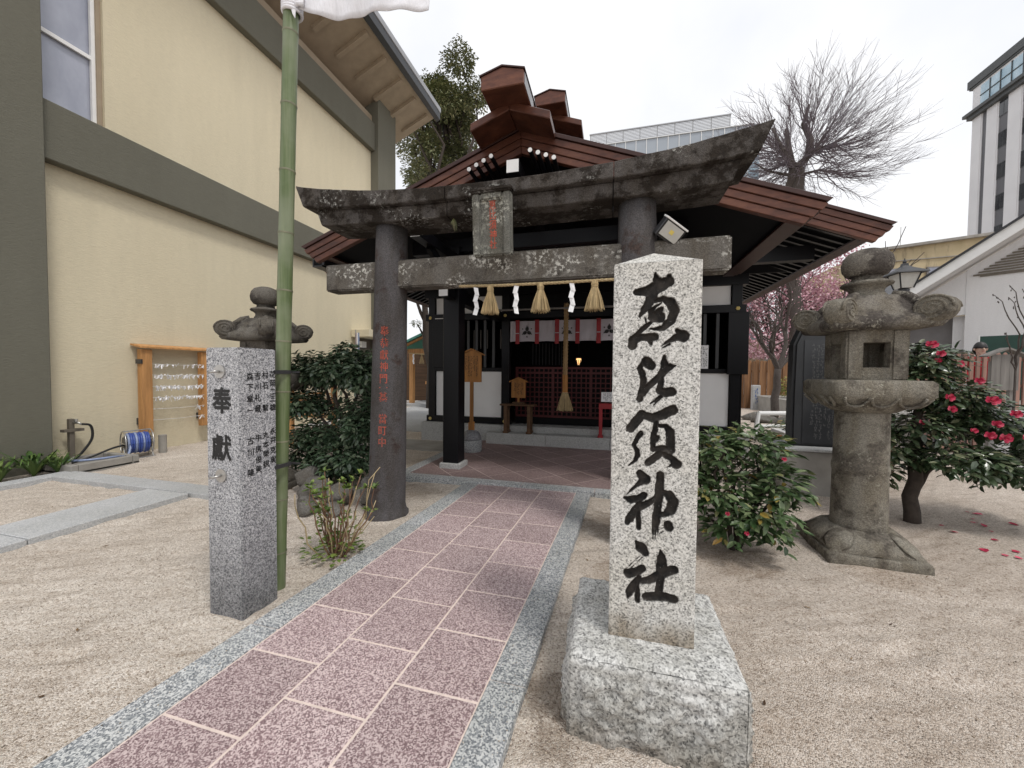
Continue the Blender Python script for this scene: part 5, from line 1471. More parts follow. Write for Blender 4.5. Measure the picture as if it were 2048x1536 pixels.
# deep eaves
m = MB()
m.prism_y([(-9.3, 10.4), (-6.9, 11.45), (-6.9, 11.5), (-9.3, 10.52)], 3.0, 13.9)
m.build('soffit_board', 'soffit', LB)
for k in range(11):
    y = 13.55 - k * 0.92
    MB().beam((-8.1, y, 10.885), (-7.05, y, 11.34), 0.14, 0.14).build('eaves_rafter', 'soffit', LB)
m = MB(); m.prism_y([(-6.9, 11.38), (-6.74, 11.44), (-6.74, 11.7), (-6.9, 11.64)], 3.0, 14.05); m.build('eaves_gutter', 'gutter', LB)
m = MB(); m.prism_y([(-9.4, 10.75), (-6.88, 11.66), (-6.72, 11.72), (-6.72, 11.9), (-9.4, 10.95)], 3.0, 14.08); m.build('roof_edge', 'fascia', LB)
# side entrance with a small canopy
EN = B(-8.28, -7.6, 10.7, 12.2, 2.62, 2.86, 'entrance_canopy', 'plaster', None, 0.01)
B(-8.295, -8.24, 10.95, 12.0, 0.0, 2.6, 'entrance_recess', 'taupe')
B(-8.235, -8.2, 11.25, 11.75, 0.0, 2.1, 'door', 'rubber')
B(-8.235, -8.1, 11.0, 11.25, 2.3, 2.5, 'entrance_lamp', 'white')
# ---------------------------------------------------------------- fortune-paper rack, hose reel and tap by the wall
def rack():
    t = thing('fortune_paper_rack', 'new cedar rack with strings of tied white fortune papers against the cream wall', 'rack', (-8.1, 5.4, 0.4))
    for y, z0 in ((4.93, 0.36), (5.95, 0.36)):
        MB().box(-8.2, -8.08, y - 0.08, y + 0.08, z0, 1.86).build('post', 'cedar', t, bevel=0.004)
        MB().box(-8.298, -8.2, y - 0.05, y + 0.05, 0.5, 0.62).build('bracket', 'darksteel', t)
    MB().add([(-8.28, 4.8, 1.93), (-8.03, 4.8, 1.88), (-8.03, 6.25, 1.88), (-8.28, 6.25, 1.93), (-8.28, 4.8, 1.96), (-8.03, 4.8, 1.91), (-8.03, 6.25, 1.91), (-8.28, 6.25, 1.96)],
             [(0, 3, 2, 1), (4, 5, 6, 7), (0, 1, 5, 4), (1, 2, 6, 5), (2, 3, 7, 6), (3, 0, 4, 7)]).build('roof_board', 'cedar', t)
    MB().box(-8.21, -8.07, 4.83, 4.855, 1.6, 1.68).build('hinge', 'darksteel', t)
    q = random.Random(11)
    for z, n in ((1.6, 34), (1.4, 75), (1.19, 110), (0.99, 60), (0.78, 7), (0.58, 5)):
        st = MB().tube([(-8.07, 5.0, z), (-8.07, 5.45, z - 0.012), (-8.07, 5.9, z)], 0.004, 4).build('string', 'paper', t)
        m = MB()
        for k in range(n):
            y = q.uniform(5.03, 5.88) if n > 10 else q.uniform(5.75, 5.88)
            a = q.uniform(-0.7, 0.7); L = q.uniform(0.025, 0.085); s = q.choice((-1, -1, -1, 1))
            p = Vector((-8.065 + q.uniform(-.01, .015), y, z - 0.01))
            m.beam(p, p + Vector((q.uniform(-.02, .02), math.sin(a) * L, s * math.cos(a) * L * (1 if s < 0 else 0.4))), q.uniform(.014, .026), 0.004)
        m.build('paper_knots', 'paper', st)['kind'] = 'stuff'
rack()
def reel():
    t = thing('hose_reel', 'wire hose reel wound with blue garden hose on the ground by the rack', 'hose reel', (-7.6, 4.6, 0))
    c = Vector((-7.85, 4.62, 0.25)); ax = Vector((0.12, 0.34, 0)).normalized(); sd = Vector((ax.y, -ax.x, 0)); up = Vector((0, 0, 1))
    ring = lambda o, r, n=28: [c + ax * o + (sd * math.cos(k / n * 6.2832) + up * math.sin(k / n * 6.2832)) * r for k in range(n + 1)]
    MB().tube([c - ax * 0.17, c + ax * 0.17], 0.11, 20).build('drum', 'darksteel', t)
    for k in range(9):
        m = MB().tube(ring(-0.125 + k * 0.031, 0.155 + 0.01 * (k % 2)), 0.0175, 8, cap=False)
        m.build('hose_coil', 'hose_blue' if k % 3 else 'hose_pale', t, smooth=True)
    for o in (-0.17, 0.17):
        MB().tube(ring(o, 0.205), 0.01, 8, cap=False).build('rim', 'steel', t, smooth=True)
        MB().tube([c + ax * o - sd * 0.2, c + ax * o + sd * 0.2], 0.008, 6).build('spoke', 'steel', t)
        for s in (-1, 1):
            MB().tube([c + ax * o, c + ax * o + sd * 0.17 * s - up * 0.25], 0.009, 6).build('leg', 'steel', t)
    for s in (-1, 1):
        MB().tube([c - ax * 0.19 + sd * 0.17 * s - up * 0.24, c + ax * 0.2 + sd * 0.17 * s - up * 0.24], 0.01, 6).build('runner', 'steel', t)
    MB().tube([c - ax * 0.17 + up * 0.205, c + ax * 0.17 + up * 0.215], 0.01, 6).build('handle_bar', 'steel', t)
    MB().tube(spline([(-7.78, 4.5, 0.3), (-7.66, 4.38, 0.1), (-7.45, 4.1, 0.14), (-7.5, 3.8, 0.15), (-7.75, 3.68, 0.15), (-8.05, 3.72, 0.16)]), 0.017, 8).build('loose_hose', 'hose_pale', t, smooth=True)
    MB().tube(spline([(-7.85, 4.5, 0.24), (-7.87, 4.3, 0.21), (-7.9, 4.05, 0.12), (-7.95, 3.85, 0.06)]), 0.016, 8).build('feed_hose', 'rubber', t, smooth=True)
reel()
t = thing('water_tap', 'taupe standpipe with a brass tap and short black hose by the cream wall', 'tap', (-8.15, 3.95, 0))
MB().box(-8.19, -8.12, 3.92, 3.98, -0.02, 0.72).build('standpipe', 'taupe', t, bevel=0.006)
MB().box(-8.2, -8.1, 3.85, 4.08, 0.52, 0.56).build('clamp', 'taupe', t)
MB().tube([(-8.1, 3.95, 0.66), (-8.02, 3.98, 0.66), (-8.0, 4.0, 0.63)], [0.018, 0.018, 0.014], 8).build('spout', 'steel', t, smooth=True)
MB().tube([(-8.05, 3.96, 0.68), (-8.05, 3.96, 0.72)], 0.022, 8).build('tap_handle', 'steel', t)
MB().tube(spline([(-8.0, 4.0, 0.64), (-7.97, 4.09, 0.6), (-7.97, 4.1, 0.4), (-8.0, 4.0, 0.2), (-8.03, 3.9, 0.08)]), 0.017, 8).build('hose', 'rubber', t, smooth=True)
t = thing('drain_basin', 'low concrete drain basin with an open top under the tap', 'basin', (-7.75, 4.0, 0))
MB().box(-8.1, -7.35, 3.55, 4.35, -0.05, 0.03).build('floor', 'concrete', t)
for a in ((-8.1, -7.35, 3.55, 3.63), (-8.1, -7.35, 4.27, 4.35), (-7.43, -7.35, 3.634, 4.266), (-8.1, -8.02, 3.634, 4.266)):
    MB().box(*a, 0.0, 0.13).build('rim', 'concrete', t, bevel=0.008)
t = thing('short_post', 'short grey pipe post sticking out of the sand by the cream wall', 'post', (-7.85, 5.0, 0))
MB().tube([(-7.85, 5.0, -0.02), (-7.85, 5.0, 0.3)], 0.06, 14).build('pipe', 'concrete', t)
MB().tube([(-7.85, 5.0, 0.301), (-7.85, 5.0, 0.32)], 0.063, 14).build('cap', 'concrete', t)

# ---------------------------------------------------------------- foliage tools
LV = np.array([(0, 0, 0), (.3, .42, .03), (.3, -.42, .03), (.3, 0, -.02), (.7, .34, .0), (.7, -.34, 0), (.7, 0, -.05), (1, 0, -.13)], float)
LF = np.array([(0, 3, 1), (0, 2, 3), (3, 6, 4), (3, 4, 1), (2, 5, 6), (2, 6, 3), (6, 7, 4), (5, 7, 6)])
CAMP = Vector((0, 0, 1.5))
def leaf_frame(d, n):
    d = Vector(d).normalized(); n = Vector(n)
    b = n.cross(d)
    b = b.normalized() if b.length > 1e-5 else d.orthogonal().normalized()
    return d, b, d.cross(b)
def foliage(parent, leaves, mat, aspect=0.45, ind=0, name='leaf'):
    """leaves: (pos, dir, normal, length). The nearest `ind` become parts of their own, the rest one mesh."""
    leaves = sorted(leaves, key=lambda q: (Vector(q[0]) - CAMP).length)
    if ind:
        me = bpy.data.meshes.new('leaf')
        me.from_pydata([(x, y * aspect, z) for x, y, z in LV], [], [tuple(map(int, f)) for f in LF])
        me.materials.append(M[mat])
        for p, d, n, L in leaves[:ind]:
            a, b, c = leaf_frame(d, n)
            inst(me, name, parent, p, Matrix((a, b, c)).transposed().to_quaternion(), L)
        leaves = leaves[ind:]
    if not leaves: return
    V = np.empty((len(leaves), 8, 3)); S = LV * np.array([1, aspect, 1])
    for i, (p, d, n, L) in enumerate(leaves):
        a, b, c = leaf_frame(d, n)
        V[i] = (S[:, :1] * np.array(a) + S[:, 1:2] * np.array(b) + S[:, 2:] * np.array(c)) * L + np.array(p)
    F = LF[None] + (np.arange(len(leaves)) * 8)[:, None, None]
    o = npmesh('foliage', V.reshape(-1, 3), F.reshape(-1, 3), mat, parent)
    o['kind'] = 'stuff'
    return o
def pad(c, r, n, L, seed, droop=0.25, shell=0.55, cut=-0.6):
    """leaves through a flattened ellipsoid, outward and slightly drooping"""
    q = random.Random(seed); out = []
    c = Vector(c)
    while len(out) < n:
        u = Vector((q.gauss(0, 1), q.gauss(0, 1), q.gauss(0, 1))).normalized()
        if u.z < cut: continue
        # lumpy outline
        w = 1 + 0.16 * math.sin(u.x * 5 + seed) + 0.13 * math.sin(u.y * 7 + 2 * seed) + 0.1 * math.sin(u.z * 9 + u.x * 6)
        k = shell + (1 - shell) * q.random() ** 0.6
        p = c + Vector((u.x * r[0], u.y * r[1], u.z * r[2])) * k * w
        az = q.uniform(0, 6.283)
        d = Vector((u.x, u.y, u.z * 0.45 - droop)) + Vector((math.cos(az), math.sin(az), q.uniform(-.4, .3))) * 0.75
        nn = Vector((u.x * 0.5, u.y * 0.5, 0.9 + 0.4 * u.z)) + Vector((q.gauss(0, .3), q.gauss(0, .3), q.gauss(0, .2)))
        out.append((p, d, nn, L * q.uniform(0.7, 1.2)))
    return out
def limb(m, a, b, r0, r1, seed, bend=0.12, n=7, k=5):
    q = random.Random(seed)
    a, b = Vector(a), Vector(b)
    o = Vector((q.uniform(-1, 1), q.uniform(-1, 1), q.uniform(-.3, 1))) * (b - a).length * bend
    pts = [a.lerp(b, s / k) + o * math.sin(math.pi * s / k) + Vector((q.gauss(0, 1), q.gauss(0, 1), q.gauss(0, 1))) * (b - a).length * 0.02 * (0 < s < k) for s in range(k + 1)]
    m.tube(pts, [r0 + (r1 - r0) * s / k for s in range(k + 1)], n)
    return pts
def flower_mesh(name, mat, petals=16):
    q = random.Random(5)
    m = MB()
    for k in range(petals):
        ly = k // 6; a = k * 2.4
        tilt = 0.25 + 0.42 * ly
        L = 1.0 - 0.2 * ly
        e = Vector((math.cos(a), math.sin(a), 0)); s = Vector((-math.sin(a), math.cos(a), 0)); up = Vector((0, 0, 1))
        pt = lambda f, w: (e * (f * math.cos(tilt)) + up * (f * math.sin(tilt) + 0.12 * f * f)) * L + s * w * L
        m.add([pt(0.05, 0), pt(0.45, 0.3), pt(0.9, 0.3), pt(1.0, 0.0), pt(0.9, -0.3), pt(0.45, -0.3), pt(0.55, 0) - up * 0.06], [(0, 6, 1), (1, 6, 2), (2, 6, 3), (3, 6, 4), (4, 6, 5), (5, 6, 0)])
    me = bpy.data.meshes.new(name)
    me.from_pydata(m.v, [], m.f)
    me.materials.append(M[mat])
    return me
FLOWER = flower_mesh('flower', 'petal')

# ---------------------------------------------------------------- dark camellia left, behind the gate post
def camellia_left():
    t = thing('camellia_tree', 'dense dark green camellia between the bamboo pole and the gate post', 'tree', (-3.55, 4.45, 0))
    m = MB()
    tr = limb(m, (-3.5, 4.45, -0.05), (-3.5, 4.5, 0.55), 0.05, 0.042, 1, 0.05)
    m.build('trunk', 'bark', t, smooth=True)
    spots = [((-3.75, 4.4, 1.5), (0.66, 0.4, 0.26), 1300), ((-3.25, 4.4, 1.52), (0.34, 0.36, 0.26), 700), ((-4.1, 4.35, 1.05), (0.34, 0.3, 0.2), 520), ((-3.12, 4.3, 0.78), (0.3, 0.3, 0.26), 620), ((-3.9, 4.4, 0.62), (0.5, 0.32, 0.2), 700), ((-3.35, 4.25, 0.38), (0.42, 0.32, 0.2), 620), ((-3.05, 4.5, 1.12), (0.18, 0.26, 0.18), 220), ((-4.2, 4.4, 0.35), (0.25, 0.25, 0.2), 250), ((-3.5, 4.6, 0.95), (0.5, 0.3, 0.22), 420), ((-4.15, 4.45, 1.45), (0.3, 0.3, 0.24), 420), ((-3.65, 4.3, 0.2), (0.5, 0.3, 0.15), 350), ((-3.55, 4.5, 1.78), (0.16, 0.16, 0.12), 120)]
    m = MB()
    for i, (c, r, n) in enumerate(spots):
        limb(m, (-3.5, 4.48, 0.35 + 0.03 * i), c, 0.032, 0.012, 20 + i, 0.12)
    m.build('branches', 'bark', t, smooth=True)['kind'] = 'stuff'
    L = []
    for i, (c, r, n) in enumerate(spots): L += pad(c, r, int(n * 2.1), 0.09, 30 + i, 0.25, 0.3, -0.85)
    foliage(t, L, 'leaf_cam', 0.5, 300)
camellia_left()
# ---------------------------------------------------------------- flowering camellia right
def camellia_right():
    t = thing('camellia_tree', 'layered camellia with pink-red flowers at the right edge', 'tree', (3.01, 4.8, 0))
    m = MB()
    limb(m, (3.01, 4.8, -0.05), (3.04, 4.85, 0.75), 0.07, 0.052, 3, 0.012, 9)
    limb(m, (3.04, 4.85, 0.72), (3.1, 4.9, 1.5), 0.052, 0.02, 4, 0.06, 8)
    m.build('trunk', 'bark', t, smooth=True)
    m = MB()
    limb(m, (3.03, 4.82, 0.3), (3.3, 4.85, 0.62), 0.03, 0.02, 5, 0.25)
    limb(m, (3.04, 4.84, 0.62), (3.7, 4.9, 0.62), 0.034, 0.014, 6, 0.08)
    limb(m, (3.05, 4.86, 0.9), (3.5, 4.95, 1.1), 0.03, 0.012, 7, 0.1)
    limb(m, (3.05, 4.86, 0.6), (2.75, 4.8, 0.7), 0.026, 0.012, 8, 0.1)
    limb(m, (3.1, 4.9, 1.2), (3.2, 4.9, 1.65), 0.024, 0.01, 9, 0.1)
    m.build('branches', 'bark', t, smooth=True)['kind'] = 'stuff'
    spots = [((3.06, 4.85, 1.66), (0.25, 0.3, 0.17), 700), ((2.98, 4.8, 1.48), (0.28, 0.3, 0.16), 420), ((3.3, 4.85, 1.3), (0.27, 0.36, 0.17), 650), ((3.5, 4.9, 1.12), (0.3, 0.38, 0.17), 650), ((3.75, 4.95, 0.98), (0.3, 0.4, 0.16), 520), ((3.05, 4.8, 1.0), (0.36, 0.3, 0.2), 450), ((3.35, 4.75, 0.68), (0.5, 0.38, 0.17), 900), ((3.85, 4.8, 0.6), (0.4, 0.38, 0.18), 700), ((2.85, 4.85, 0.75), (0.22, 0.25, 0.22), 330), ((2.78, 4.95, 0.5), (0.14, 0.2, 0.17), 160), ((4.2, 4.9, 0.85), (0.3, 0.4, 0.25), 420)]
    L = []
    for i, (c, r, n) in enumerate(spots): L += pad(c, r, int(n * 1.35), 0.088, 60 + i, 0.22, 0.35, -0.8)
    foliage(t, L, 'leaf_camr', 0.5, 300)
    q = random.Random(8)
    for x, y, z, s in ((2.98, 4.6, 1.8, .06), (3.0, 4.52, 1.71, .045), (3.0, 4.55, 1.65, .035), (3.2, 4.6, 1.62, .045), (3.05, 4.48, 1.3, .05), (3.1, 4.52, 1.19, .045), (3.32, 4.42, 1.28, .062), (3.28, 4.5, 1.46, .045), (3.3, 4.4, 0.97, .05), (3.22, 4.45, 1.0, .035), (3.42, 4.42, 0.95, .058), (3.42, 4.5, 1.06, .05), (3.55, 4.5, 1.16, .05), (3.6, 4.45, 0.95, .05), (2.92, 4.58, 1.05, .035), (3.66, 4.5, 1.12, .05)):
        d = Vector((q.uniform(-.5, .3), -1, q.uniform(0.0, .7))).normalized()
        inst(FLOWER, 'flower', t, (x, y, z), d.to_track_quat('Z', 'Y'), s * 0.82)
camellia_right()
pm = bpy.data.meshes.new('petal')
pm.from_pydata([(0, -1, 0), (0.6, -0.4, .15), (0.7, 0.5, .2), (0, 1, .12), (-0.7, 0.5, .22), (-0.6, -0.4, .13), (0, 0.1, 0)], [], [(0, 1, 6), (1, 2, 6), (2, 3, 6), (3, 4, 6), (4, 5, 6), (5, 0, 6)])
pm.materials.append(M['petal'])
q = random.Random(12)
PET = [(3.81, 5.3), (3.9, 5.28), (3.63, 4.95), (3.16, 4.56), (3.56, 4.68), (3.1, 4.17), (3.39, 4.21), (3.97, 4.98), (3.22, 4.11), (3.65, 4.85), (3.6, 4.93), (3.42, 4.45), (3.7, 5.05), (3.55, 4.2), (3.3, 4.08), (3.86, 4.6), (3.75, 4.4), (3.48, 4.1), (3.25, 4.75), (3.95, 4.7), (3.84, 5.24)]
for x, y in PET:
    x += 0.3 * (q.random() - 0.5) * 0.2
    o = inst(pm, 'fallen_petal', None, (x, y, float(sand_h(np.array([x]), np.array([y]))[0]) + 0.006), Euler((q.uniform(-.2, .2), q.uniform(-.2, .2), q.uniform(0, 6)), 'XYZ').to_quaternion(), q.uniform(0.02, 0.04))
    tag(o, 'pink camellia petal fallen on the sand below the flowering camellia', 'petal', 'petals fallen on the sand')
# ---------------------------------------------------------------- bush behind the name pillar
def bush():
    t = thing('evergreen_bush', 'loose leafy evergreen bush right behind the name pillar', 'bush', (1.04, 3.62, 0))
    q = random.Random(21)
    m = MB(); st = []
    for k in range(9):
        a = q.uniform(0, 6.28); r = q.uniform(0.25, 0.55)
        e = (1.06 + r * math.cos(a), 3.62 + 0.8 * r * math.sin(a), q.uniform(0.55, 0.95))
        st.append(limb(m, (1.04 + 0.03 * math.cos(a), 3.62 + 0.03 * math.sin(a), -0.02), e, 0.016, 0.005, 100 + k, 0.15, 6))
        for j in range(3):
            s = st[-1][2 + j]
            limb(m, s, s + Vector((q.uniform(-.25, .25), q.uniform(-.25, .25), q.uniform(0.0, .25))), 0.007, 0.003, 200 + 3 * k + j, 0.15, 4)
    m.build('stems', 'bark', t, smooth=True)['kind'] = 'stuff'
    spots = [((0.86, 3.6, 0.86), (0.26, 0.28, 0.15), 330), ((1.16, 3.6, 0.92), (0.24, 0.28, 0.13), 330), ((1.32, 3.55, 0.62), (0.19, 0.26, 0.2), 340), ((0.85, 3.5, 0.52), (0.24, 0.26, 0.22), 360), ((1.15, 3.45, 0.4), (0.3, 0.25, 0.16), 360), ((1.28, 3.5, 0.22), (0.13, 0.18, 0.12), 110), ((0.95, 3.45, 0.25), (0.22, 0.2, 0.14), 180), ((1.02, 3.75, 0.65), (0.36, 0.3, 0.25), 260), ((0.7, 3.7, 0.7), (0.2, 0.25, 0.3), 220)]
    L = []
    for i, (c, r, n) in enumerate(spots): L += pad(c, r, int(n * 1.0), 0.09, 90 + i, 0.08, 0.25, -0.8)
    foliage(t, L, 'leaf_bush', 0.5, 300)
    for x, y, z in ((1.27, 3.3, 0.86), (1.0, 3.2, 0.3), (0.88, 3.25, 0.42)):
        inst(FLOWER, 'flower_bud', t, (x, y, z), Vector((-.2, -1, .2)).to_track_quat('Z', 'Y'), 0.018)
bush()
# ---------------------------------------------------------------- sprouting canes by the path
def canes():
    t = thing('sprouting_shrub', 'leafless canes with fresh green sprouts beside the path', 'shrub', (-2.17, 2.58, 0))
    q = random.Random(31)
    L = []
    for k in range(30):
        a = q.uniform(0, 6.28); r = q.uniform(0.0, 0.09)
        b = Vector((-2.16 + r * math.cos(a), 2.6 + r * math.sin(a), -0.02))
        sp = q.uniform(0.05, 0.34)
        h = q.uniform(0.32, 0.72)
        e = b + Vector((sp * math.cos(a) * 0.95 + 0.02, sp * math.sin(a) * 0.8, h))
        dry = k % 3 == 0
        m = MB()
        pts = limb(m, b, e, 0.0065, 0.0035, 300 + k, 0.06, 6, 6)
        m.build('cane', 'cane_dry' if dry else 'cane', t, smooth=True)
        if dry: continue
        for s in pts[2:]:
            if q.random() < 0.45: continue
            for j in range(q.randint(2, 5)):
                d = Vector((q.uniform(-1, 1), q.uniform(-1, 1), q.uniform(-.1, .8)))
                L.append((s + d * 0.012, d, (d.x * .2, d.y * .2, 1), q.uniform(0.025, 0.055)))
        for j in range(7):
            d = Vector((q.uniform(-1, 1), q.uniform(-1, 1), q.uniform(0, 1)))
            L.append((e, d, (0, 0, 1), q.uniform(0.03, 0.06)))
    for j in range(150):
        a = q.uniform(0, 6.28); r = q.uniform(0.03, 0.24)
        p = Vector((-2.16 + r * math.cos(a), 2.58 + 0.85 * r * math.sin(a), q.uniform(0.01, 0.16)))
        L.append((p, (math.cos(a), math.sin(a), q.uniform(-.2, .6)), (0, 0, 1), q.uniform(0.03, 0.06)))
    foliage(t, L, 'leaf_young', 0.75, 300)
canes()
# ---------------------------------------------------------------- strap-leaved plants at the foot of the olive pillar
STRAP = ['the clump nearest the left picture edge', 'second clump from the left picture edge', 'largest clump, in the middle', 'clump next to the drain basin', 'small clump behind the others']
def straps():
    q = random.Random(41)
    for i, (x, y, n, h) in enumerate(((-7.85, 2.75, 34, 0.3), (-7.72, 3.05, 34, 0.3), (-7.7, 3.35, 40, 0.36), (-7.62, 3.55, 30, 0.27), (-7.95, 3.5, 24, 0.34))):
        t = thing('strap_leaf_plant', 'green strap-leaved plant below the olive pillar, ' + STRAP[i], 'plant', (x, y, 0), 'strap-leaved plants below the olive pillar')
        for k in range(n):
            a = q.uniform(0, 6.28); L = h * q.uniform(0.7, 1.3); w = 0.016
            e = Vector((math.cos(a), math.sin(a), 0)); s = Vector((-math.sin(a), math.cos(a), 0))
            p = [Vector((x, y, 0)) + e * (L * f * 0.8) + Vector((0, 0, L * (1.75 * f - (0.85 + 0.4 * q.random()) * f * f))) for f in (0.03, 0.3, 0.6, 0.85, 1)]
            ww = [w * 0.7, w, w * 0.9, w * 0.6, 0.001]
            MB().add([c + s * b for c, b in zip(p, ww)] + [c - s * b for c, b in zip(p, ww)], [(j, j + 1, 6 + j, 5 + j) for j in range(4)]).build('leaf', 'leaf_strap', t, smooth=True)
straps()
# ---------------------------------------------------------------- rocks
def rock(c, r, seed, label, group):
    bm = bmesh.new()
    bmesh.ops.create_icosphere(bm, subdivisions=3, radius=1)
    q = random.Random(seed)
    ks = [(Vector((q.gauss(0, 1), q.gauss(0, 1), q.gauss(0, 1))).normalized(), q.uniform(0.5, 0.92)) for _ in range(11)]
    for v in bm.verts:
        for n, d in ks:
            e = v.co.dot(n) - d
            if e > 0: v.co -= n * e * 0.85
        v.co += Vector((q.gauss(0, .012), q.gauss(0, .012), q.gauss(0, .012)))
        v.co = Vector((v.co.x * r[0], v.co.y * r[1], v.co.z * r[2]))
    me = bpy.data.meshes.new('rock')
    bm.to_mesh(me); bm.free()
    me.materials.append(M['rock'])
    o = bpy.data.objects.new('garden_rock', me)
    COL.objects.link(o); o.location = c
    me.polygons.foreach_set('use_smooth', [True] * len(me.polygons))
    return tag(o, label, 'rock', group)
for i, (c, r, l) in enumerate((((-3.42, 3.75, 0.1), (0.22, 0.18, 0.16), 'dark rock stacked behind the bamboo pole'), ((-3.1, 3.3, 0.07), (0.15, 0.13, 0.12), 'grey rock low beside the bamboo pole foot'), ((-2.95, 3.62, 0.1), (0.2, 0.15, 0.14), 'broad grey rock behind the sprouting canes'), ((-2.62, 3.72, 0.12), (0.18, 0.16, 0.2), 'tall grey rock touching the left gate post'), ((-3.7, 3.95, 0.16), (0.2, 0.18, 0.18), 'rock under the dark camellia nearest the dark lantern'), ((-2.8, 3.35, 0.03), (0.12, 0.1, 0.1), 'small pale rock behind the sprouting canes'))):
    rock(c, r, 500 + i, l, 'rocks below the dark camellia')
# ---------------------------------------------------------------- small buildings and things behind the gate post
t = thing('prayer_plaque_rack', 'roofed wooden rack of prayer plaques glimpsed through the dark camellia', 'rack', (-5.6, 6.1, 0))
for x in (-6.1, -5.1): MB().box(x - 0.04, x + 0.04, 6.06, 6.14, 0, 1.35).build('post', 'cedar', t)
for s in (-1, 1): MB().beam((-6.3, 6.1 , 1.45), (-4.9, 6.1, 1.45), 0.03, 0.03) and MB().add([(-6.35, 6.1, 1.5), (-4.85, 6.1, 1.5), (-4.85, 6.1 + s * 0.3, 1.33), (-6.35, 6.1 + s * 0.3, 1.33), (-6.35, 6.1, 1.47), (-4.85, 6.1, 1.47), (-4.85, 6.1 + s * 0.3, 1.3), (-6.35, 6.1 + s * 0.3, 1.3)], [(0, 1, 2, 3), (7, 6, 5, 4), (0, 4, 5, 1), (1, 5, 6, 2), (2, 6, 7, 3), (3, 7, 4, 0)]).build('roof_slope', 'cedar', t)
for z in (0.75, 1.05): MB().box(-6.1, -5.1, 6.08, 6.12, z, z + 0.03).build('rail', 'cedar', t)
q = random.Random(3)
for k in range(14):
    x = -6.0 + 0.13 * (k % 7); z = 0.6 if k < 7 else 0.9
    MB().prism_y([(x, z), (x + 0.11, z), (x + 0.11, z + 0.07), (x + 0.055, z + 0.1), (x, z + 0.07)], 6.05, 6.06).build('plaque', 'cedar', t)
t = thing('banner', 'narrow red, white and blue banner on a pole by the hall side door', 'banner', (-7.5, 9.9, 0))
MB().tube([(-7.5, 9.9, 0), (-7.5, 9.9, 2.75)], 0.015, 6).build('pole', 'steel', t)
for k, mt in enumerate(('redbright', 'paper', 'hose_pale')):
    MB().box(-7.53 + 0.05 * k, -7.482 + 0.05 * k, 9.91, 9.915, 1.5, 2.66).build('cloth_strip', mt, t)
M['verdigris'] = flat('green_copper_roof', (0.09, 0.32, 0.26), 0.6, 0.12, 6)
t = thing('side_shrine', 'small side shrine with green roof edge and straw rope behind the gate post', 'shrine', (-7.0, 15.5, 0))
for s in (-1, 1):
    k = 0.42
    for y0, y1, z0, mt, nm in ((14.6, 16.8, 0.0, 'verdigris', 'roof_slope'), (14.65, 14.75, -0.14, 'cedar_sign', 'barge_board')):
        poly = [(-7.0, 3.5 + z0), (-7.0 + s * 2.1, 3.5 - k * 2.1 + z0), (-7.0 + s * 2.1, 3.4 - k * 2.1 + z0), (-7.0, 3.4 + z0)]
        MB().prism_y(poly if s < 0 else list(reversed(poly)), y0, y1).build(nm, mt, t)
for x in (-8.55, -5.45): MB().box(x - 0.09, x + 0.09, 15, 15.18, 0.1, 2.5).build('post', 'cedar', t)
MB().box(-8.7, -5.3, 14.98, 15.2, 2.3, 2.5).build('beam', 'cedar', t)
MB().box(-10.2, -5.6, 16.6, 16.7, 0.1, 2.75).build('back_wall', 'old_wood', t)
MB().box(-8.8, -5.2, 14.6, 16.8, -0.05, 0.12).build('stone_floor', 'slab', t)
MB().box(-8.0, -6.8, 15.4, 16.0, 0.12, 0.95).build('altar_block', 'slab', t)
MB().box(-8.05, -6.75, 15.35, 16.05, 0.95, 1.08).build('altar_top', 'cedar', t)
r = thing('sacred_rope', 'thin straw rope with white papers on the green-roofed side shrine', 'straw rope', (-7.8, 14.95, 2.3))
MB().tube([(-8.6, 14.93, 2.3), (-7.6, 14.93, 2.24), (-6.6, 14.93, 2.3)], 0.025, 6).build('rope', 'rope', r)
straw_tassel((-8.0, 14.93, 2.26), 0.13, 0.42, 60, 90).build('tassel', 'straw', r)
for x in (-8.38, -7.72): shide((x, 14.92, 2.28), 2.0).build('paper_streamer', 'paper', r)

def leaf_tree(name, label, base, top, trunk_r, spots, L, mat, bark, seed, aspect=0.5, ncrown=None):
    t = thing(name, label, 'tree', base)
    m = MB()
    pts = limb(m, (base[0], base[1], -0.1), top, trunk_r, trunk_r * 0.4, seed, 0.03, 9, 6)
    m.build('trunk', bark, t, smooth=True)
    m = MB()
    for i, (c, r, n) in enumerate(spots):
        limb(m, pts[min(6, 3 + i % 4)], c, trunk_r * 0.35, trunk_r * 0.08, seed + i, 0.1, 5)
    m.build('limbs', bark, t, smooth=True)['kind'] = 'stuff'
    Ls = []
    for i, (c, r, n) in enumerate(spots): Ls += pad(c, r, n, L, seed + 7 * i, 0.2, 0.3, -0.95)
    o = foliage(t, Ls, mat, aspect)
    o.name = 'crown'
    return t
q = random.Random(71)
sp = []
for k in range(34):
    a = q.uniform(0, 6.28); r = q.uniform(0.3, 2.6); z = q.uniform(12.4, 20.0)
    f = 1.0 if z < 18 else 0.7
    sp.append(((-10.3 + r * f * math.cos(a), 22 + r * math.sin(a), z), (q.uniform(0.7, 1.2), q.uniform(0.7, 1.2), q.uniform(0.7, 1.1)), 1500))
leaf_tree('evergreen_tree', 'tall dense evergreen tree rising between the hall eaves and the shrine roof', (-10.3, 22, 0), (-10.3, 22, 18), 0.4, sp, 0.17, 'leaf_tree', 'bark', 700)
sp = [((-7.9, 14.3, 3.5), (0.2, 0.2, 0.12), 120), ((-8.0, 14.2, 5.3), (0.6, 0.5, 0.3), 300), ((-7.2, 14.2, 5.6), (0.7, 0.6, 0.35), 300)]
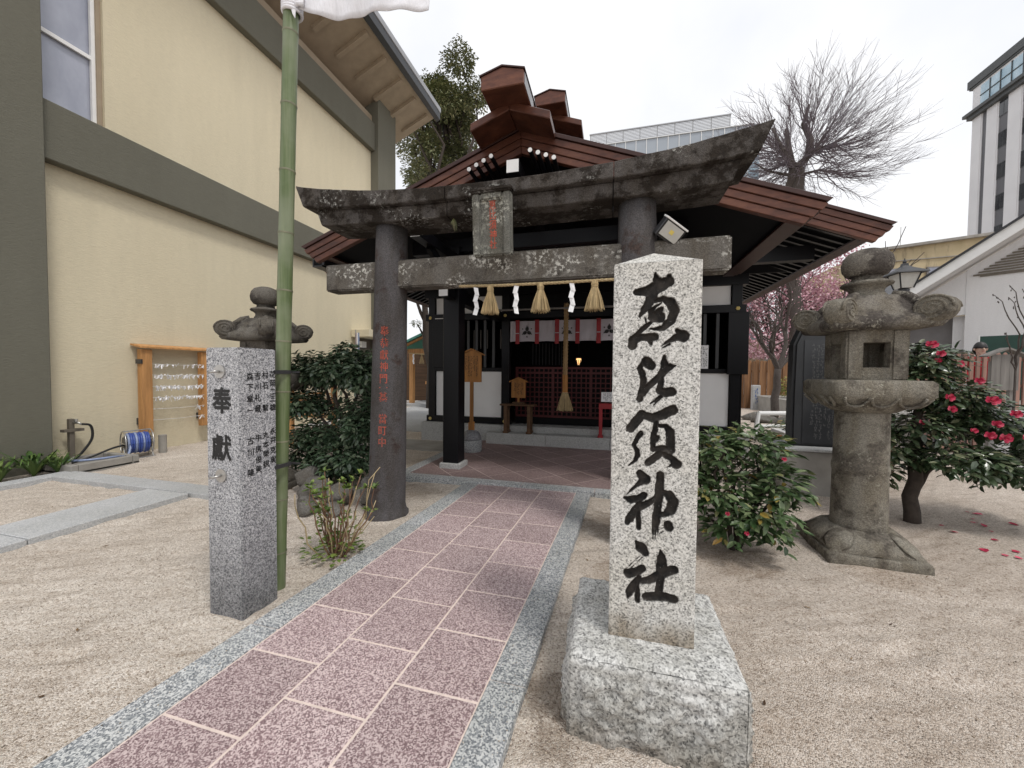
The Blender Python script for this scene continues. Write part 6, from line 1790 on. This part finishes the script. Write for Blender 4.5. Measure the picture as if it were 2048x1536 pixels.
leaf_tree('pine_tree', 'dark leaning pine trunk behind the green-roofed side shrine', (-7.15, 14.2, 0), (-7.75, 14.2, 5.2), 0.24, sp, 0.14, 'leaf_tree', 'bark', 800, 0.15)

# ---------------------------------------------------------------- bare pollarded tree over the shrine roof
def bare_tree():
    t = thing('bare_tree', 'large leafless pollarded tree with fans of fine twigs above the shrine roof', 'tree', (8.6, 22, 0))
    q = random.Random(91)
    m = MB()
    limb(m, (8.75, 22, -0.1), (8.7, 22, 10.6), 0.34, 0.26, 1, 0.02, 10)
    limb(m, (8.7, 22, 10.4), (8.55, 22, 11.9), 0.28, 0.24, 2, 0.1, 9)
    limb(m, (8.0, 22.3, 9.0), (8.5, 22, 11.8), 0.2, 0.2, 6, 0.1, 9)
    m.build('trunk', 'bark_grey', t, smooth=True)
    limbs = [[(8.55, 22, 11.7), (8.1, 21.9, 12.3), (7.7, 21.8, 12.9), (7.5, 21.9, 13.8)], [(8.55, 22, 11.7), (9.1, 22, 12.2), (9.5, 22.1, 12.5), (9.9, 22.1, 13.3)], [(9.1, 22, 12.2), (9.15, 22.1, 13.1), (8.95, 22.2, 13.9), (9.2, 22.1, 14.8)], [(8.4, 22, 11.9), (8.35, 22.3, 12.9), (8.3, 22.4, 13.9)], [(9.5, 22.1, 12.5), (10.3, 22.1, 12.7), (11.0, 22.2, 13.1)], [(8.6, 22, 11.3), (9.4, 21.8, 11.4), (10.3, 21.8, 11.2)], [(8.3, 22, 11.3), (7.4, 22, 11.7), (6.7, 21.9, 12.2)]]
    m = MB()
    src = []
    for i, P_ in enumerate(limbs):
        r = [0.19, 0.14, 0.095, 0.05] if i < 4 else [0.075, 0.05, 0.03]
        m.tube([Vector(p) + Vector((q.gauss(0, .04), 0, q.gauss(0, .04))) for p in P_], r[:len(P_)], 8)
        for a_, b_ in zip(P_[:-1], P_[1:]):
            for k in range(5): src.append(Vector(a_).lerp(Vector(b_), (k + 1) / 5))
    for k in (1, 2, 6, 8): m.lathe([(0.04, -0.16), (0.16, -0.07), (0.18, 0.02), (0.1, 0.13), (0.02, 0.16)], src[k * 3], 8)
    m.build('limbs', 'bark_grey', t, smooth=True)
    m = MB()
    C0 = Vector((8.9, 22, 12.0))
    for j in range(320):
        az = q.uniform(0, 6.283); el = math.asin(q.uniform(-0.42, 1.0))
        u = Vector((math.cos(az) * math.cos(el), math.sin(az) * math.cos(el) * 0.75, math.sin(el)))
        rx = 4.5 if u.x > 0 else 4.0
        e = C0 + Vector((u.x * rx, u.y * 3.6, u.z * 4.9)) * q.uniform(0.72, 1.02)
        if u.z < 0 and u.x < 0: e = C0 + (e - C0) * 0.75
        b = min(src, key=lambda p: (p - (C0 + (e - C0) * 0.3)).length + q.uniform(0, 0.9))
        mid = b.lerp(e, 0.45) + Vector((0, 0, -0.22 * (e - b).length * (1 - abs(u.z)))) + Vector((q.gauss(0, .2), q.gauss(0, .2), q.gauss(0, .15)))
        pts = []
        for s_ in range(8):
            f = s_ / 7
            pts.append(b * (1 - f) ** 2 + mid * 2 * f * (1 - f) + e * f * f + Vector((q.gauss(0, .035), q.gauss(0, .035), q.gauss(0, .035))) * (0 < s_ < 7))
        r0 = q.uniform(0.014, 0.025)
        m.tube(pts, [r0 * (1 - 0.12 * s_) for s_ in range(8)], 4, cap=False)
        for w in range(9):
            s_ = q.randint(2, 6)
            p = pts[s_].lerp(pts[s_ + 1], q.random()); d = (pts[s_ + 1] - pts[s_]).normalized()
            d = (d + Vector((q.gauss(0, .38), q.gauss(0, .38), q.gauss(0.1, .34)))).normalized()
            L = q.uniform(0.4, 1.2)
            p2 = p + d * L * 0.5 + Vector((q.gauss(0, .03), 0, q.gauss(0, .03))); p3 = p + d * L + Vector((0, 0, 0.08 * L))
            m.tube([p, p2, p3], [0.009, 0.006, 0.003], 3, cap=False)
            if w % 2:
                d2 = (d + Vector((q.gauss(0, .4), q.gauss(0, .4), q.gauss(0.1, .35)))).normalized()
                m.tube([p2, p2 + d2 * L * 0.55], [0.005, 0.0025], 3, cap=False)
    m.build('twigs', 'twig', t)['kind'] = 'stuff'
bare_tree()
def grow(m, p, d, L, r, depth, q, tips, spread=0.5):
    n = 3
    pts = [Vector(p)]
    for s in range(n):
        d = (d + Vector((q.gauss(0, .13), q.gauss(0, .13), q.gauss(0.03, .1)))).normalized()
        pts.append(pts[-1] + d * L / n)
    m.tube(pts, [r * (1 - 0.3 * s / n) for s in range(n + 1)], 6 if r > 0.02 else 4, cap=False)
    if depth == 0:
        tips.append(pts[-1]); return
    for k in range(q.choice((2, 3, 3))):
        e = (d + Vector((q.gauss(0, spread), q.gauss(0, spread), q.gauss(0.12, spread * 0.8)))).normalized()
        grow(m, pts[-1] if k else pts[-2], e, L * q.uniform(0.62, 0.85), r * 0.62, depth - 1, q, tips, spread)
    tips.extend(pts[1:])
def twig_tree(label, base, heads, H, r, depth, seed, bark='bark_grey', name='bare_tree'):
    t = thing(name, label, 'tree', base)
    q = random.Random(seed)
    tips = []
    m = MB()
    top = Vector((base[0] + 0.1, base[1], H))
    limb(m, (base[0], base[1], -0.1), top, r, r * 0.75, seed, 0.05, 9)
    m.build('trunk', bark, t, smooth=True)
    m = MB()
    for d, L in heads: grow(m, top, Vector(d).normalized(), L, r * 0.6, depth, q, tips)
    m.build('branches', bark, t)['kind'] = 'stuff'
    return t, tips
twig_tree('leafless garden tree forking in front of the brown plank fence', (5.15, 14.3, 0), [((-.3, 0, 1), 1.0), ((.45, 0, 1), 1.3), ((.95, .1, 1), 1.5), ((-.7, 0, .8), 0.9)], 1.7, 0.13, 4, 5)
t, tips = twig_tree('pink blossoming cherry tree behind the brown plank fence', (9.0, 24, 0), [((-.6, 0, 1), 1.6), ((.3, 0, 1), 1.7), ((.8, .2, .8), 1.4), ((-.9, -.1, .6), 1.6)], 2.6, 0.22, 4, 6, 'bark', 'cherry_tree')
q = random.Random(77)
L = []
for p in tips:
    for k in range(9):
        d = Vector((q.gauss(0, 1), q.gauss(0, 1), q.gauss(0, 1)))
        L.append((p + d * 0.22, d, Vector((q.gauss(0, 1), q.gauss(0, 1), q.gauss(0, 1))), q.uniform(0.08, 0.14)))
for k in range(26000):
    u = Vector((q.uniform(-1, 1), q.uniform(-1, 1), q.uniform(-1, 1)))
    p = Vector((9.1, 24.2, 5.5)) + Vector((u.x * 3.0, u.y * 1.6, u.z * 3.1))
    if math.sin(p.x * 2.1) + math.sin(p.z * 2.7 + p.x) + math.sin(p.y * 3) < -0.7: continue
    d = Vector((q.gauss(0, 1), q.gauss(0, 1), q.gauss(0, 1)))
    L.append((p, d, Vector((q.gauss(0, 1), q.gauss(0, 1), q.gauss(0, 1))), q.uniform(0.08, 0.15)))
foliage(t, L, 'petal_pink', 0.8).name = 'blossom'
# loose sprigs at the far right
t = thing('budding_branch', 'thin budding twigs rising behind the grey notice back at the right edge', 'twigs', (5.65, 7.2, 0))
q = random.Random(15)
m = MB()
for e, b in (((5.22, 7.0, 2.66), (5.6, 7.1, 2.1)), ((5.42, 7.05, 2.8), (5.68, 7.1, 2.2)), ((5.6, 7.1, 2.75), (5.72, 7.12, 2.2)), ((5.38, 7.0, 2.62), (5.62, 7.05, 2.15)), ((5.36, 7.0, 2.12), (5.5, 7.1, 1.9))):
    pts = limb(m, (5.65, 7.2, 1.6), b, 0.012, 0.009, 3, 0.03, 5)
    limb(m, b, e, 0.009, 0.004, 4, 0.05, 5)
    for k in range(7):
        p = Vector(b).lerp(Vector(e), q.uniform(.3, 1))
        m.lathe([(0.002, -0.012), (0.008, 0), (0.002, 0.014)], p + Vector((q.uniform(-.015, .015), 0, .008)), 5)
m.tube([(5.65, 7.2, 0), (5.65, 7.2, 1.62)], [0.02, 0.013], 6)
m.build('twigs', 'bark_grey', t)['kind'] = 'stuff'

# ---------------------------------------------------------------- garden behind, right of the hall
t = thing('plank_fence', 'brown plank fence with dog-eared boards beyond the bare garden tree', 'fence', (8.5, 19, 0))
x = 5.2; k = 0
while x < 13:
    w = 0.155; h = 2.12 + 0.03 * math.sin(k * 2.3); y = 19 - (0.06 if k % 2 else 0.0)
    MB().prism_y([(x, 0), (x + w, 0), (x + w, h - 0.05), (x + w - 0.035, h), (x + 0.035, h), (x, h - 0.05)], y, y + 0.025).build('board', 'fence', t)
    x += 0.15; k += 1
for z in (0.5, 1.6): MB().box(5.2, 13, 19.03, 19.07, z, z + 0.09).build('rail', 'fence', t)
t = thing('neighbour_house', 'low white neighbouring house with a dark eaves line above the plank fence', 'house', (9, 27, 0))
MB().box(4.5, 15.5, 27, 31, 0, 2.75).build('wall', 'white', t)
MB().box(4.2, 15.8, 26.6, 31.3, 2.75, 2.95).build('eaves', 'concrete', t)
MB().prism_x([(26.6, 2.95), (31.3, 2.95), (29, 4.2)], 4.2, 15.8).build('roof', 'gutter', t)
MB().box(4.3, 8.8, 26.0, 26.5, 2.3, 3.6).build('porch', 'plaster', t)
t = thing('stone_marker', 'slim grey stone marker with blue lettering before the plank fence', 'stone marker', (5.95, 18.4, 0))
MB().box(5.8, 6.1, 18.3, 18.55, -0.05, 1.05).build('post', 'slab', t, bevel=0.02)
m = MB(); scribble(m, lambda u, v, e: (5.82 + u, 18.296 - e, v), 0.05, 0.22, 0.25, 0.95, 1, 5, 4, 1.0)
M['blueink'] = flat('blue_lettering', (0.06, 0.12, 0.33), 0.7, 0.2, 20)
m.build('writing', 'blueink', t)['kind'] = 'stuff'
rock((7.6, 18.3, 0.2), (0.7, 0.4, 0.35), 600, 'rounded boulder before the plank fence', 'boulders in the rear garden')
for i, (x, y) in enumerate(((4.5, 14.2), (5.0, 12.9), (4.6, 13.5), (5.7, 13.0))):
    rock((x, y, 0.08), (0.4, 0.25, 0.2), 610 + i, ['flat border stone nearest the hall corner', 'flat border stone nearest the black monument', 'flat border stone between two others by the hall corner', 'flat border stone under the yellow-green shrub'][i], 'border stones in the rear garden')
t = thing('yellow_shrub', 'yellow-green shrub growing before the plank fence beside the black monument', 'shrub', (7.1, 17, 0))
m = MB()
for k in range(8): limb(m, (7.1, 17, 0), (7.1 + rng.uniform(-.6, .6), 17 + rng.uniform(-.3, .3), 0.9), 0.02, 0.008, 40 + k, 0.1, 5)
m.build('stems', 'bark', t)['kind'] = 'stuff'
foliage(t, pad((7.1, 17, 1.05), (0.85, 0.5, 0.38), 900, 0.12, 5, 0.1, 0.3, -0.8), 'leaf_yellow', 0.5)
t = thing('low_hedge', 'low leafy plants around a white barrier left of the black monument', 'plants', (3.6, 9.2, 0))
foliage(t, pad((4.0, 9.4, 0.3), (0.6, 0.5, 0.3), 500, 0.13, 6, 0.3, 0.3, -0.3) + pad((3.2, 8.0, 0.25), (0.5, 0.4, 0.28), 400, 0.12, 7, 0.3, 0.3, -0.3), 'leaf_bush', 0.45)
t = thing('white_barrier', 'white tubular barrier standing among the plants left of the black monument', 'barrier', (3.6, 10.2, 0))
for a, b in (((3.2, 9.9, 0), (3.3, 10.0, 0.62)), ((4.4, 10.5, 0), (4.4, 10.4, 0.6))): MB().tube([a, b], 0.05, 8).build('leg', 'white', t)
MB().tube([(3.3, 10.0, 0.6), (4.4, 10.4, 0.6)], 0.05, 8).build('top_rail', 'white', t)
MB().tube([(3.25, 9.95, 0.3), (4.4, 10.4, 0.3)], 0.04, 8).build('lower_rail', 'white', t)
t = thing('planter_box', 'brown planter trough with a white rim beside the black monument', 'planter', (2.6, 7.3, 0))
MB().box(2.75, 4.2, 7.1, 7.6, 0, 0.5).build('trough', 'old_wood', t)
MB().box(2.72, 4.23, 7.07, 7.63, 0.5, 0.56).build('rim', 'white', t)
foliage(t, pad((3.4, 7.35, 0.62), (0.7, 0.3, 0.2), 260, 0.13, 9, 0.2, 0.2, -0.1), 'leaf_cam', 0.45)

# ---------------------------------------------------------------- right background
def lamp_post():
    t = thing('lamp_post', 'black street lantern on a grey post behind the right stone lantern', 'street lamp', (7.15, 12, 0))
    MB().lathe([(0.1, 0), (0.1, 0.2), (0.075, 0.25), (0.07, 3.5), (0.09, 3.55), (0.09, 3.62)], (7.15, 12, 0), 14).build('pole', 'fence_grey', t, smooth=True)
    MB().lathe([(0.11, 3.62), (0.12, 3.7), (0.1, 3.72)], (7.15, 12, 0), 8).build('collar', 'gutter', t)
    f = lambda h, z: [(7.15 + h * u, 12 + h * v, z) for u, v in ((-1, -1), (1, -1), (1, 1), (-1, 1))]
    MB().loft([f(0.125, 3.73), f(0.215, 4.08)]).build('glass', 'reflector', t)
    for k in range(4):
        a, b = f(0.13, 3.72)[k], f(0.222, 4.09)[k]
        MB().beam(a, b, 0.025, 0.025).build('glazing_bar', 'gutter', t)
    MB().loft([f(0.33, 4.08), f(0.32, 4.11), f(0.12, 4.24), f(0.06, 4.3), f(0.05, 4.36)]).build('cap', 'gutter', t)
    MB().lathe([(0.03, 4.36), (0.045, 4.4), (0.02, 4.44), (0.005, 4.5)], (7.15, 12, 0), 8).build('finial', 'gutter', t)
M['fence_grey'] = flat('grey_metal_post', (0.16, 0.165, 0.175), 0.5, 0.1, 5)
lamp_post()
# terrace and picket fence
struct(MB().box(6.0, 16, 9.75, 24, -0.1, 0.6).build('terrace', 'concrete'))
t = thing('picket_fence', 'pinkish brown picket fence on the right behind the flowering camellia', 'fence', (7.5, 9.5, 0))
x = 5.9
while x < 9.2:
    MB().prism_y([(x, 0.0), (x + 0.055, 0.0), (x + 0.055, 1.93), (x + 0.0275, 1.965), (x, 1.93)], 9.4, 9.43).build('picket', 'picket', t)
    x += 0.1
for z in (0.5, 1.3, 1.8): MB().box(5.9, 9.2, 9.435, 9.47, z, z + 0.05).build('rail', 'picket', t)
# weathered notice back with a little roof
t = thing('wooden_notice_back', 'grey weathered back of a roofed notice board at the right edge', 'notice board', (6.2, 8.0, 0))
for k in range(3): MB().box(5.98 + 0.115 * k, 6.092 + 0.115 * k, 8.0, 8.025, 1.28, 1.86).build('board', 'greywood', t)
for x in (6.02, 6.27): MB().box(x - 0.03, x + 0.03, 8.026, 8.08, 0, 1.75).build('post', 'greywood', t)
for s in (-1, 1): MB().beam((6.15, 8.02, 1.96), (6.15 + s * 0.27, 8.02, 1.83), 0.16, 0.025).build('roof_slat', 'greywood', t)
MB().box(6.0, 6.5, 7.9, 8.2, 0, 0.95).build('stone_foot', 'slab', t)
# people behind the fence
M['skin'] = flat('skin', (0.6, 0.42, 0.33), 0.55, 0.06, 8)
M['hair'] = flat('black_hair', (0.012, 0.01, 0.01), 0.5, 0.2, 30)
M['jacket'] = flat('red_jacket', (0.4, 0.02, 0.03), 0.8, 0.15, 10)
M['jacket2'] = flat('navy_jacket', (0.02, 0.022, 0.06), 0.8, 0.15, 10)
def person(x, y, z, h, yaw, jac, label):
    t = thing('person', label, 'person', (x, y, z))
    s = h / 1.7
    V = {'pel': (0, 0, .93, .15), 'wa': (0, 0, 1.08, .14), 'ch': (0, 0, 1.28, .165), 'nk': (0, 0, 1.43, .06), 'hb': (0, 0, 1.5, .062), 'hm': (0, -.01, 1.58, .092), 'ht': (0, .005, 1.655, .075),
         'sl': (-.17, 0, 1.37, .07), 'el': (-.23, .02, 1.1, .048), 'wl': (-.2, -.16, .95, .034), 'fl': (-.19, -.24, .93, .03), 'sr': (.17, 0, 1.37, .07), 'er': (.23, .02, 1.1, .048), 'wr': (.2, -.16, .95, .034), 'fr': (.19, -.24, .93, .03),
         'hl': (-.1, 0, .86, .1), 'kl': (-.1, -.01, .48, .065), 'al': (-.1, .01, .09, .045), 'tl': (-.1, -.15, .03, .035), 'hr': (.1, 0, .86, .1), 'kr': (.1, -.01, .48, .065), 'ar': (.1, .01, .09, .045), 'tr': (.1, -.15, .03, .035)}
    E_ = [('pel', 'wa'), ('wa', 'ch'), ('ch', 'nk'), ('nk', 'hb'), ('hb', 'hm'), ('hm', 'ht'), ('ch', 'sl'), ('sl', 'el'), ('el', 'wl'), ('wl', 'fl'), ('ch', 'sr'), ('sr', 'er'), ('er', 'wr'), ('wr', 'fr'), ('pel', 'hl'), ('hl', 'kl'), ('kl', 'al'), ('al', 'tl'), ('pel', 'hr'), ('hr', 'kr'), ('kr', 'ar'), ('ar', 'tr')]
    K = list(V)
    me = bpy.data.meshes.new('body')
    me.from_pydata([tuple(c * s for c in V[k][:3]) for k in K], [(K.index(a), K.index(b)) for a, b in E_], [])
    o = bpy.data.objects.new('body', me); COL.objects.link(o); o.parent = t
    sk = o.modifiers.new('skin', 'SKIN')
    if not me.skin_vertices: me.skin_vertices.new()
    for i, k in enumerate(K):
        me.skin_vertices[0].data[i].radius = (V[k][3] * s,) * 2
    me.skin_vertices[0].data[0].use_root = True
    ss = o.modifiers.new('sub', 'SUBSURF'); ss.levels = ss.render_levels = 2
    nt = NT('dressed_' + jac)
    zz = nt.z()
    nt.col(nt.ramp(nt.math('MULTIPLY', nt.math('SUBTRACT', zz, z), 1 / (2.0 * s)), (0.0, (0.02, 0.02, 0.025)), (0.435, (0.02, 0.02, 0.025)), (0.44, (0.4, 0.02, 0.03) if jac == 'jacket' else (0.03, 0.03, 0.08)), (0.712, (0.4, 0.02, 0.03) if jac == 'jacket' else (0.03, 0.03, 0.08)), (0.716, (0.6, 0.42, 0.33)), interp='CONSTANT')).rough(0.8, 0.2)
    me.materials.append(nt.m)
    m = MB()
    n = 16
    rings = []
    for j in range(7):
        f = j / 6 * 1.5708
        rings.append([(0.112 * s * math.cos(f) * math.cos(2 * math.pi * i / n), (0.02 + 0.112 * math.cos(f) * math.sin(2 * math.pi * i / n) ) * s, (1.6 + 0.15 * math.sin(f) - 0.13 * max(0, math.sin(2 * math.pi * i / n)) * (1 - j / 6)) * s) for i in range(n)])
    m.loft(rings)
    hr = m.build('hair', 'hair', None, smooth=True); hr.parent = t
    m = MB()
    m.lathe([(0.002, -0.02), (0.014, -0.012), (0.012, 0.01), (0.003, 0.03)], (0, -0.105 * s, 1.575 * s), 8)
    ns = m.build('nose', 'skin', None, smooth=True); ns.parent = t
    for sx in (-1, 1):
        e = MB().lathe([(0.002, -0.007), (0.01, 0), (0.002, 0.007)], (sx * 0.034 * s, -0.093 * s, 1.6 * s), 8).build('eye', 'hair'); e.parent = t
        e = MB().lathe([(0.004, -0.03), (0.018, 0), (0.006, 0.03)], (sx * 0.096 * s, 0.0, 1.585 * s), 8).build('ear', 'skin'); e.parent = t
    e = MB().box(-0.022 * s, 0.022 * s, -0.1 * s, -0.09 * s, 1.532 * s, 1.54 * s).build('mouth', 'redbright'); e.parent = t
    t.rotation_euler.z = yaw
person(7.08, 9.72, 0.6, 1.55, R(-10), 'jacket', 'person in a red jacket looking over the picket fence')
person(7.02, 10.05, 0.6, 1.42, R(150), 'jacket2', 'dark-haired person in navy mostly hidden behind the picket fence')
# ---------------------------------------------------------------- white gabled house on the right
H0 = Vector((14.08, 20.0, 0)); HX = Vector((0.786, -0.618, 0)); HN = Vector((-0.618, -0.786, 0))
def hp(s, d, z): return H0 + HX * s + HN * d + Vector((0, 0, z))
WH = thing('white_house', 'white gabled house with green door at the right edge', 'house', tuple(H0))
def hq(poly, d0, d1, name, mat, par=None):
    n = len(poly)
    return MB().add([hp(s, d0, z) for s, z in poly] + [hp(s, d1, z) for s, z in poly], [tuple(range(n)), tuple(reversed(range(n, 2 * n)))] + [(i, n + i, n + (i + 1) % n, (i + 1) % n) for i in range(n)]).build(name, mat, par or WH)
M['housewall'] = plaster('white_house_wall', (0.72, 0.71, 0.71), (0.66, 0.65, 0.65))
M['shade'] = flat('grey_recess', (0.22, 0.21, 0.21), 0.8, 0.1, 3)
M['green'] = flat('dark_green_door', (0.012, 0.05, 0.036), 0.4, 0.15, 3)
sl = 0.74
rz = lambda s: 4.62 + sl * (s + 1.9)
hq([(-0.05, 0), (6, 0), (6, rz(6) - .3), (-0.05, rz(-0.05) - 0.1)], 0.0, -0.3, 'front_wall', 'housewall')
hq([(-2.6, 4.05), (-0.052, 4.05), (-0.052, rz(-0.05) - 0.15), (-2.6, rz(-2.6) - 0.15)], -0.02, -0.3, 'upper_wall', 'housewall')
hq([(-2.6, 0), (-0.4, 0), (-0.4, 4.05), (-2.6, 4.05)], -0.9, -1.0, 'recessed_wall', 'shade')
hq([(-0.398, 0), (-0.06, 0), (-0.06, 4.04), (-0.398, 4.04)], -0.35, -1.0, 'recess_side', 'housewall')
hq([(-1.0, 0.5), (-0.5, 0.5), (-0.5, 2.5), (-1.0, 2.5)], -0.86, -0.89, 'yellow_window', 'cedar_sign')
hq([(0.37, 0.5), (6, 0.5), (6, 3.12), (0.37, 3.12)], 0.012, 0.002, 'garage_door', 'green')
hq([(0.33, 0.5), (0.368, 0.5), (0.368, 3.16), (0.33, 3.16)], 0.03, 0.001, 'door_frame', 'white')
# louvred gable vent
for k in range(12):
    z = 5.58 + 0.1 * k
    s0 = (z - 4.62) / sl - 1.9 + 0.72
    if k == 0: hq([(0.3, 5.52), (6, 5.52), (6, 5.57), (0.3, 5.57)], 0.05, 0.001, 'vent_frame', 'taupe')
    hq([(s0, z), (6, z), (6, z + 0.06), (s0, z + 0.06)], 0.045, 0.004, 'louvre', 'taupe')
# roof: soffit, fascia and dark edge
hq([(-3.2, rz(-3.2)), (6, rz(6)), (6, rz(6) + 0.12), (-3.2, rz(-3.2) + 0.12)], 0.85, -6, 'roof_soffit', 'housewall')
hq([(-3.2, rz(-3.2) - 0.02), (6, rz(6) - 0.02), (6, rz(6) + 0.4), (-3.2, rz(-3.2) + 0.4)], 0.95, 0.86, 'fascia', 'white')
hq([(-3.2, rz(-3.2) + 0.401), (6, rz(6) + 0.401), (6, rz(6) + 0.49), (-3.2, rz(-3.2) + 0.49)], 1.05, -6, 'roof_edge', 'gutter')
M['slate'] = flat('slate_roof', (0.1, 0.105, 0.115), 0.7, 0.25, 6)
M['skyglass'] = glassm('sky_glass', (0.26, 0.4, 0.5), (0.46, 0.6, 0.7))
M['bluepanel'] = flat('blue_grey_panel', (0.33, 0.37, 0.42), 0.35, 0.06, 0.3)
# ---------------------------------------------------------------- old cream block behind it
t = thing('cream_building', 'weathered cream flat-roofed building behind the white house', 'building', (20, 30, 0))
g = NT('stained_cream_render')
b = g.ramp(g.noise(0.6, 6, g.stretch(1, 1, 0.5)), (0.35, (0.4, 0.33, 0.2)), (0.65, (0.56, 0.47, 0.31)))
b = g.mix(g.ramp(g.noise(1.6, 7, g.stretch(1.6, 1.6, 0.35), 0.7), (0.52, 0.0), (0.68, 0.7)), b, (0.16, 0.13, 0.095))
g.col(b).rough(0.9, 0.2)
M['cream'] = g.m
MB().add([(15.5, 30, 0), (34, 30, 0), (34, 38, 0), (15.5, 38, 0), (15.5, 30, 9.42), (34, 30, 11.2), (34, 38, 11.2), (15.5, 38, 9.42)], [(0, 3, 2, 1), (4, 5, 6, 7), (0, 1, 5, 4), (1, 2, 6, 5), (2, 3, 7, 6), (3, 0, 4, 7)]).build('wall', 'cream', t)
MB().beam((15.4, 29.95, 9.48), (34, 29.95, 11.27), 0.5, 0.16).build('coping', 'concrete', t)
MB().beam((15.5, 29.97, 8.75), (34, 29.97, 9.5), 0.1, 0.05).build('string_course', 'concrete', t)
for x in (16.9, 19.0, 22.0, 25.0):
    w = MB().box(x, x + 1.4, 29.9, 29.99, 7.3, 8.35).build('window', 'shade', t)
    MB().box(x + 0.08, x + 1.32, 29.885, 29.899, 7.38, 8.27).build('pane', 'glass', w)
    MB().box(x + 0.66, x + 0.72, 29.87, 29.884, 7.38, 8.27).build('mullion', 'gutter', w)
MB().tube([(18.2, 31, 9.4), (18.2, 31, 11.3)], 0.02, 5).build('aerial', 'steel', t)
t = thing('slate_roofed_house', 'dark slate roof of a small house behind the lamp post', 'house', (12.8, 23, 0))
MB().box(12.2, 14.6, 23, 26, 0, 5.1).build('wall', 'cream', t)
MB().add([(11.9, 22.6, 5.0), (14.9, 22.6, 5.0), (14.9, 24.5, 6.2), (11.9, 24.5, 6.2), (11.9, 22.6, 5.12), (14.9, 22.6, 5.12), (14.9, 24.5, 6.32), (11.9, 24.5, 6.32)], [(0, 3, 2, 1), (4, 5, 6, 7), (0, 1, 5, 4), (1, 2, 6, 5), (2, 3, 7, 6), (3, 0, 4, 7)]).build('roof', 'slate', t)
# ---------------------------------------------------------------- tall office block
OB = thing('office_block', 'tall pale office block with white piers and dark window strips, upper right', 'building', (46, 52, 0))
M['pier'] = flat('white_pier', (0.66, 0.66, 0.68), 0.7, 0.05, 0.5)
M['spandrel'] = flat('grey_spandrel', (0.115, 0.115, 0.125), 0.5, 0.08, 0.6)
M['cornice'] = flat('dark_cornice', (0.07, 0.075, 0.078), 0.6, 0.12, 1)
M['dglass'] = glassm('dark_glass', (0.02, 0.022, 0.025), (0.055, 0.06, 0.065))
X0 = 40.0
Y_END = 57.8
MB().box(X0 + 0.5, 57.4, 38.6, Y_END - 0.3, 0, 32.2).build('core', 'spandrel', OB)
piers = [(57.8, 56.7), (56.0, 54.75), (53.55, 52.2), (51.0, 49.6), (48.4, 47.0), (45.8, 44.4), (43.2, 41.8)]
for a, b in piers:
    MB().box(X0 + 0.38, X0 + 0.5, b, a, 0, 32.0).build('pier', 'pier', OB)
    MB().box(X0 + 0.43, X0 + 0.5, b - 0.12, b - 0.002, 0, 32.0).build('pier_return', 'pier', OB)
for i in range(1, len(piers) - 1):
    y1, y0 = piers[i][1] - 0.13, piers[i + 1][0] + 0.01
    for k in range(9):
        z = 29.9 - 3.37 * k
        w = MB().box(X0 + 0.46, X0 + 0.499, y0, y1, z - 0.05, z + 1.65).build('window', 'cornice', OB)
        ym = (y0 + y1) / 2
        for a, b in ((y0 + 0.05, ym - 0.03), (ym + 0.03, y1 - 0.05)):
            MB().box(X0 + 0.445, X0 + 0.459, a, b, z + 0.02, z + 1.58).build('pane', 'dglass', w)
MB().box(X0 - 0.25, 58.2, 37.8, Y_END + 0.5, 32.0, 32.35).build('cornice', 'cornice', OB)
MB().box(X0 + 0.0, 57.9, 38.1, Y_END + 0.25, 31.6, 31.99).build('cornice', 'cornice', OB)
MB().box(X0 + 0.2, 57.6, 38.4, Y_END - 0.2, 32.36, 35.2).build('attic', 'pier', OB)
MB().box(X0 - 0.05, 58.0, 37.9, Y_END + 0.25, 35.2, 36.1).build('parapet', 'cornice', OB)
MB().box(X0 + 0.05, 57.8, 38.2, Y_END + 0.1, 34.98, 35.19).build('parapet', 'cornice', OB)
y = 56.55
while y > 42:
    for z0, z1 in ((32.45, 33.55), (33.65, 34.7)):
        MB().box(X0 + 0.15, X0 + 0.199, y - 1.12, y, z0, z1).build('pane', 'skyglass', OB)
    MB().box(X0 + 0.08, X0 + 0.198, y - 1.2, y - 1.12, 32.37, 34.75).build('mullion', 'cornice', OB)
    y -= 1.2
MB().box(X0 + 0.08, X0 + 0.148, 42, 56.55, 33.56, 33.64).build('transom', 'cornice', OB)
# ---------------------------------------------------------------- glass building behind the roof
GB = thing('glass_office', 'pale glass office building with a louvred roof screen behind the shrine roof', 'building', (9, 72, 0))
MB().box(-3.6, 21.2, 70, 90, 0, 41.6).build('core', 'spandrel', GB)
x = -3.6
while x < 21.1:
    MB().box(x + 0.04, x + 1.68, 69.9, 69.99, 39.2, 41.6).build('parapet_panel', 'bluepanel', GB)
    for z in range(10): MB().box(x + 0.04, x + 1.68, 69.92, 69.99, 39.1 - 3.4 * (z + 1) + 0.1, 39.1 - 3.4 * z).build('pane', 'skyglass', GB)
    MB().box(x - 0.04, x + 0.04, 69.8, 69.99, 5, 41.6).build('mullion', 'white', GB)
    x += 1.72
MB().box(-3.7, 21.3, 69.75, 70.2, 41.6, 41.75).build('coping', 'steel', GB)
for k in range(9): MB().box(-4.6, 18.2, 71.2, 71.25, 42.2 + 0.24 * k, 42.33 + 0.24 * k).build('louvre', 'fascia', GB)
for k in range(9): MB().box(-4.6 + 2.84 * k, -4.48 + 2.84 * k, 71.26, 71.4, 41.6, 44.5).build('screen_post', 'steel', GB)
MB().box(-4.7, 18.3, 71.1, 71.35, 44.4, 44.6).build('top_rail', 'fascia', GB)
